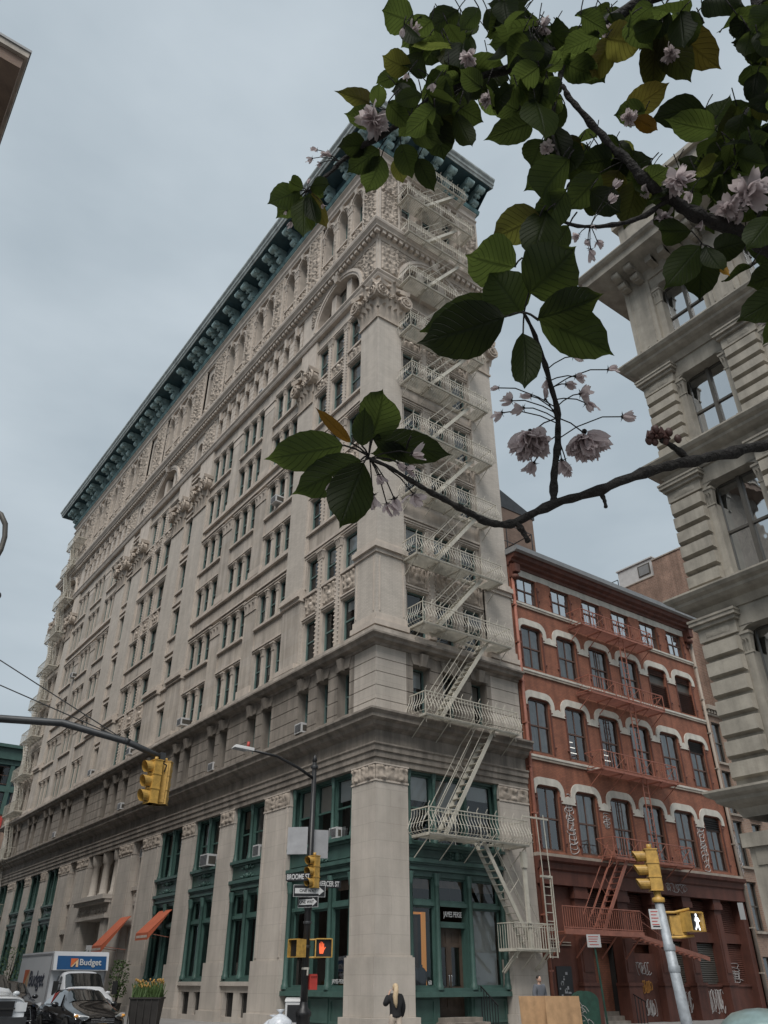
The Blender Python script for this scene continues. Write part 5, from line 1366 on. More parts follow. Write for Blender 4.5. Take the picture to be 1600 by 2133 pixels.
for k, z in enumerate(RZ):
    b, r = MB(TM).use('red_iron'), MB(TM).use('red_iron')
    u0, u1 = 12.6, 18.55
    for q in range(11): b.box(u0, .06 + q * .085, z - .02, u1, .1 + q * .085, z + .01)
    for u in (12.7, 14.2, 15.7, 17.2, 18.45): b.box(u - .03, 0, z - .08, u + .03, 1.0, z - .021); b.bar((u, .95, z - .06), (u, .02, z - .7), .035)
    b.box(u0, .97, z - .07, u1, 1.0, z + .04); xrail(r, u0, u1, z, 1.0)
    o = child(b.build('balcony'), f3_); r.build('railing', o)
    if k < 3:
        l = MB(TM).use('red_iron')
        for u in (15.85, 16.25): l.bar((u, .75, z + .0), (u, .75, RZ[k + 1] + .0), .04)
        for q in range(12): l.bar((15.85, .75, z + .3 * q + .2), (16.25, .75, z + .3 * q + .2), .025)
        child(l.build('ladder'), f3_)
b, r = MB(TM).use('red_iron'), MB(TM).use('red_iron')
for q in range(11): b.box(8.75, .06 + q * .085, 3.38, 13.75, .1 + q * .085, 3.41)
for u in (8.9, 10.4, 12, 13.6): b.box(u - .04, 0, 3.3, u + .04, 1.0, 3.379); b.bar((u, .95, 3.3), (u, .02, 2.5), .05)
b.box(8.75, .97, 3.32, 13.75, 1.01, 3.46); b.box(8.75, 1.0, 3.3, 13.8, 1.04, 3.5)
for zz in (4.32, 3.55): r.box(8.75, .98, zz - .02, 13.75, 1.02, zz + .02); r.box(13.73, .05, zz - .02, 13.77, 1, zz + .02)
for k in range(38): r.bar((8.75 + k * .135, 1.0, 3.4), (8.75 + k * .135, 1.0, 4.32), .02)
for k in range(7): r.bar((13.75, .1 + k * .135, 3.4), (13.75, .1 + k * .135, 4.32), .02)
o = child(b.build('balcony'), f3_); r.build('railing', o)
s, h = MB(TM).use('red_iron'), MB(TM).use('red_iron'); flight(s, h, (13.6, 6.4), (11.3, 3.42), .35, .85, 12); o = child(s.build('stair'), f3_); h.build('handrail', o)
s = MB(TM).use('red_iron'); flight(s, s, (13.75, 3.35), (18.6, 2.55), .35, .85, 14, False)
s.bar((13.8, 1.0, 4.3), (15.2, 1.0, 3.6), .02); s.bar((13.8, 1.0, 3.9), (15.6, .9, 3.2), .02); child(s.build('swing_stair'), f3_)

# ------------------------------------------------------------------ awnings, window air conditioners
def awning(u0, u1, z1, z0, d0, d1, label):
    m = MB(TB).use('awning_orange')
    m.quad((u0, d0, z1), (u0, d1, z0), (u1, d1, z0), (u1, d0, z1)); m.quad((u0, d0 , z1 - .03), (u1, d0, z1 - .03), (u1, d1 - .02, z0 - .02), (u0, d1 - .02, z0 - .02))
    m.quad((u0, d1, z0), (u0, d1, z0 - .34), (u1, d1, z0 - .34), (u1, d1, z0)); m.poly([(u0, d0, z1), (u0, d1, z0), (u0, d1, z0 - .34)][:3]); 
    m.poly([(u0, d0, z1), (u0, d1, z0), (u0, d1, z0 - .02), (u0, d0, z1 - .04)])
    o = m.build('awning'); tag(o, label, 'awning', 'orange shop awnings')
    l = MB(TB).use('white_trim'); rnd = random.Random(int(u0 * 10)); x = u0 + .12
    while x < u1 - .15:
        w = rnd.uniform(.05, .10); l.box(x, d1 + .002, z0 - .24, x + w, d1 + .008, z0 - .12); x += w + .035
    l.build('lettering', o)
    a = MB(TB).use('red_iron'); a.bar((u0 + .05, d0, z0 - .2), (u0 + .05, d1 - .02, z0 - .05), .03); a.bar((u1 - .05, d0, z0 - .2), (u1 - .05, d1 - .02, z0 - .05), .03); a.build('frame', o)
    return o
awning(23.9, 25.5, 4.9, 3.4, .02, 1.45, 'longer orange shop awning beside the white shop sign')
awning(18.6, 20.3, 4.95, 3.85, -.2, .95, 'shorter orange shop awning over the shop window nearer the street corner')
sg = MB(TB).use('sign_white'); sg.box(27.4, .3, 2.4, 27.46, 1.15, 3.5); o = sg.build('shop_sign'); tag(o, 'white hanging shop sign with red rings beside the longer orange awning', 'sign')
r_ = MB(TB).use('sign_red')
for c in (.62, .98): 
    pts = [(27.385, c + .11 * math.cos(6.2832 * k / 12), 2.95 + .15 * math.sin(6.2832 * k / 12)) for k in range(13)]; r_.tube(pts, .028, 5)
r_.build('ring_mark', o)

def ac_unit(T, u, z, d, w=.62, h=.42, dep=.45, label='', front='dark_room'):
    """window air conditioner: case with a louvred face, side vents and a feed flange"""
    p = T((u, d, z)); rz = 0 if T is TM else R(-90)
    t = empty('air_conditioner', p, rz, label, 'air conditioner', 'window air conditioners')
    m = MB(TM).use('sign_white'); m.box(-w / 2, -.15, 0, w / 2, dep, h); m.box(-w / 2 - .05, -.12, -.02, w / 2 + .05, -.10, h + .04); m.build('case', t)
    g = MB(TM).use('dark_grey_metal'); g.box(-w / 2 + .05, dep, .05, w / 2 - .05, dep + .012, h - .06); g.use('sign_back')
    for k in range(7): g.box(-w / 2 + .06, dep + .012, .07 + k * (h - .14) / 7, w / 2 - .06, dep + .02, .07 + k * (h - .14) / 7 + .015)
    g.use('frame_dark')
    for s_ in (-1, 1): g.box(s_ * (w / 2 + .001), .08, .08, s_ * (w / 2 + .009), dep - .08, h - .1)
    g.build('grille', t)
    return t
ac_unit(TB, 14.4, 6.62, -.30, .85, .55, .55, 'big white air conditioner on the green sill of the middle shop bay')
ac_unit(TB, 9.6, 6.60, -.42, .6, .5, .3, 'air conditioner low in the upper green window nearest the fat stone pier')
ac_unit(TB, 3.1, 6.60, -.42, .55, .42, .3, 'small air conditioner in the green window beside the black lamp post')
ac_unit(TB, 24.45, 8.1, -.55, .6, .6, .3, 'dark air conditioner high in the narrow stone window')
ac_unit(TB, 6.0, 11.45, -.4, .6, .45, .5, 'air conditioner on the lower cornice above the fat stone pier')
ac_unit(TB, 15.2, 11.45, -.4, .6, .42, .5, 'air conditioner in the banded storey, right of the traffic signal')
ac_unit(TB, 20.3, 15.05, -.55, .62, .45, .75, 'white air conditioner jutting from the window row above the middle cornice')
ac_unit(TB, 27.0 + 1.8, 15.0, -.55, .62, .45, .75, 'air conditioner just above the tip of the signal arm')
ac_unit(TB, 36.8, 15.0, -.55, .62, .45, .75, 'air conditioner left of the signal arm tip above the middle cornice')
ac_unit(TB, 29.0, 11.45, -.4, .6, .42, .5, 'small air conditioner in the banded storey left of the traffic signal')
ac_unit(TB, 43.5, 11.45, -.4, .6, .42, .5, 'air conditioner in the banded storey nearest the far fire escape')
ac_unit(TB, 10.2, 26.05, -.55, .6, .45, .8, 'air conditioner high on the long front, below the leaf spray')
ac_unit(TB, 14.0, 36.98, -.45, .5, .45, .5, 'air conditioner in the small windows under the toothed cornice')
ac_unit(TB, 48.2, 25.9, -.55, .6, .45, .8, 'far air conditioner beside the distant fire escape, upper rows')
ac_unit(TM, 5.75, 16.1, -.5, .75, .55, .6, 'white air conditioner behind the bowed railing on the short front')
# ------------------------------------------------------------------ street furniture
def hat(px, py, D):
    """the place seen at a pixel, D metres away over the ground"""
    d = ray(px, py); return CAM + d * (D / math.hypot(d.x, d.y))
def local(o, parent): o.parent = parent; return o

def signal_head(parent, sec=.35, w=.34, name='signal_head'):
    """three-section vehicle signal facing local +Y... visors along -X of its own frame"""
    m = MB().use('signal_yellow'); H = sec * 3
    m.box(-.11, -w / 2, 0, .11, w / 2, H)
    for k in range(4): m.box(-.125, -w / 2 - .012, k * sec - .012 if k else 0, .125, w / 2 + .012, k * sec + .012 if k < 3 else H + .01)
    m.box(.11, -w / 2 + .05, .04, .135, w / 2 - .05, H - .04); m.tube([(0, 0, H), (0, 0, H + .1)], .05, 8)
    o = m.build(name, parent)
    for k in range(3):
        z = sec * (k + .5); r = sec * .40; v = MB().use('signal_yellow'); n = 16
        # tunnel visor: open along its lower quarter, longer on top
        a0, a1 = R(-60), R(240); ring = []
        for x, f in ((-.11, 1.0), (-.36, 1.0)):
            ring.append(v.add([(x + (.10 * (1 - math.sin(a0 + (a1 - a0) * q / n)) / 2 if x < -.2 else 0), r * f * math.cos(a0 + (a1 - a0) * q / n), z + r * f * math.sin(a0 + (a1 - a0) * q / n)) for q in range(n + 1)]))
        for q in range(n): v.face((ring[0] + q, ring[0] + q + 1, ring[1] + q + 1, ring[1] + q))
        v.smooth = False; vo = v.build('visor', o)
        l = MB().use('black_metal'); i = l.add([(-.115, r * .95 * math.cos(6.2832 * q / 16), z + r * .95 * math.sin(6.2832 * q / 16)) for q in range(16)]); l.face(range(i, i + 16)); l.build('lens', o)
    return o
def ped_head(parent, loc, rz, sym, s=.46):
    """boxy pedestrian signal with a hooded face towards local -Y"""
    m = MB().use('signal_yellow'); m.box(-s / 2, 0, -s / 2, s / 2, .22, s / 2)
    for a in (-1, 1): m.box(a * s / 2 - .015, -.12, -s / 2, a * s / 2 + .015, 0, s / 2)
    m.box(-s / 2 + .015, -.12, s / 2 - .02, s / 2 - .015, 0, s / 2 + .01); m.box(-s / 2 + .015, -.10, -s / 2, s / 2 - .015, 0, -s / 2 + .02)
    o = m.build('pedestrian_signal', parent); o.location = loc; o.rotation_euler = (0, 0, rz)
    f = MB().use('black_metal'); f.quad((-s / 2 + .02, -.02, -s / 2 + .02), (s / 2 - .02, -.02, -s / 2 + .02), (s / 2 - .02, -.02, s / 2 - .02), (-s / 2 + .02, -.02, s / 2 - .02)); f.build('face', o)
    y = -.03
    if sym == 'walk':
        p = MB().use('walk_white'); c = .10
        kk = s / .46; p.frame(lambda q: (q[0] * kk, q[1], q[2] * kk)); p.ball((c, y, .165), .036, .01, .04, 8, 5)
        p.prism([(c - .045, .115), (c + .04, .12), (c + .05, .02), (c + .03, -.04), (c - .03, -.04), (c - .04, .02)], y, y - .008)
        p.prism([(c - .03, -.035), (c + .01, -.035), (c - .02, -.11), (c - .075, -.19), (c - .10, -.17), (c - .055, -.10)], y, y - .008)
        p.prism([(c - .005, -.035), (c + .032, -.035), (c + .055, -.10), (c + .075, -.19), (c + .04, -.195), (c + .02, -.11)], y, y - .008)
        p.prism([(c + .035, .115), (c + .055, .105), (c + .10, .02), (c + .08, .01)], y, y - .008); p.prism([(c - .04, .115), (c - .075, .03), (c - .055, .02), (c - .025, .08)], y, y - .008)
        p.build('walking_figure', o)
    elif sym == 'hand':
        p = MB().use('hand_orange'); c = -.06
        p.prism([(c - .06, -.15), (c + .05, -.15), (c + .075, -.06), (c + .075, .03), (c - .075, .03), (c - .075, -.05)], y, y - .008)
        for k, (x, h) in enumerate([(-.062, .10), (-.024, .14), (.016, .13), (.055, .09)]): p.prism([(c + x - .016, .03), (c + x + .016, .03), (c + x + .014, .03 + h), (c + x - .014, .03 + h)], y, y - .008)
        p.prism([(c + .075, -.06), (c + .125, .02), (c + .11, .035), (c + .07, -.01)], y, y - .008)
        p.build('raised_hand', o)
    return o

# black corner pole: street lamp, signal, name plates, pedestrian heads
PX, PY, PD = -3.98, -1.95, math.hypot(14.21, 23.15)
lp = empty('street_lamp', (PX, PY, .15), 0, 'black corner lamp post carrying a signal, street names and one way arrows', 'street lamp')
def pz(y): return hat(636, y, PD).z - .15
m = MB().use('black_metal'); m.tube([(0, 0, 0), (0, 0, pz(1588))], [.115, .075], 12); m.lathe([(.05, 0), (.09, .05), (.05, .2), (.01, .26)], 10, (0, 0, pz(1588)))
m.lathe([(.26, 0), (.26, .12), (.21, .18), (.20, .62), (.24, .66), (.24, .74), (.14, .86), (.115, 1.0)], 8, (0, 0, 0)); m.build('pole', lp)
for z in (pz(1925), pz(1975), pz(1895), pz(1600)): 
    m = MB().use('dark_grey_metal'); m.lathe([(.125, 0), (.13, .02), (.13, .06), (.125, .08)], 10, (0, 0, z)); m.build('band', lp)
tip = hat(522, 1562, PD - 1.0) - Vector((PX, PY, .15)); b0 = Vector((0, 0, pz(1622)))
d2 = (tip - b0); m = MB().use('black_metal')
m.tube([b0, b0 + d2 * .25 + Vector((0, 0, .12)), b0 + d2 * .6 + Vector((0, 0, .18)), tip], [.055, .05, .045, .04], 8); m.build('lamp_arm', lp)
dirn = Vector((d2.x, d2.y, 0)).normalized(); rzl = math.atan2(dirn.y, dirn.x)
m = MB().use('sign_white'); m.hexa([(-.1, -.09, -.03), (.62, -.15, -.05), (.62, .15, -.05), (-.1, .09, -.03), (-.1, -.07, .07), (.55, -.10, .06), (.55, .10, .06), (-.1, .07, .07)])
m.use('sign_back'); m.box(.15, -.1, -.075, .58, .1, -.045); m.use('sign_red'); m.tube([(.1, 0, .05), (.1, 0, .24)], [.06, .045], 8)
o = m.build('luminaire', lp); o.location = tip; o.rotation_euler = (0, R(-3), rzl)
sgp = MB().use('signal_yellow'); sgp.tube([(0, 0, pz(1855)), (-.16, -.1, pz(1855))], .03, 6); sgp.tube([(0, 0, pz(1795)), (-.16, -.1, pz(1795))], .03, 6); sgp.build('bracket', lp)
sh = signal_head(lp, .31, .30); sh.location = (.03, -.2, pz(1851)); sh.rotation_euler = (0, 0, R(14))
def plate(parent, name, w, h, loc, rz, face, txt=None, tm='sign_white', ts=.15, sx=1, back='sign_back', thick=.012):
    m = MB().use(face); m.box(-w / 2, -thick / 2, -h / 2, w / 2, 0, h / 2); m.use(back); m.box(-w / 2 + .002, 0, -h / 2 + .002, w / 2 - .002, thick / 2, h / 2 - .002)
    o = m.build(name, parent); o.location = loc; o.rotation_euler = (0, 0, rz)
    if txt: text('lettering', txt, ts, (0, -thick / 2 - .003, 0), (R(90), 0, 0), tm, o, .002, sx=sx, bold=.004)
    return o
CR = HEAD - R(90)           # a plate turned square to the viewer
plate(lp, 'street_name_plate', .80, .22, (-.44, -.04, pz(1829)), CR + R(-12), 'sign_black', 'BROOME ST', 'sign_white', .21, .66)
plate(lp, 'street_name_plate', .80, .22, (.54, -.30, pz(1841)), CR + R(20), 'sign_black', 'MERCER ST', 'sign_white', .21, .66)
def oneway(loc, rz, w=.8, h=.28):
    o = plate(lp, 'one_way_sign', w, h, loc, rz, 'sign_white'); a = MB().use('sign_black'); y = -.009
    a.prism([(-w / 2 + .012, -h / 2 + .012), (w / 2 - .012, -h / 2 + .012), (w / 2 - .012, h / 2 - .012), (-w / 2 + .012, h / 2 - .012)], y, y - .001); a.build('field', o)
    b = MB().use('sign_white'); y = -.0125; b.prism([(-w / 2 + .05, -.075), (w / 2 - .2, -.075), (w / 2 - .2, -.12), (w / 2 - .04, 0), (w / 2 - .2, .12), (w / 2 - .2, .075), (-w / 2 + .05, .075)], y, y - .001); b.build('arrow', o)
    text('lettering', 'ONE WAY', .13, (-.05, -.0155, 0), (R(90), 0, 0), 'sign_black', o, .001, sx=.85, bold=.003); return o
oneway((-.08, -.16, pz(1857)), CR + R(10), 1.0, .34); oneway((-.10, -.15, pz(1880)), CR + R(-25), .72, .30)
plate(lp, 'sign_panel', .66, .82, (-.42, .16, pz(1752)), CR + R(-6), 'sign_back'); plate(lp, 'sign_panel', .56, .86, (.33, .0, pz(1756)), CR + R(14), 'sign_back')
m = MB().use('signal_yellow'); m.tube([(-.05, 0, pz(1958)), (.42, -.25, pz(1957))], .028, 6); m.tube([(-.05, 0, pz(1995)), (.42, -.25, pz(1994))], .028, 6); m.tube([(0, 0, pz(1958)), (-.3, .05, pz(1958))], .028, 6); m.build('bracket', lp)
ped_head(lp, (.42, -.32, pz(1975)), CR + R(8), 'hand', .50); ped_head(lp, (-.38, .0, pz(1976)), CR + R(-50), '', .48)
m = MB().use('sign_red'); m.box(.12, -.1, pz(2062), .38, .1, pz(2032)); m.box(.14, -.12, pz(2034), .36, .1, pz(2029)); m.build('alarm_box', lp)
m = MB().use('white_trim'); m.lathe([(.118, 0), (.124, .03), (.118, .06)], 8, (0, 0, pz(2020))); m.hexa([(-.02, -.13, pz(2032)), (.03, -.13, pz(2032)), (.03, -.12, pz(2032)), (-.02, -.12, pz(2032)), (-.02, -.13, pz(2018)), (.03, -.13, pz(2018)), (.03, -.12, pz(2018)), (-.02, -.12, pz(2018))]); m.build('tied_tape', lp)

# mast arm with the hanging signal
ma = empty('mast_arm_signal', (-16.45, -2.9, .15), 0, 'yellow traffic signal hung from a long dark mast arm over the street', 'traffic signal')
O = Vector((-16.45, -2.9, .15)); MDp = 22.0
e = hat(336, 1578, MDp) - O; q1 = hat(265, 1545, MDp) - O; q2 = hat(130, 1506, MDp + .15) - O; q3 = hat(0, 1497, MDp + .3) - O
top = Vector((0, 0, q3.z - .35))
m = MB().use('dark_grey_metal'); m.tube([(0, 0, 0), (0, 0, 9.4)], [.14, .09], 12); m.lathe([(.3, 0), (.3, .5), (.2, .8), (.14, 1.0)], 8); m.build('pole', ma)
m = MB().use('dark_grey_metal'); m.tube([top, top.lerp(q3, .5) + Vector((0, 0, .08)), q3, q2, q1, e], [.12, .11, .10, .095, .085, .075], 10); m.box(e.x - .05, e.y - .08, e.z - .1, e.x + .09, e.y + .08, e.z + .12); m.build('arm', ma)
m = MB().use('black_metal'); m.tube([q1, hat(0, 1375, MDp + .3) - O, Vector((0, 0, 9.3))], .016, 5); m.tube([q1 + Vector((.1, 0, 0)), hat(0, 1427, MDp + .3) - O, Vector((0, 0, 8.6))], .016, 5); m.lathe([(.1, -.06), (.12, 0), (.1, .06)], 8, tuple(q1)); m.build('guy_wire', ma)
m = MB().use('black_metal'); m.tube([e, e - Vector((0, 0, .34))], .05, 8); m.ball(tuple(e - Vector((0, 0, .22))), .09, n=8, m=5); m.tube([e - Vector((0, 0, .1)), e + Vector((.14, -.1, -.2)), e + Vector((.1, -.1, -.38))], .015, 5); m.build('hanger', ma)
zb = hat(315, 1676, MDp).z - O.z
h1 = signal_head(ma, .365, .36); h1.location = (e.x - .13, e.y - .02, zb); h1.rotation_euler = (0, 0, R(8))
h2 = signal_head(ma, .365, .36); h2.location = (e.x + .16, e.y + .06, zb + .02); h2.rotation_euler = (0, 0, R(-126))

# leaning grey signal post on the right with the walk signal
a0 = hat(1436, 2120, 17.6); a1 = hat(1380, 1880, 17.6)
rp_ = empty('traffic_signal', (a0.x, a0.y, .15), 0, 'pale grey post with a yellow traffic signal and a lit walking figure', 'traffic signal')
O = Vector((a0.x, a0.y, .15)); ax = (a1 - a0); t = ax / ax.z; P = lambda z: t * (z)
zt = a1.z - .15
m = MB().use('pole_grey'); m.tube([P(0) - t * 0, P(.9), P(zt)], [.115, .105, .085], 14); m.lathe([(.22, 0), (.22, .4), (.16, .5)], 10)
for z in (1.65, 2.0): m.lathe([(.102, 0), (.108, .02), (.108, .09), (.102, .11)], 12, tuple(P(z)))
m.build('pole', rp_)
m = MB().use('signal_yellow'); m.lathe([(.11, 0), (.12, .02), (.12, .08), (.07, .1), (.07, .26)], 12, tuple(P(zt))); m.build('slip_fitting', rp_)
sh = signal_head(rp_, .25, .23); sh.location = P(zt + .2); sh.rotation_euler = (0, 0, R(-42))
rt2 = Vector((RT.x, RT.y, 0)); fw2 = Vector((FW.x, FW.y, 0)).normalized()
zu, zl = hat(1450, 1893, 17.6).z - .15, hat(1440, 1952, 17.6).z - .15
m = MB().use('signal_yellow')
m.tube([P(zu - .05), P(zu - .05) + rt2 * .25, P(zu - .05) + rt2 * .55 + Vector((0, 0, .06))], .025, 8); m.tube([P(zl), P(zl) + rt2 * .25, P(zl) + rt2 * .52 + Vector((0, 0, .03))], .025, 8); m.build('bracket', rp_)
c = P((zu + zl) / 2)
ped_head(rp_, c + rt2 * .55 - fw2 * .05 + Vector((0, 0, .02)), CR + R(26), 'walk', .33)
b = MB().use('signal_yellow'); b.box(-.14, -.1, -.17, .14, .13, .17); b.box(-.12, .13, -.15, .12, .15, .15)
for k in (-.11, .11): b.box(k - .015, -.115, -.15, k + .015, -.1, .15)
o = b.build('signal_back', rp_); o.location = c + rt2 * .29 + fw2 * .12 + Vector((0, 0, -.03)); o.rotation_euler = (0, 0, CR + R(-8))
o = plate(rp_, 'notice_plate', .22, .34, c - rt2 * .16 - fw2 * .05 + Vector((0, 0, .07)), CR + R(6), 'sign_white')
l = MB().use('sign_red')
for k in range(5): l.box(-.08, -.009, .12 - k * .055, .06 - (k % 2) * .03, -.007, .135 - k * .055)
l.use('sign_black'); l.box(-.07, -.009, -.135, .07, -.007, -.115); l.build('lettering', o)

# parking sign on a leaning green post
a0 = hat(1263, 2122, 33.6); a1 = hat(1236, 1955, 33.6)
ps = empty('parking_sign', (a0.x, a0.y, .15), 0, 'small white parking sign with red print on a thin leaning green post', 'sign'); O = Vector((a0.x, a0.y, .15))
m = MB().use('box_green'); m.bar((.05, 0, 0), a1 - O + Vector((0, 0, .05)), .06); m.build('post', ps)
o = plate(ps, 'sign_plate', .52, .42, a1 - O + Vector((-.06, -.06, -.08)), CR + R(5), 'sign_white'); l = MB().use('sign_red')
for k in range(3): l.box(-.2, -.009, .12 - k * .075, .18 - k * .03, -.007, .145 - k * .075)
l.box(-.17, -.009, -.135, .17, -.007, -.11); l.build('lettering', o)
ps2 = MB().use('sign_white'); q = hat(1545, 1898, 40); ps2.box(-.12, -.01, -.33, .12, 0, .33); 
o = ps2.build('notice_plate', None, hat(1545, 1898, 41.2), (0, 0, CR)); tag(o, 'narrow white notice on the drainpipe at the right end of the red building', 'sign')

# mailbox, plywood, bags, bin, planter
mb_ = empty('relay_mailbox', (6.75, -3.35, .15), R(-38), 'dark green round topped mailbox scrawled with graffiti beside the plywood', 'mailbox')
m = MB().use('box_green'); hw, dp = .40, .40
pts = [(-hw, .12), (hw, .12)] + [(hw * math.cos(math.pi * k / 12), .92 + hw * .75 * math.sin(math.pi * k / 12)) for k in range(13)]
m.prism(pts, -dp, dp); m.prism([(x * 1.04, z + (.012 if z > .2 else -.02)) for x, z in pts], -dp - .015, -dp + .03); m.prism([(x * 1.04, z + (.012 if z > .2 else -.02)) for x, z in pts], dp - .03, dp + .015)
m.build('body', mb_)
for x in (-.33, .33):
    for y in (-.33, .33): l = MB().use('box_green'); l.box(x - .05, y - .05, 0, x + .05, y + .05, .14); l.build('leg', mb_)
l = MB().use('graffiti'); l.frame(ID)
def scrawl(mb, fn, n, seed, r):
    rnd = random.Random(seed)
    for k in range(n):
        a, b = rnd.uniform(-.3, .3), rnd.uniform(.25, 1.0); pts = []
        for q in range(10): pts.append(fn(a + .12 * math.cos(q * .9 + seed), b + .1 * math.sin(q * 1.3)))
        mb.tube(pts, r, 4)
scrawl(l, lambda x, z: (x, -dp - .02, z), 5, 3, .010); scrawl(l, lambda x, z: (-hw - .012, x, min(z, .85)), 6, 5, .010); l.build('graffiti', mb_)
m = MB().use('plywood'); m.hexa([(-.62, 0, 0), (.62, 0, 0), (.62, .02, 0), (-.62, .02, 0), (-.62, .10, 1.08), (.62, .10, 1.08), (.62, .12, 1.08), (-.62, .12, 1.08)])
o = m.build('plywood_sheet', None, (5.55, -3.45, .15), (0, 0, CR + R(8))); tag(o, 'larger bare plywood sheet standing next to the green mailbox', 'plywood', 'plywood sheets')
o2 = o.copy(); C.objects.link(o2); o2.location = (4.95, -2.75, .15); o2.rotation_euler = (0, 0, CR + R(22)); o2['label'] = 'plywood sheet half hidden behind the larger one, nearer the stone pier'
m = MB().use('dark_grey_metal')
for k in range(2):
    s = MB().use('bag_plastic'); rnd = random.Random(k); s.lathe([(.02, 0), (.22, .02), (.31, .14), (.32, .32), (.27, .46), (.15, .56), (.05, .60), (.04, .62), (.12, .68), (.02, .69)], 14)
    for i, v in enumerate(s.v):
        f = 1 + .34 * noise.noise(Vector(v) * 6 + Vector((k * 5, 0, 0))); s.v[i] = (v[0] * f, v[1] * f, v[2])
    p = hat(580 - k * 14 + 4, 2125, 26.6 + k * .3); o = s.build('rubbish_bag', None, (p.x, p.y, .15), (0, 0, k)); o.scale = (1.15 - .2 * k, 1.1, 1.2 - .2 * k); tag(o, ['full pale plastic rubbish bag left of the black lamp post', 'smaller pale rubbish bag leaning behind the fuller one'][k], 'rubbish bag', 'rubbish bags')
nbx = empty('newspaper_box', (*hat(612, 2110, 27.4).xy, .15), CR, 'white newspaper box beside the base of the black lamp post', 'newspaper box')
m = MB().use('sign_white'); m.box(-.24, -.2, .3, .24, .2, 1.0); m.hexa([(-.26, -.22, 1.0), (.26, -.22, 1.0), (.26, .22, 1.0), (-.26, .22, 1.0), (-.26, -.1, 1.07), (.26, -.1, 1.07), (.26, .22, 1.1), (-.26, .22, 1.1)]); m.box(-.2, -.16, 0, .2, .16, .3); m.build('case', nbx)
m = MB().use('black_metal'); m.box(-.18, -.215, .5, .18, -.2, .92); m.build('window', nbx)
db = empty('litter_bin', (*hat(1583, 2110, 9.6).xy, .15), 0, 'tin domed litter bin close by at the lower right corner', 'litter bin')
m = MB().use('tin_dome'); m.lathe([(.40, 1.0), (.42, 1.02), (.42, 1.06), (.36, 1.17), (.26, 1.24), (.12, 1.275), (.01, 1.285)], 28); m.build('dome_lid', db)
m = MB().use('sign_white'); m.lathe([(.36, .0), (.36, .72), (.38, .75), (.36, .78)], 24); m.build('drum', db)
m = MB().use('black_metal'); m.lathe([(.33, .72), (.33, 1.03)], 20); m.build('opening', db)
pl = empty('planter', (*hat(306, 2090, 37.6).xy, .15), CR + R(4), 'dark square planter full of yellow tulips before the stone front', 'planter')
m = MB().use('planter_box'); m.hexa([(-.5, -.45, 0), (.5, -.45, 0), (.5, .45, 0), (-.5, .45, 0), (-.58, -.52, .92), (.58, -.52, .92), (.58, .52, .92), (-.58, .52, .92)])
for k in range(5): m.box(-.57 + k * .27, -.545, .05, -.53 + k * .27, -.50, .95)
m.box(-.62, -.56, .92, .62, .56, .98); m.build('box', pl)
m = MB().use('plant_green'); t_ = MB().use('tulip_yellow'); rnd = random.Random(2)
for k in range(220):
    x, y = rnd.uniform(-.55, .55), rnd.uniform(-.5, .5); h = rnd.uniform(.25, .55); a = rnd.uniform(0, 6.28); l = rnd.uniform(.05, .2)
    m.poly([(x - .02, y, .95), (x + .02, y, .95), (x + l * math.cos(a) + .012, y + l * math.sin(a), .95 + h), (x + l * math.cos(a) - .012, y + l * math.sin(a), .95 + h * 1.02)])
for k in range(55):
    x, y = rnd.uniform(-.55, .55), rnd.uniform(-.5, .5); h = rnd.uniform(.35, .6); t_.ball((x, y, .98 + h), .035, .035, .055, 7, 5); m.tube([(x, y, .95), (x, y, .95 + h)], .008, 4)
m.build('leaves', pl); t_.build('tulips', pl)
def bush(p, h, w, label, seed, name='potted_shrub'):
    r = empty(name, (*p, .15), 0, label, 'shrub'); rnd = random.Random(seed)
    b = MB().use('planter_box'); b.lathe([(.22, 0), (.3, .5), (.33, .55), (.28, .55)], 12); b.build('pot', r)
    s = MB().use('bark'); f = MB().use('plant_green')
    for k in range(9):
        a = rnd.uniform(0, 6.28); q = (w * .4 * math.cos(a) * rnd.random(), w * .4 * math.sin(a) * rnd.random(), .5 + h * rnd.uniform(.6, 1)); s.tube([(0, 0, .5), (q[0] * .4, q[1] * .4, .5 + h * .4), q], [.03, .02, .008], 5)
    for k in range(700):
        u, v = rnd.uniform(0, 6.28), rnd.random(); z = .5 + h * (.15 + .85 * rnd.random()); rr = w * .5 * math.sqrt(v) * (1 - .5 * abs((z - .5) / h - .55))
        if noise.noise(Vector((math.cos(u) * rr * 5, math.sin(u) * rr * 5, z * 4 + seed))) < -.12: continue
        c = Vector((rr * math.cos(u), rr * math.sin(u), z)); d1 = Vector((rnd.uniform(-1, 1), rnd.uniform(-1, 1), rnd.uniform(-.6, .6))).normalized(); d2_ = d1.cross(Vector((rnd.uniform(-1, 1), rnd.uniform(-1, 1), rnd.uniform(-1, 1)))).normalized()
        L_ = rnd.uniform(.05, .10); f.poly([c - d1 * L_, c + d2_ * L_ * .45, c + d1 * L_, c - d2_ * L_ * .45])
    s.build('stem', r); f.build('foliage', r)
bush((-.9, 21.9), 2.0, 1.1, 'leafy potted shrub behind the tulip planter', 4)
bush((-.8, 27.6), 2.6, 1.1, 'loose green shrub in a pot right of the box truck', 5); bush((-.9, 44.5), 3.2, 1.6, 'taller green shrub left of the box truck roof', 6); bush((-1.0, 53.5), 3.2, 1.9, 'green shrub near the left edge under the far fire escape', 7)

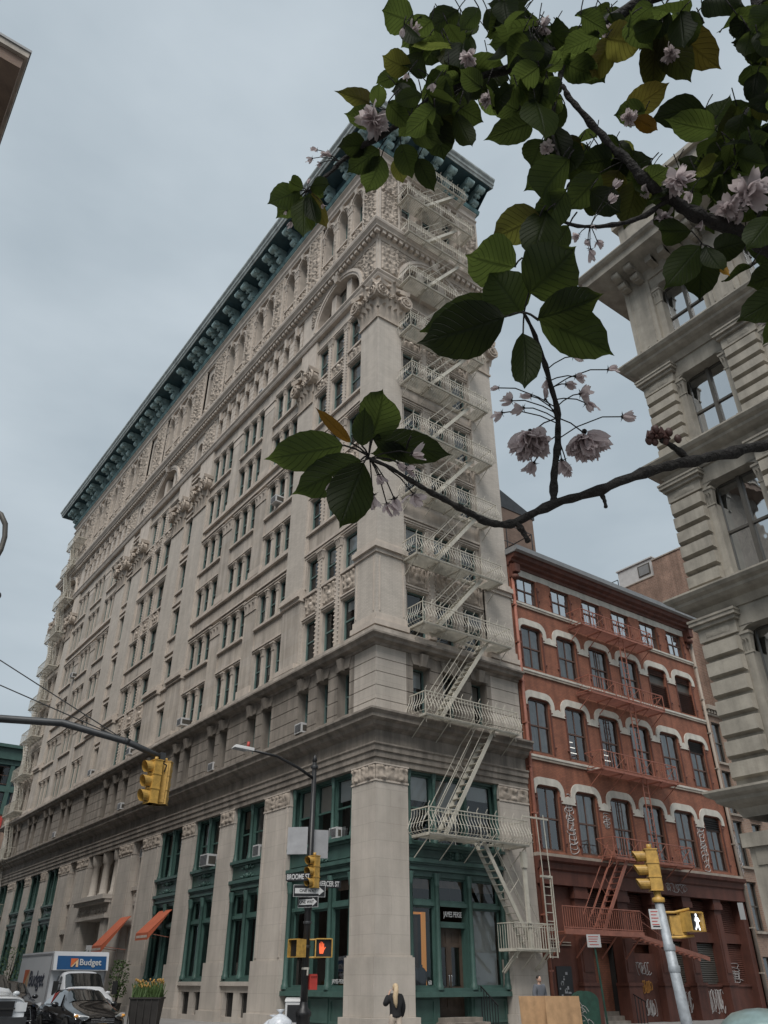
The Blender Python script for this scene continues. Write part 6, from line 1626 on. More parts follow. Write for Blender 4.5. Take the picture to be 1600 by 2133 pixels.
# bent lamp bracket at the left edge
c0 = hat(0, 1155, 14); cb = empty('crook_lamp', (c0.x - .9, c0.y + .75, .15), 0, 'hooked end of a dark lamp bracket at the left edge', 'street lamp'); O = Vector((c0.x - .9, c0.y + .75, .15))
m = MB().use('dark_grey_metal'); m.tube([(0, 0, 0), (0, 0, 7.2)], [.12, .07], 10); m.lathe([(.25, 0), (.25, .6), (.15, .8), (.12, 1)], 8); m.build('pole', cb)
hp = [Vector((0, 0, 7.1)), hat(-60, 1040, 14.3) - O, hat(-20, 1058, 14.1) - O, hat(2, 1072, 14) - O, hat(11, 1092, 14) - O, hat(10, 1118, 14) - O, hat(2, 1145, 14) - O, hat(-12, 1170, 14) - O]
m = MB().use('frame_dark'); m.tube(hp, [.05, .05, .05, .05, .05, .048, .045, .04], 8); m.build('crook', cb)
m = MB().use('dark_grey_metal'); q = hat(-6, 1240, 14) - O; m.ball(tuple(q), .07, n=10, m=6); m.tube([hp[-1], q], .03, 6); m.lathe([(.28, -.3), (.24, -.1), (.08, .05)], 12, tuple(q - Vector((.28, -.2, .1)))); m.build('lamp', cb)

# ------------------------------------------------------------------ vehicles
MATS['car_glass'] = mat('car_glass', (0.012, 0.014, 0.015), 0.04, var=0.0, coat=1.0, spec=0.9)
def vehicle(name, loc, rz, paint, st, roof, wheels, label, cat, face, group=None, wr=.33):
    """st: stations front to back (y, half width, sill, belt, top, half width of top); roof: indices of windscreen foot, roof front, roof rear, rear window foot"""
    r = empty(name, loc, rz, label, cat, group)
    def ring(s):
        y, w, zb, zs, zt, wt = s
        return [(0, y, zb), (w * .82, y, zb), (w * .97, y, zb + .10), (w, y, (zb + zs) / 2), (w * .97, y, zs), (wt, y, zt - .06), (wt * .82, y, zt), (0, y, zt + .015)]
    b = MB().use(paint); b.smooth = True; rings = []
    for s in st:
        q = ring(s); rings.append(b.add(q + [(-x, y, z) for x, y, z in q[1:-1]][::-1]))
    n = 14
    for k in range(len(st) - 1):
        for q in range(n): b.face((rings[k] + q, rings[k] + (q + 1) % n, rings[k + 1] + (q + 1) % n, rings[k + 1] + q))
    b.face([rings[0] + q for q in range(n)]); b.face([rings[-1] + q for q in reversed(range(n))])
    o = b.build('body', r); md = o.modifiers.new('round', 'SUBSURF'); md.levels = 2; md.render_levels = 2
    def lerp(a, c, t): return tuple(a[i] + (c[i] - a[i]) * t for i in range(3))
    def glassq(nm, pts, off):
        g = MB().use('car_glass'); ps = [Vector(p) for p in pts]; nn = (ps[1] - ps[0]).cross(ps[3] - ps[0]).normalized()
        if nn.dot(Vector(off)) < 0: nn = -nn
        g.poly([p + nn * .012 for p in ps]); return g.build(nm, r)
    w0, r0, r1, w1 = roof
    A, B = ring(st[w0]), ring(st[r0]); D, E = ring(st[r1]), ring(st[w1])
    mir = lambda p: (-p[0], p[1], p[2])
    def screen(nm, P, Q, sg):
        g = MB().use('car_glass'); g.smooth = True; rows = []
        for t in (.16, .4, .65, .9):
            row = [lerp(P[k], Q[k], t) for k in (5, 6, 7)]; row = [(-x, y, z) for x, y, z in row[:2]] + [row[2]] + row[:2][::-1]
            rows.append(g.add([(x * .97, y + sg * .025, z + .025) for x, y, z in row]))
        for k in range(3):
            for q in range(4): g.face((rows[k] + q, rows[k] + q + 1, rows[k + 1] + q + 1, rows[k + 1] + q))
        g.build(nm, r)
    screen('windscreen', A, B, -1); screen('rear_window', E, D, 1)
    for s_ in (1, -1):
        f = (lambda p: p) if s_ > 0 else mir
        A4, B4, D4, E4 = A[4], B[4], D[4], E[4]; mid = (st[r0][0] + st[r1][0]) / 2
        def edge(y, t):
            # point on the cabin side at length y, height fraction t
            for k in range(w0, w1):
                if st[k][0] <= y <= st[k + 1][0]:
                    u = (y - st[k][0]) / (st[k + 1][0] - st[k][0]); P0, P1 = ring(st[k]), ring(st[k + 1]); return lerp(lerp(P0[4], P1[4], u), lerp(P0[5], P1[5], u), t)
        ya, yb = st[r0][0], st[r1][0]
        y0 = st[w0][0] + (ya - st[w0][0]) * .45; y3 = yb + (st[w1][0] - yb) * .45
        glassq('side_window', [f(edge(y0, .12)), f(edge(mid - .05, .10)), f(edge(mid - .05, .86)), f(edge(ya + .05, .86))], (s_, 0, .2))
        glassq('side_window', [f(edge(mid + .05, .10)), f(edge(y3, .12)), f(edge(yb - .05, .86)), f(edge(mid + .05, .86))], (s_, 0, .2))
        m = MB().use(paint); p = edge(y0, .05); m.ball((s_ * (abs(p[0]) + .14), p[1] + .1, p[2] + .07), .12, .07, .08, 10, 6); m.build('wing_mirror', r)
        for yw in wheels:
            hw_ = max(s[1] for s in st)
            t = MB().use('rubber'); t.frame(lambda q, s_=s_, yw=yw, hw_=hw_: (s_ * (hw_ - .10) + q[2] * s_, yw + q[0], wr + q[1])); t.lathe([(wr * .62, -.11), (wr * .95, -.11), (wr, -.07), (wr, .07), (wr * .95, .11), (wr * .62, .11)], 20); o = t.build('wheel', r)
            h = MB().use('chrome'); h.frame(t.T); h.lathe([(wr * .62, .10), (wr * .55, .06), (wr * .15, .09), (.01, .10)], 10); h.build('rim', o)
            k_ = MB().use('black_metal'); k_.frame(t.T); k_.lathe([(.01, .101 - .012), (wr * 1.14, .101 - .012)], 20); k_.build('wheel_arch', r)
    face(r, st); return r
def face_sedan(r, st):
    y = st[0][0]
    for s_ in (1, -1):
        h = MB().use('headlight'); h.hexa([(s_ * .42, y + .02, .58), (s_ * .80, y + .24, .62), (s_ * .80, y + .44, .64), (s_ * .42, y + .3, .6), (s_ * .44, y + .03, .70), (s_ * .84, y + .34, .78), (s_ * .8, y + .5, .78), (s_ * .44, y + .3, .72)])
        o = h.build('headlight', r); a = MB().use('amber'); a.ball((s_ * .77, y + .26, .70), .07, .06, .05, 8, 5); a.build('indicator', o)
    g = MB().use('black_metal'); g.hexa([(-.40, y - .03, .50), (.40, y - .03, .50), (.40, y + .2, .50), (-.40, y + .2, .50), (-.36, y + .0, .64), (.36, y + .0, .64), (.36, y + .2, .64), (-.36, y + .2, .64)]); g.hexa([(-.62, y - .0, .24), (.62, y - .0, .24), (.62, y + .2, .24), (-.62, y + .2, .24), (-.55, y - .03, .40), (.55, y - .03, .40), (.55, y + .2, .40), (-.55, y + .2, .40)]); g.build('grille', r)
    c = MB().use('chrome')
    for k in range(3): c.box(-.38, y - .045, .52 + k * .045, .38, y - .02, .532 + k * .045)
    c.build('grille_bar', r)
    e = MB().use('chrome'); e.tube([(.07 * math.cos(6.2832 * k / 14), y - .05, .615 + .05 * math.sin(6.2832 * k / 14)) for k in range(15)], .010, 5); e.tube([(.03 * math.cos(6.2832 * k / 10), y - .05, .615 + .045 * math.sin(6.2832 * k / 10)) for k in range(11)], .008, 5); e.build('emblem', r)
    p = MB().use('tulip_yellow'); p.box(-.15, y - .06, .40, .15, y - .045, .49); p.build('number_plate', r)
SED = [(-2.40, .66, .28, .58, .66, .52), (-2.28, .84, .22, .66, .76, .60), (-1.6, .90, .2, .80, .93, .70), (-.95, .91, .2, .90, 1.02, .72), (-.10, .91, .2, .94, 1.41, .58), (.55, .91, .2, .95, 1.46, .58), (1.15, .90, .2, .96, 1.41, .57), (1.80, .88, .22, .96, 1.10, .66), (2.28, .82, .25, .92, 1.02, .62), (2.42, .68, .32, .82, .90, .50)]
vehicle('sedan', (-7.70, 6.75, 0), 0, 'car_black', SED, (3, 4, 6, 7), (-1.45, 1.4), 'glossy black saloon car coming towards the viewer in front of the truck', 'car', face_sedan)
def face_suv(r, st):
    y = st[0][0]
    for s_ in (1, -1):
        h = MB().use('headlight'); h.hexa([(s_ * .50, y + .0, .82), (s_ * .88, y + .22, .88), (s_ * .88, y + .4, .88), (s_ * .5, y + .3, .82), (s_ * .50, y + .03, .92), (s_ * .9, y + .3, 1.0), (s_ * .88, y + .5, 1.0), (s_ * .5, y + .3, .94)]); h.build('headlight', r)
    g = MB().use('black_metal'); g.hexa([(-.52, y - .05, .42), (.52, y - .05, .42), (.52, y + .2, .42), (-.52, y + .2, .42), (-.40, y - .02, .84), (.40, y - .02, .84), (.40, y + .2, .84), (-.40, y + .2, .84)]); g.build('grille', r)
    c = MB().use('chrome'); c.tube([(-.42, y - .04, .86), (.42, y - .04, .86), (.55, y - .07, .42), (-.55, y - .07, .42), (-.42, y - .04, .86)], .02, 6)
    for k in range(5): c.box(-.46, y - .065, .48 + k * .075, .46, y - .05, .495 + k * .075)
    c.build('grille_bar', r)
SUV = [(-2.40, .70, .32, .80, .92, .60), (-2.28, .90, .26, .88, 1.02, .70), (-1.6, .95, .25, 1.0, 1.12, .78), (-1.0, .96, .25, 1.06, 1.20, .78), (-.25, .96, .25, 1.10, 1.64, .66), (.5, .96, .25, 1.12, 1.71, .66), (1.6, .95, .25, 1.12, 1.66, .64), (2.25, .93, .27, 1.12, 1.25, .74), (2.40, .8, .34, 1.0, 1.1, .62)]
vehicle('suv', (-8.95, 12.3, 0), 0, 'car_dark', SUV, (3, 4, 6, 7), (-1.45, 1.45), 'dark sport utility car behind the black saloon', 'car', face_suv, None, .37)
def face_ram(r, st):
    y = st[0][0]
    for s_ in (1, -1):
        h = MB().use('headlight'); h.box(s_ * .62, y - .02, .86, s_ * .95, y + .25, 1.10); h.build('headlight', r)
    g = MB().use('black_metal'); g.box(-.56, y - .06, .74, .56, y + .2, 1.14); g.build('grille', r)
    c = MB().use('plastic_black'); c.box(-.6, y - .09, .92, .6, y - .06, .97); c.box(-.04, y - .09, .74, .04, y - .06, 1.14); c.build('grille_bar', r)
    c = MB().use('dark_grey_metal'); c.box(-.98, y - .16, .46, .98, y + .15, .72); c.build('bumper', r)
RAM = [(-2.85, .92, .40, 1.05, 1.20, .80), (-2.75, .99, .35, 1.12, 1.26, .86), (-1.9, 1.0, .35, 1.18, 1.32, .88), (-1.2, 1.0, .35, 1.22, 1.36, .86), (-.5, 1.0, .35, 1.24, 1.88, .70), (.1, 1.0, .35, 1.25, 1.93, .70), (1.1, 1.0, .35, 1.25, 1.88, .70), (1.4, 1.0, .36, 1.25, 1.36, .88), (2.8, 1.0, .4, 1.2, 1.34, .88), (2.9, .95, .5, 1.15, 1.3, .85)]
vehicle('pickup_truck', (-11.05, 7.4, 0), 0, 'car_white', RAM, (3, 4, 6, 7), (-1.85, 1.85), 'white pickup truck with a black grille at the lower left edge', 'pickup truck', face_ram, None, .40)
vehicle('suv', (-10.6, 17.5, 0), 0, 'car_white', SUV, (3, 4, 6, 7), (-1.45, 1.45), 'white car mostly hidden between the pickup and the dark car', 'car', face_suv, None, .37)
# box truck
bt_ = empty('box_truck', (-6.3, 12.0, 0), 0, 'white rental box truck with a blue panel over its cab', 'truck')
m = MB().use('truck_white'); m.box(-1.12, 0, .85, 1.12, 4.6, 2.62); m.box(-1.12, -.02, 2.62, 1.12, 4.62, 2.72)
m.hexa([(-1.12, -.30, 2.05), (1.12, -.30, 2.05), (1.12, -.02, 2.05), (-1.12, -.02, 2.05), (-1.12, -.12, 2.70), (1.12, -.12, 2.70), (1.12, -.02, 2.70), (-1.12, -.02, 2.70)])
m.use('sign_back')
for s_ in (-1, 1): m.box(s_ * 1.12 - .03, -.03, .85, s_ * 1.12 + .03, .04, 2.66); m.box(s_ * 1.12 - .02, 0, 2.60, s_ * 1.12 + .025, 4.6, 2.66); m.box(s_ * 1.12 - .02, 0, .80, s_ * 1.12 + .025, 4.6, .9)
m.build('cargo_box', bt_)
m = MB().use('blue_panel'); m.hexa([(-.98, -.307, 2.08), (1.02, -.307, 2.08), (1.02, -.25, 2.08), (-.98, -.25, 2.08), (-.98, -.17, 2.56), (1.02, -.17, 2.56), (1.02, -.12, 2.56), (-.98, -.12, 2.56)]); pan = m.build('blue_panel', bt_)
tl = math.atan2(.137, .48)
def logo(parent, loc, rot, s, tm, dark=False):
    m = MB().use('logo_orange'); m.prism([(-.9 * s, -.28 * s), (-.9 * s, .3 * s), (-.34 * s, .3 * s)], 0, -.006); m.use('logo_pale'); m.prism([(-.9 * s, -.30 * s), (-.32 * s, .28 * s), (-.32 * s, -.30 * s), (-.5 * s, -.30 * s), (-.5 * s, -.02 * s), (-.76 * s, -.30 * s)], 0, -.006)
    o = m.build('logo', parent); o.location = loc; o.rotation_euler = rot
    text('lettering', 'Budget', .62 * s, (-.24 * s, -.002, .02 * s), (R(90), 0, 0), tm, o, .004, 'LEFT', 1.0, .01 * s)
logo(pan, (.02, -.262, 2.32), (R(-8) * 0 - tl, 0, 0), .52, 'sign_white')
m = MB().use('truck_white'); m.box(-1.13, .05, .9, -1.125, .06, .91); sd_ = m.build('side_marker', bt_)
logo(sd_, (-1.135, 2.5, 1.72), (0, 0, R(-90)), 1.25, 'letter_dark')
CAB = [(-2.45, .72, .42, .95, 1.10, .62), (-2.3, .88, .36, 1.05, 1.20, .74), (-1.7, .94, .35, 1.14, 1.30, .80), (-1.25, .95, .35, 1.16, 1.36, .80), (-.6, .96, .35, 1.18, 1.98, .72), (-.1, .96, .35, 1.2, 2.04, .74), (.0, .96, .35, 1.2, 2.02, .74), (.05, .95, .4, 1.18, 1.9, .7)]
cab = vehicle('cab', (0, 0, 0), 0, 'truck_white', CAB, (3, 4, 6, 7), (-1.6,), None, None, lambda r, st: None, None, .38)
for ch in list(cab.children): ch.parent = bt_
bpy.data.objects.remove(cab)
for s_ in (-1, 1):
    m = MB().use('plastic_black'); m.box(s_ * 1.18 - .08, -1.25, 1.22, s_ * 1.18 + .10, -1.15, 1.68); m.bar((s_ * .95, -1.2, 1.35), (s_ * 1.15, -1.2, 1.38), .03); m.bar((s_ * .95, -1.2, 1.6), (s_ * 1.15, -1.2, 1.6), .03); m.build('wing_mirror', bt_)
    t = MB().use('rubber'); t.frame(lambda q, s_=s_: (s_ * .98 + q[2], 3.4 + q[0], .40 + q[1])); t.lathe([(.2, -.12), (.38, -.12), (.4, -.08), (.4, .08), (.38, .12), (.2, .12)], 18); t.build('wheel', bt_)

# ------------------------------------------------------------------ people
def skin_body(name, joints, edges, parent, m, sub=2):
    """one continuous skin grown over a skeleton; joints: name -> (x, y, z, radius x, radius y)"""
    me = bpy.data.meshes.new(name); keys = list(joints); me.from_pydata([joints[k][:3] for k in keys], [(keys.index(a), keys.index(b)) for a, b in edges], []); me.update()
    o = bpy.data.objects.new(name, me); C.objects.link(o); o.parent = parent; me.materials.append(MATS[m])
    sk = o.modifiers.new('skin', 'SKIN'); sk.use_smooth_shade = True
    if not me.skin_vertices: me.skin_vertices.new()
    for k, v in zip(keys, me.skin_vertices[0].data): v.radius = joints[k][3:5]; v.use_root = False
    me.skin_vertices[0].data[0].use_root = True
    ss = o.modifiers.new('smooth', 'SUBSURF'); ss.levels = sub; ss.render_levels = sub
    return o
def hand(J, E, side, wrist, fwd, spread, name):
    """palm, four fingers and a thumb as short chains"""
    wv = Vector(wrist); f = Vector(fwd).normalized(); s = Vector(spread).normalized()
    J[name + 'palm'] = (*(wv + f * .05), .022, .034); E.append((side, name + 'palm'))
    for k, (o_, l_) in enumerate([(-.027, .060), (-.009, .070), (.009, .066), (.026, .052)]):
        a = wv + f * .085 + s * o_; b_ = a + f * l_ * .55 - s.cross(f) * .006; c_ = b_ + f * l_ * .45 - s.cross(f) * .018
        J[f'{name}k{k}'] = (*a, .009, .009); J[f'{name}m{k}'] = (*b_, .008, .008); J[f'{name}t{k}'] = (*c_, .006, .006)
        E += [(name + 'palm', f'{name}k{k}'), (f'{name}k{k}', f'{name}m{k}'), (f'{name}m{k}', f'{name}t{k}')]
    a = wv + f * .03 - s * .035; b_ = a + f * .03 - s * .02
    J[name + 'th1'] = (*a, .011, .011); J[name + 'th2'] = (*b_, .008, .008); E += [(side, name + 'th1'), (name + 'th1', name + 'th2')]
def head_mesh(parent, c, m='skin', rz=0, s=1.0):
    """a head with brow, nose, mouth, chin and ears; faces local -Y"""
    h = MB().use(m); n, mm = 18, 14; h.smooth = True; rings = []
    for j in range(mm + 1):
        t = math.pi * j / mm - math.pi / 2; zz = .118 * math.sin(t); rr = math.cos(t)
        row = []
        for q in range(n):
            a = 6.2832 * q / n; x = .076 * rr * math.cos(a); y = .098 * rr * math.sin(a)
            fr = max(0, -math.sin(a)) * rr
            if zz < -.03: x *= 1 - .22 * min(1, (-.03 - zz) / .08); y = y * (1 - .1 * min(1, (-.03 - zz) / .08)) - .012 * fr
            w_ = math.exp(-((math.cos(a) * rr / .16) ** 2)) * fr
            y -= .026 * w_ * math.exp(-(((zz + .022) / .022) ** 2)); y -= .008 * w_ * math.exp(-(((zz + .066) / .014) ** 2)); y += .006 * fr * math.exp(-(((zz - .012) / .012) ** 2)); y -= .006 * fr * math.exp(-(((zz - .034) / .012) ** 2)); y -= .008 * w_ * math.exp(-(((zz + .1) / .014) ** 2))
            row.append((x, y, zz))
        rings.append(h.add(row))
    for j in range(mm):
        for q in range(n): h.face((rings[j] + q, rings[j] + (q + 1) % n, rings[j + 1] + (q + 1) % n, rings[j + 1] + q))
    for s_ in (-1, 1): h.ball((s_ * .078, .01, -.005), .012, .022, .032, 8, 6)
    o = h.build('head', parent); o.location = c; o.rotation_euler = (0, 0, rz); o.scale = (s, s, s)
    for s_ in (-1, 1):
        e_ = MB().use('sign_white'); e_.ball((s_ * .030, -.083, .008), .013, .010, .010, 8, 6); e_.use('hair_dark'); e_.ball((s_ * .030, -.092, .008), .006, .004, .006, 6, 4); e_.build('eye', o)
    l_ = MB().use('sign_red'); l_.ball((0, -.098, -.066), .020, .006, .005, 8, 4); l_.build('mouth', o)
    return o
def person(loc, rz, label, top, leg, hair, walk=.0, phone=False, long_hair=False):
    r = empty('person', loc, rz, label, 'person')
    J = {'pelvis': (0, 0, .93, .14, .10), 'waist': (0, 0, 1.05, .125, .09), 'chest': (0, .01, 1.24, .15, .105), 'neck0': (0, .015, 1.39, .075, .06), 'neck': (0, .005, 1.45, .05, .05), 'skull': (0, -.005, 1.53, .06, .07)}
    E = [('pelvis', 'waist'), ('waist', 'chest'), ('chest', 'neck0'), ('neck0', 'neck'), ('neck', 'skull')]
    for n_, s_ in (('l', 1), ('r', -1)):
        st_ = walk * s_
        J[n_ + 'hip'] = (.09 * s_, 0, .86, .095, .095); J[n_ + 'knee'] = (.095 * s_, -st_ * .55 - .03, .49, .058, .06); J[n_ + 'ankle'] = (.10 * s_, -st_ + (.06 if st_ < 0 else 0), .09 + (.05 if st_ < 0 else 0), .036, .04); J[n_ + 'toe'] = (.11 * s_, -st_ - .15 + (.06 if st_ < 0 else 0), .035, .035, .028)
        E += [('pelvis', n_ + 'hip'), (n_ + 'hip', n_ + 'knee'), (n_ + 'knee', n_ + 'ankle'), (n_ + 'ankle', n_ + 'toe')]
        J[n_ + 'sh'] = (.175 * s_, .01, 1.355, .062, .062)
        if phone and s_ > 0: el, wr_ = (.31, -.06, 1.16), (.17, -.06, 1.42); fd, sp = (-.35, -.1, 1), (0, 1, 0)
        else: el, wr_ = (.235 * s_, .03 + st_ * .3, 1.10), (.22 * s_, -.06 + st_ * .55, .87); fd, sp = (0, -.25, -1), (0, 1, 0)
        J[n_ + 'el'] = (*el, .046, .046); J[n_ + 'wr'] = (*wr_, .030, .030)
        E += [('chest', n_ + 'sh'), (n_ + 'sh', n_ + 'el'), (n_ + 'el', n_ + 'wr')]
        hand(J, E, n_ + 'wr', wr_, fd, sp, n_)
    body = skin_body('body', J, E, r, 'skin')
    def cloth(nm, keys, grow, m, extra=()):
        return skin_body(nm, {k: (*J[k][:3], J[k][3] + grow, J[k][4] + grow) for k in keys}, [e for e in E if e[0] in keys and e[1] in keys], r, m)
    J['hem'] = (0, 0, .84, .15, .12); E.append(('pelvis', 'hem'))
    cloth('jacket', ['hem', 'chest', 'waist', 'pelvis', 'neck0', 'lsh', 'lel', 'lwr', 'rsh', 'rel', 'rwr'], .045, top)
    cloth('trousers', ['waist', 'pelvis', 'lhip', 'lknee', 'lankle', 'rhip', 'rknee', 'rankle'], .018, leg)
    for n_ in 'lr':
        s = MB().use('cloth_black'); a, b = Vector(J[n_ + 'ankle'][:3]), Vector(J[n_ + 'toe'][:3]); s.tube([a + Vector((0, .04, -.03)), a + Vector((0, -.03, -.045)), b + Vector((0, -.03, 0)), b + Vector((0, -.07, 0))], [.045, .048, .043, .02], 8); s.build('shoe', r)
    hd = head_mesh(r, (0, -.005, 1.58))
    h = MB().use(hair); h.smooth = True
    h.ball((0, .016, .028), .086, .100, .100, 14, 8)
    if long_hair:
        h.tube([(0, .10, .06), (.02, .125, -.06), (.05, .13, -.20), (.045, .145, -.36), (.03, .15, -.48)], [.05, .075, .075, .06, .015], 10)
    h.build('hair', hd)
    return r
person((-3.05, -5.2, 0), R(-48) + R(0), 'woman in a black jacket with long blond hair, hand raised to her head', 'cloth_black', 'cloth_cream', 'hair_blond', .16, True, True).rotation_euler.z = HEAD + R(90) + R(20)
bpy.data.objects['person'].scale = (.97, .97, .95)
person((5.75, -2.2, .15), HEAD - R(90) + R(30), 'dark haired man in a grey top standing behind the plywood', 'cloth_grey', 'cloth_black', 'hair_dark')
# ------------------------------------------------------------------ cherry tree overhead: trunk at the kerb beside the viewer, boughs reaching over
tree = empty('cherry_tree', (-16.1, -27.6, .15), 0, 'flowering cherry tree whose dark leafy boughs hang across the upper right', 'tree')
TO = Vector((-16.1, -27.6, .15))
def branch(pts, r0, r1, name='branch', knob=True):
    """pts: pixel, pixel, metres in front; radii in metres"""
    W = [at(*p) - TO for p in pts]; out = []; n = 5
    for k in range(len(W) - 1):
        a, b = W[max(0, k - 1)], W[k]; c, d = W[k + 1], W[min(len(W) - 1, k + 2)]
        for q in range(n):
            t = q / n; out.append(0.5 * ((2 * b) + (c - a) * t + (2 * a - 5 * b + 4 * c - d) * t * t + (3 * b - a - 3 * c + d) * t ** 3))
    out.append(W[-1]); m = MB().use('bark'); N_ = len(out)
    rr = [(r0 + (r1 - r0) * k / (N_ - 1)) * (1 + (.16 * math.sin(k * 2.3) + .12 * math.sin(k * 5.1) if knob else 0)) for k in range(N_)]
    jit = [p + Vector((noise.noise(p * 30), noise.noise(p * 30 + Vector((9, 0, 0))), noise.noise(p * 30 + Vector((0, 9, 0))))) * r0 * .35 for p in out]
    m.tube(jit, rr, 8); return m.build(name, tree)
# limbs carry on beyond the frame and meet at the trunk
m = MB().use('bark')
fork = Vector((.05, .1, 2.35))
m.tube([(0, 0, -.15), (.02, .03, .5), (.05, .08, 1.4), fork], [.17, .13, .115, .10], 14); m.build('trunk', tree)
for tgt, r_ in (((1660, 915, 1.12), .013), ((1660, 540, 1.35), .026), ((1560, -60, 1.75), .032), ((1420, -60, 1.6), .02)):
    e = at(*tgt) - TO; m = MB().use('bark'); m.tube([fork, fork.lerp(e, .4) + Vector((0, 0, .42)), fork.lerp(e, .75) + Vector((0, 0, .28)), e], [.06, .042, .03, r_], 10); m.build('limb', tree)
branch([(1665, 915, 1.12), (1600, 925, 1.08), (1510, 945, 1.04), (1430, 962, 1.0), (1340, 985, .98), (1250, 1020, .95), (1150, 1052, .93), (1075, 1086, .92), (1022, 1090, .91), (975, 1064, .90), (925, 1040, .89), (880, 1015, .88), (830, 986, .88), (765, 950, .88)], .0088, .0018)
branch([(1152, 1052, .93), (1152, 1000, .94), (1163, 920, .95), (1160, 850, .95), (1135, 760, .94), (1115, 700, .93), (1092, 650, .92)], .0052, .0020)
branch([(1075, 1086, .92), (1090, 1105, .915), (1103, 1130, .91)], .0042, .003); branch([(1248, 1022, .95), (1258, 1040, .945), (1262, 1058, .94)], .003, .002)
branch([(1440, 960, 1.0), (1410, 935, 1.0), (1375, 915, 1.0)], .0050, .003)
branch([(1665, 540, 1.35), (1600, 515, 1.34), (1520, 478, 1.32), (1440, 440, 1.3), (1390, 410, 1.3), (1340, 372, 1.3), (1300, 330, 1.32), (1245, 270, 1.34), (1190, 210, 1.36), (1170, 180, 1.37)], .0155, .004)
branch([(1395, 415, 1.3), (1330, 455, 1.28), (1260, 470, 1.25), (1190, 468, 1.22), (1120, 440, 1.2)], .0050, .0020)
branch([(1500, -60, 1.6), (1345, 0, 1.6), (1255, 55, 1.58), (1180, 100, 1.56), (1090, 130, 1.55), (1000, 165, 1.55), (910, 205, 1.54), (850, 245, 1.52), (790, 285, 1.5), (715, 330, 1.48), (680, 365, 1.46), (640, 400, 1.45)], .0145, .0022)
branch([(1560, -60, 1.75), (1600, 60, 1.7), (1620, 160, 1.65), (1540, 260, 1.55), (1490, 330, 1.5)], .02, .005)
branch([(1180, 100, 1.56), (1165, 170, 1.45), (1150, 260, 1.4), (1165, 330, 1.36)], .006, .002)
branch([(1660, 300, 1.5), (1600, 330, 1.45), (1590, 420, 1.4), (1570, 480, 1.36)], .008, .003)

LEAFG = {}
def leaf(mb, P0, P1, wd, nrm, tint, curl, rnd):
    """a cherry leaf from stalk to drawn-out tip, folded along its midrib and drooping, with a toothed edge"""
    ax = P1 - P0; Lg = ax.length; ax.normalize(); side = ax.cross(nrm).normalized(); up_ = side.cross(ax).normalized(); n = 14
    i0 = len(mb.v); rows = []; shade = rnd.choice((.55, .75, 1, 1, 1.25, 1.7))
    fold = rnd.uniform(.05, .5); wav = rnd.uniform(0, 6.28); bend = curl * Lg
    for k in range(n + 1):
        t = k / n
        if t < .80: hw = math.sin(math.pi * min(1, (t / .80) * .90 + .02) ** .78) ** .75
        else: hw = None
        prof = (math.sin(math.pi * (t ** .80) * .985) ** .8) * (1.0 if t < .82 else max(.02, 1 - ((t - .82) / .18) ** .7 * .93))
        hw = wd / 2 * prof
        c = P0 + ax * Lg * t + up_ * bend * (4 * t * (1 - t)) * .5 - up_ * bend * t * t * .35
        row = []
        for q in (-1, -.66, -.33, 0, .33, .66, 1):
            tooth = (1 + (.022 if (k % 2) else -.015)) if abs(q) == 1 else 1
            z = fold * abs(q) * hw * .9 + .055 * wd * math.sin(t * 8 + wav + q * 1.5) * abs(q)
            row.append((c + side * hw * q * tooth + up_ * z, (q * .5, t)))
        rows.append(row)
    for row in rows:
        for p, uv in row: mb.v.append(p); mb.uv.append(uv); mb.tint.append(tint); mb.shade.append(shade)
    for k in range(n):
        for q in range(6):
            a = i0 + k * 7 + q; mb.f.append((a, a + 1, a + 8, a + 7)); mb.m.append(0); mb.sm.append(True)
class LM:
    def __init__(s): s.v = []; s.f = []; s.m = []; s.sm = []; s.uv = []; s.tint = []; s.shade = []; s.st = MB().use('bark')
    def build(s, name, mname='leaf'):
        me = bpy.data.meshes.new(name); me.from_pydata([tuple(p) for p in s.v], [], s.f); me.materials.append(MATS[mname]); me.polygons.foreach_set('use_smooth', s.sm)
        u = me.uv_layers.new(name='uv'); 
        for l in me.loops: u.data[l.index].uv = s.uv[l.vertex_index]
        a = me.attributes.new('tint', 'FLOAT', 'POINT'); a.data.foreach_set('value', s.tint); a = me.attributes.new('shade', 'FLOAT', 'POINT'); a.data.foreach_set('value', s.shade); me.update()
        o = bpy.data.objects.new(name, me); C.objects.link(o); o.parent = tree
        if s.st.f: s.st.build('stalk', o)
        return o
rl_ = random.Random(11)
def put(lm, bx, by, tx, ty, wpx, dep, hub=None, tint=0.0, dtip=None, tilt=None):
    P0 = at(bx, by, dep) - TO; dt = dep * (1 + (dtip if dtip is not None else rl_.uniform(-.05, .05))); P1 = at(tx, ty, dt) - TO
    v = (CAM - TO - P0).normalized(); nrm = (v + Vector((rl_.uniform(-1, 1), rl_.uniform(-1, 1), rl_.uniform(-1, 1))) * (tilt if tilt is not None else .35)).normalized()
    if nrm.z > -.05 and rl_.random() < .5: pass
    leaf(lm, P0, P1, wpx * dep / FPX * 1.06, -nrm, tint, rl_.uniform(-.26, .26), rl_)
    if hub:
        H = at(*hub) - TO; lm.st.tube([H, H.lerp(P0, .5) + Vector((0, 0, .002)), P0], .0011, 5)
def cluster(rows, dep, hub):
    for r in rows:
        lm = LM(); hb_ = hub if math.hypot(hub[0] - r[0], hub[1] - r[1]) < 70 else (r[0] + rl_.uniform(5, 18), r[1] - rl_.uniform(12, 30))
        put(lm, *r[:5], dep * r[5] if len(r) > 5 else dep, (*hb_, dep), r[6] if len(r) > 6 else 0.0, None, .22); lm.build('leaf')
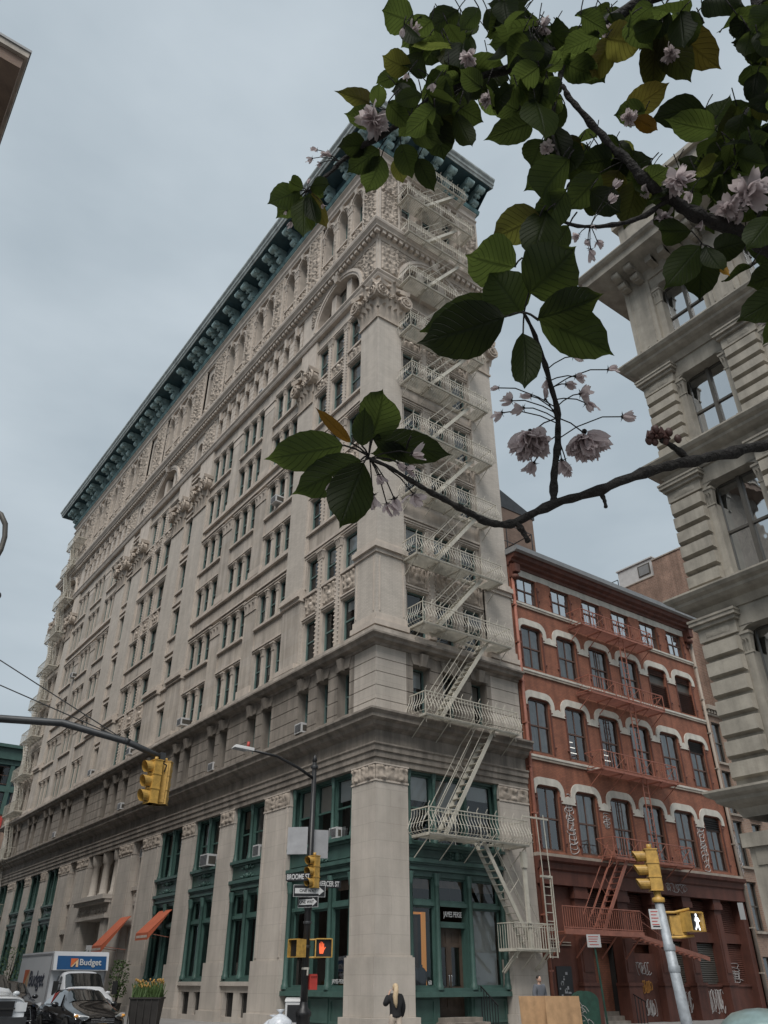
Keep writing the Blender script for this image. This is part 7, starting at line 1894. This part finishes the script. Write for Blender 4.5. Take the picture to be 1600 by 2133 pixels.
# the low spray across the facade
cluster([(715, 927, 549, 957, 80), (752, 958, 607, 1031, 78), (758, 964, 706, 1102, 92, .98), (772, 915, 800, 808, 86, 1.01), (754, 929, 760, 848, 44, .985), (776, 914, 944, 948, 68, 1.0), (846, 936, 772, 946, 42, 1.02), (731, 922, 656, 848, 24, 1.0, .85)], .885, (768, 950))
# the big dark leaves at the tip of the upright twig
cluster([(1102, 610, 1204, 512, 128, .99), (1086, 652, 1018, 562, 100, 1.0), (1052, 660, 868, 716, 116, .97), (1060, 640, 872, 690, 90, 1.04), (1072, 556, 972, 532, 104, 1.02), (1120, 664, 1262, 612, 76, .97), (1122, 668, 1284, 738, 96, 1.0), (1090, 694, 1094, 812, 66, .98), (1125, 450, 1020, 500, 80, 1.05, .1), (1140, 440, 1105, 545, 78, 1.06), (1180, 395, 1120, 480, 70, 1.06), (1172, 330, 1092, 398, 60, 1.1), (1185, 330, 1120, 432, 92, 1.08), (1185, 470, 1148, 530, 44, 1.1)], .93, (1092, 650))
# leaves on the right under the thick bough
cluster([(1458, 512, 1384, 600, 66), (1460, 516, 1458, 628, 70), (1470, 512, 1508, 566, 42, .98), (1478, 520, 1522, 578, 18, 1.02, .8), (1440, 480, 1368, 480, 52), (1490, 520, 1560, 500, 56)], 1.28, (1463, 508))
cluster([(1640, 610, 1538, 668, 66), (1640, 560, 1555, 596, 58), (1650, 640, 1588, 720, 44), (1610, 450, 1555, 520, 60)], 1.2, (1660, 580))
# spray at the far tip of the upper bough
cluster([(624, 398, 557, 424, 52), (628, 405, 575, 455, 44), (635, 408, 632, 494, 52), (646, 402, 660, 470, 36), (650, 400, 682, 478, 30, 1.0, .15), (632, 392, 600, 376, 34), (646, 388, 686, 384, 34), (650, 398, 676, 412, 24)], 1.45, (640, 398))
# left edge of the leafy mass
cluster([(770, 215, 702, 190, 40, 1.0, .12), (786, 225, 790, 172, 34), (800, 255, 716, 236, 44), (765, 300, 706, 306, 46), (790, 310, 722, 360, 50), (795, 325, 762, 404, 56), (835, 300, 860, 372, 52), (825, 330, 840, 384, 34, 1.02, .1), (870, 330, 905, 400, 40), (905, 245, 925, 335, 66), (950, 235, 985, 310, 42), (930, 220, 905, 275, 55), (940, 215, 1010, 255, 50), (855, 145, 795, 115, 50, 1.0, .12), (870, 190, 815, 190, 52), (865, 45, 792, 20, 66), (900, 40, 835, 100, 62), (880, 110, 850, 150, 60), (830, 155, 782, 175, 34)], 1.5, (830, 240))
cluster([(1110, 255, 1012, 290, 62), (1080, 230, 1020, 200, 55), (1130, 290, 1105, 350, 62), (1150, 260, 1175, 350, 58), (1160, 300, 1205, 358, 60), (1165, 190, 1110, 240, 66), (1210, 290, 1165, 320, 40, 1, .1)], 1.4, (1150, 250))
# light, yellowish backlit leaves in the upper middle
cluster([(1262, 80, 1345, 90, 74, 1.0, .14), (1285, 75, 1230, 165, 62, 1.02, .12), (1370, 60, 1358, 198, 62, 1.0, .1), (1380, 70, 1440, 172, 64, 1, .05), (1400, 55, 1502, 145, 70, 1.03, .25), (1385, 70, 1352, 150, 42), (1300, 235, 1396, 172, 56, 1.03, .2), (1345, 230, 1278, 240, 50), (1320, 245, 1372, 272, 32, 1.0, .95), (1215, 320, 1165, 292, 34, 1.0, .5), (1470, 225, 1356, 248, 66), (1480, 260, 1520, 200, 66), (1490, 270, 1390, 250, 60)], 1.5, (1380, 60))
cluster([(1275, 330, 1200, 345, 62), (1290, 355, 1245, 450, 70, 1, .1), (1250, 360, 1180, 440, 66), (1330, 375, 1300, 478, 62, 1, .05), (1340, 380, 1392, 350, 46), (1400, 420, 1372, 480, 40), (1290, 300, 1240, 330, 55)], 1.32, (1300, 335))
# the dense dark mass overhead: many leaves through its depth, between the boughs
def inside(x, y):
    left = [(0, 800), (60, 815), (110, 830), (160, 800), (210, 775), (260, 770), (320, 790), (350, 1000)]
    for (y0, x0), (y1, x1) in zip(left[:-1], left[1:]):
        if y0 <= y <= y1: return x > x0 + (x1 - x0) * (y - y0) / (y1 - y0) + 25
    return False
gaps = [(1150, 15, 40), (1310, 200, 62), (1340, 130, 26), (1500, 160, 50), (1440, 210, 60), (1395, 290, 50), (1150, 300, 30), (1230, 190, 22), (1490, 60, 26), (1290, 120, 30), (1010, 85, 12), (880, 165, 10), (1020, 310, 60), (1240, 240, 30), (1110, 390, 70), (1340, 300, 26)]
k = 0; tries = 0
zones = [(800, 1180, 0, 270, 84), (1100, 1330, -20, 170, 42), (1480, 1660, -30, 420, 100), (1200, 1620, 275, 420, 78), (1330, 1500, -40, 60, 20), (1540, 1660, 380, 560, 12)]
for (x0, x1, y0, y1, cnt) in zones:
    got = 0; tries = 0
    while got < cnt and tries < 4000:
        tries += 1
        x, y = rl_.uniform(x0, x1), rl_.uniform(y0, y1)
        if y < 350 and not inside(x, y) : continue
        a = math.pi / 2 + rl_.gauss(0, 1.0); Lp = rl_.uniform(52, 98); tx, ty = x + Lp * math.cos(a), y + Lp * math.sin(a) * .85
        if any((q[0] - (x + tx) / 2) ** 2 + (q[1] - (y + ty) / 2) ** 2 < (q[2] + 26) ** 2 for q in gaps): continue
        if ty < 330 and not inside(tx, ty): continue
        if x0 < 1000 and ty > 300 + (x - 800) * .05: continue
        if x0 == 1200 and ty > 470: continue
        dep = rl_.uniform(1.3, 1.75); lm = LM(); put(lm, x, y, tx, ty, Lp * rl_.uniform(.55, .78), dep, (x + rl_.uniform(-25, 25), y - rl_.uniform(10, 40), dep), max(0, rl_.gauss(-.15, .10)), None, .75)
        lm.build('leaf'); got += 1
# unseen leaves added over and behind the viewer to shade the near boughs
def in_frame(p):
    d = p - CAM; z = d.dot(FW)
    return z > .02 and abs(d.dot(RT) / z) < 860 / FPX and abs(d.dot(UP) / z) < 1130 / FPX
lm = LM(); n_ = 0
fh = Vector((FW.x, FW.y, 0)).normalized()
while n_ < 900:
    c = CAM + Vector((rl_.gauss(0, 1.7), rl_.gauss(0, 1.7), rl_.uniform(1.3, 4.2))) - fh * 1.6
    if in_frame(c) or (c - CAM).length < 1.0: continue
    d = Vector((rl_.gauss(0, 1), rl_.gauss(0, 1), rl_.gauss(-.5, .6))).normalized()
    if in_frame(c + d * .3) or in_frame(c - d * .1): continue
    leaf(lm, c - TO, c + d * rl_.uniform(.09, .15) * 1.5 - TO, rl_.uniform(.08, .12), Vector((rl_.gauss(0, .4), rl_.gauss(0, .4), 1)).normalized(), 0.0, .1, rl_); n_ += 1
tag(lm.build('shading_crown'), kind='stuff')  # out-of-view leaf mass, added to keep sun and sky off the near leaves
o_ = [o for o in bpy.data.objects if o.parent is tree and o.name.startswith('leaf')]
# the hundred largest leaves stay parts of their own; the others are one mass
def apparent(o):
    c = sum((Vector(v.co) for v in o.data.vertices), Vector()) / len(o.data.vertices) + TO
    a, b = Vector(o.data.vertices[0].co), Vector(o.data.vertices[-1].co); return (a - b).length / (c - CAM).length
o_.sort(key=apparent, reverse=True)
rest = o_[100:]
if rest:
    lm = LM(); st = lm.st
    for o in rest:
        i = len(lm.v); lm.v += [Vector(v.co) for v in o.data.vertices]; lm.f += [tuple(i + q for q in p.vertices) for p in o.data.polygons]; lm.m += [0] * len(o.data.polygons); lm.sm += [True] * len(o.data.polygons)
        lm.tint += [d.value for d in o.data.attributes['tint'].data]; lm.shade += [d.value for d in o.data.attributes['shade'].data]
        uvm = [None] * len(o.data.vertices)
        for l in o.data.loops: uvm[l.vertex_index] = tuple(o.data.uv_layers['uv'].data[l.index].uv)
        lm.uv += uvm
        for ch in list(o.children):
            j = len(st.v); st.v += [tuple(v.co) for v in ch.data.vertices]; st.f += [tuple(j + q for q in p.vertices) for p in ch.data.polygons]; st.m += [0] * len(ch.data.polygons); st.sm += [True] * len(ch.data.polygons)
            bpy.data.objects.remove(ch)
        bpy.data.objects.remove(o)
    tag(lm.build('foliage'), kind='stuff')

# blossoms
def petal(lm, c, d, wd, ln, nrm, rnd):
    s = d.cross(nrm).normalized(); i = len(lm.v); n = 4
    for k in range(n + 1):
        t = k / n; hw = wd / 2 * (math.sin(math.pi * (.12 + .78 * t)) ** .8)
        p = c + d * ln * t + nrm * ln * (.25 * t - .3 * t * t) * rnd.uniform(.6, 1.4)
        notch = -.12 * ln if k == n else 0
        for q in (-1, 0, 1): lm.v.append(p + s * hw * q + nrm * abs(q) * wd * .12 + (d * notch if q == 0 else Vector())); lm.uv.append((.4, .01)); lm.tint.append(0.0); lm.shade.append(1.0)
    for k in range(n):
        for q in range(2): a = i + k * 3 + q; lm.f.append((a, a + 1, a + 4, a + 3)); lm.m.append(0); lm.sm.append(True)
def pompom(px, py, rpx, dep, axis=(0, 0, -1), n=34, spread=1.0, hub=None):
    c = at(px, py, dep) - TO; r = rpx * dep / FPX; lm = LM(); rnd = random.Random(int(px * 7 + py)); ax = Vector(axis).normalized()
    for k in range(n):
        v = Vector((rnd.gauss(0, 1), rnd.gauss(0, 1), rnd.gauss(0, 1))).normalized(); v = (v + ax * (.55 / spread)).normalized(); nr = (Vector((rnd.gauss(0, 1), rnd.gauss(0, 1), rnd.gauss(0, 1)))).cross(v).normalized()
        petal(lm, c + v * r * .12, v, r * rnd.uniform(.45, .65), r * rnd.uniform(.75, 1.1), nr, rnd)
    if hub: h = at(*hub) - TO; lm.st.tube([h, h.lerp(c, .5) + Vector((0, 0, .004)), c], .0009, 5)
    b = lm.st; v = -ax; b.ball(tuple(c - ax * r * .1), r * .12, n=6, m=4)
    return lm.build('blossom', 'petal')
def spent(px, py, rpx, dep, hub):
    """a fading single flower: drooping petals below a star of sepals"""
    c = at(px, py, dep) - TO; r = rpx * dep / FPX; lm = LM(); rnd = random.Random(int(px * 3 + py)); h = at(*hub) - TO; ax = (c - h).normalized() + Vector((0, 0, -.5)); ax.normalize()
    for k in range(rnd.choice((4, 5, 7))):
        v = (ax + Vector((rnd.gauss(0, .4), rnd.gauss(0, .4), rnd.gauss(0, .4)))).normalized(); nr = Vector((rnd.gauss(0, 1), rnd.gauss(0, 1), rnd.gauss(0, 1))).cross(v).normalized()
        petal(lm, c, v, r * rnd.uniform(.5, .75), r * rnd.uniform(.9, 1.4), nr, rnd)
    g_ = (c - h).length; lm.st.tube([h, h.lerp(c, .3) + Vector((0, 0, g_ * .10)), h.lerp(c, .7) + Vector((0, 0, g_ * .12)), c], .0008, 5); sm = lm.st
    u = ax.orthogonal().normalized(); w2 = ax.cross(u)
    for k in range(5):
        a = 6.2832 * k / 5; d = (u * math.cos(a) + w2 * math.sin(a) - ax * .3).normalized(); sm.tube([c, c + d * r * .5], [r * .07, r * .01], 4)
    sm.ball(tuple(c - ax * r * .1), r * .13, n=6, m=4)
    return lm.build('blossom', 'petal')
for q in ((1105, 903, 52, .95), (1218, 903, 52, .95)): pompom(*q, n=46, spread=.45, hub=(1162, 870, .95))
for q in ((1075, 915, 26, .95), (1090, 935, 26, .95), (1245, 915, 26, .95), (1232, 938, 26, .95), (1128, 925, 24, .95), (1190, 925, 24, .95)): pompom(*q, n=12, spread=.35)
for q in ((778, 250, 38, 1.48), (1558, 400, 48, 1.3), (1410, 375, 34, 1.28), (1385, 455, 26, 1.3), (1396, 110, 20, 1.5), (1272, 68, 20, 1.55), (1130, 55, 20, 1.5), (1015, 205, 18, 1.5), (858, 65, 22, 1.5), (975, 120, 18, 1.48), (1515, 430, 30, 1.3), (1310, 245, 18, 1.4), (1140, 305, 16, 1.36)): pompom(*q, n=30)
def twx(y):
    pts = [(640, 1090), (700, 1115), (760, 1135), (850, 1160), (920, 1163), (1000, 1152), (1060, 1152)]
    for (a, x0), (b, x1) in zip(pts[:-1], pts[1:]):
        if y <= b: return x0 + (x1 - x0) * (y - a) / (b - a)
    return 1152
def hubat(q, dy): y = q[1] + dy; return (twx(y), y, .95)
hb = (1160, 860, .95); h2_ = (1150, 820, .95); h3 = (1120, 735, .94)
for q in ((1045, 860, 20), (1065, 835, 20), (1090, 850, 22), (1105, 825, 20), (1135, 830, 20), (1112, 965, 24), (1170, 960, 26), (1182, 972, 20)): spent(*q, .95, hubat(q, rl_.uniform(0, 50) if q[1] < 900 else -60))
for q in ((1195, 742, 20), (1268, 770, 20), (1210, 820, 24), (1222, 840, 24), (1298, 868, 24), (1180, 800, 18), (1200, 785, 18), (1038, 808, 14), (1140, 790, 16)): spent(*q, .95, hubat(q, rl_.uniform(-14, 48)))
hc = (770, 955, .885)
for q in ((703, 1002, 26), (776, 1032, 30), (822, 1040, 30), (806, 1050, 22), (862, 1030, 26), (860, 945, 26), (848, 975, 22), (790, 990, 20), (830, 965, 18)): spent(*q, .88, hc)
for q in ((660, 312, 12), (650, 330, 12), (668, 340, 10), (680, 322, 12), (690, 325, 14)): spent(*q, 1.47, (706, 335, 1.47))
for q in ((590, 402, 9), (597, 440, 9), (606, 462, 12), (672, 425, 9), (642, 382, 9)): spent(*q, 1.45, (640, 398, 1.45))
for q in ((1230, 520, 20), (1225, 500, 16), (1245, 505, 16), (1270, 420, 18), (1235, 470, 14), (1280, 390, 18), (1205, 490, 14)): spent(*q, 1.24, (1230, 470, 1.25))
for q in ((1350, 390, 22), (1360, 350, 22), (1440, 400, 22), (1585, 640, 20), (1590, 660, 18), (1545, 440, 24), (1580, 380, 26), (850, 155, 16), (905, 175, 16), (840, 60, 14), (1460, 460, 20)): spent(*q, 1.3, (q[0] + 20, q[1] - 30, 1.3))
# swelling buds on the spur
bd = MB().use('bud_brown'); c = at(1375, 915, 1.0) - TO
for k, (dx, dy) in enumerate([(-16, -6), (-6, -18), (4, -8), (14, 6), (22, -12), (-8, 8), (40, 2), (-20, 6)]):
    p = at(1372 + dx, 912 + dy, 1.0) - TO; bd.ball(tuple(p), .0055, .0045, .0065, 8, 6)
for k in range(5):
    p = at(1352 + k * 9, 905 - (k % 2) * 8, 1.0) - TO; bd.hexa([p + Vector(v) * .006 for v in ((-1, -.3, -1), (1, -.3, -1), (1, .3, -1), (-1, .3, -1), (-.3, -.1, 1), (.3, -.1, 1), (.3, .1, 1), (-.3, .1, 1))])
bd.build('bud', tree)
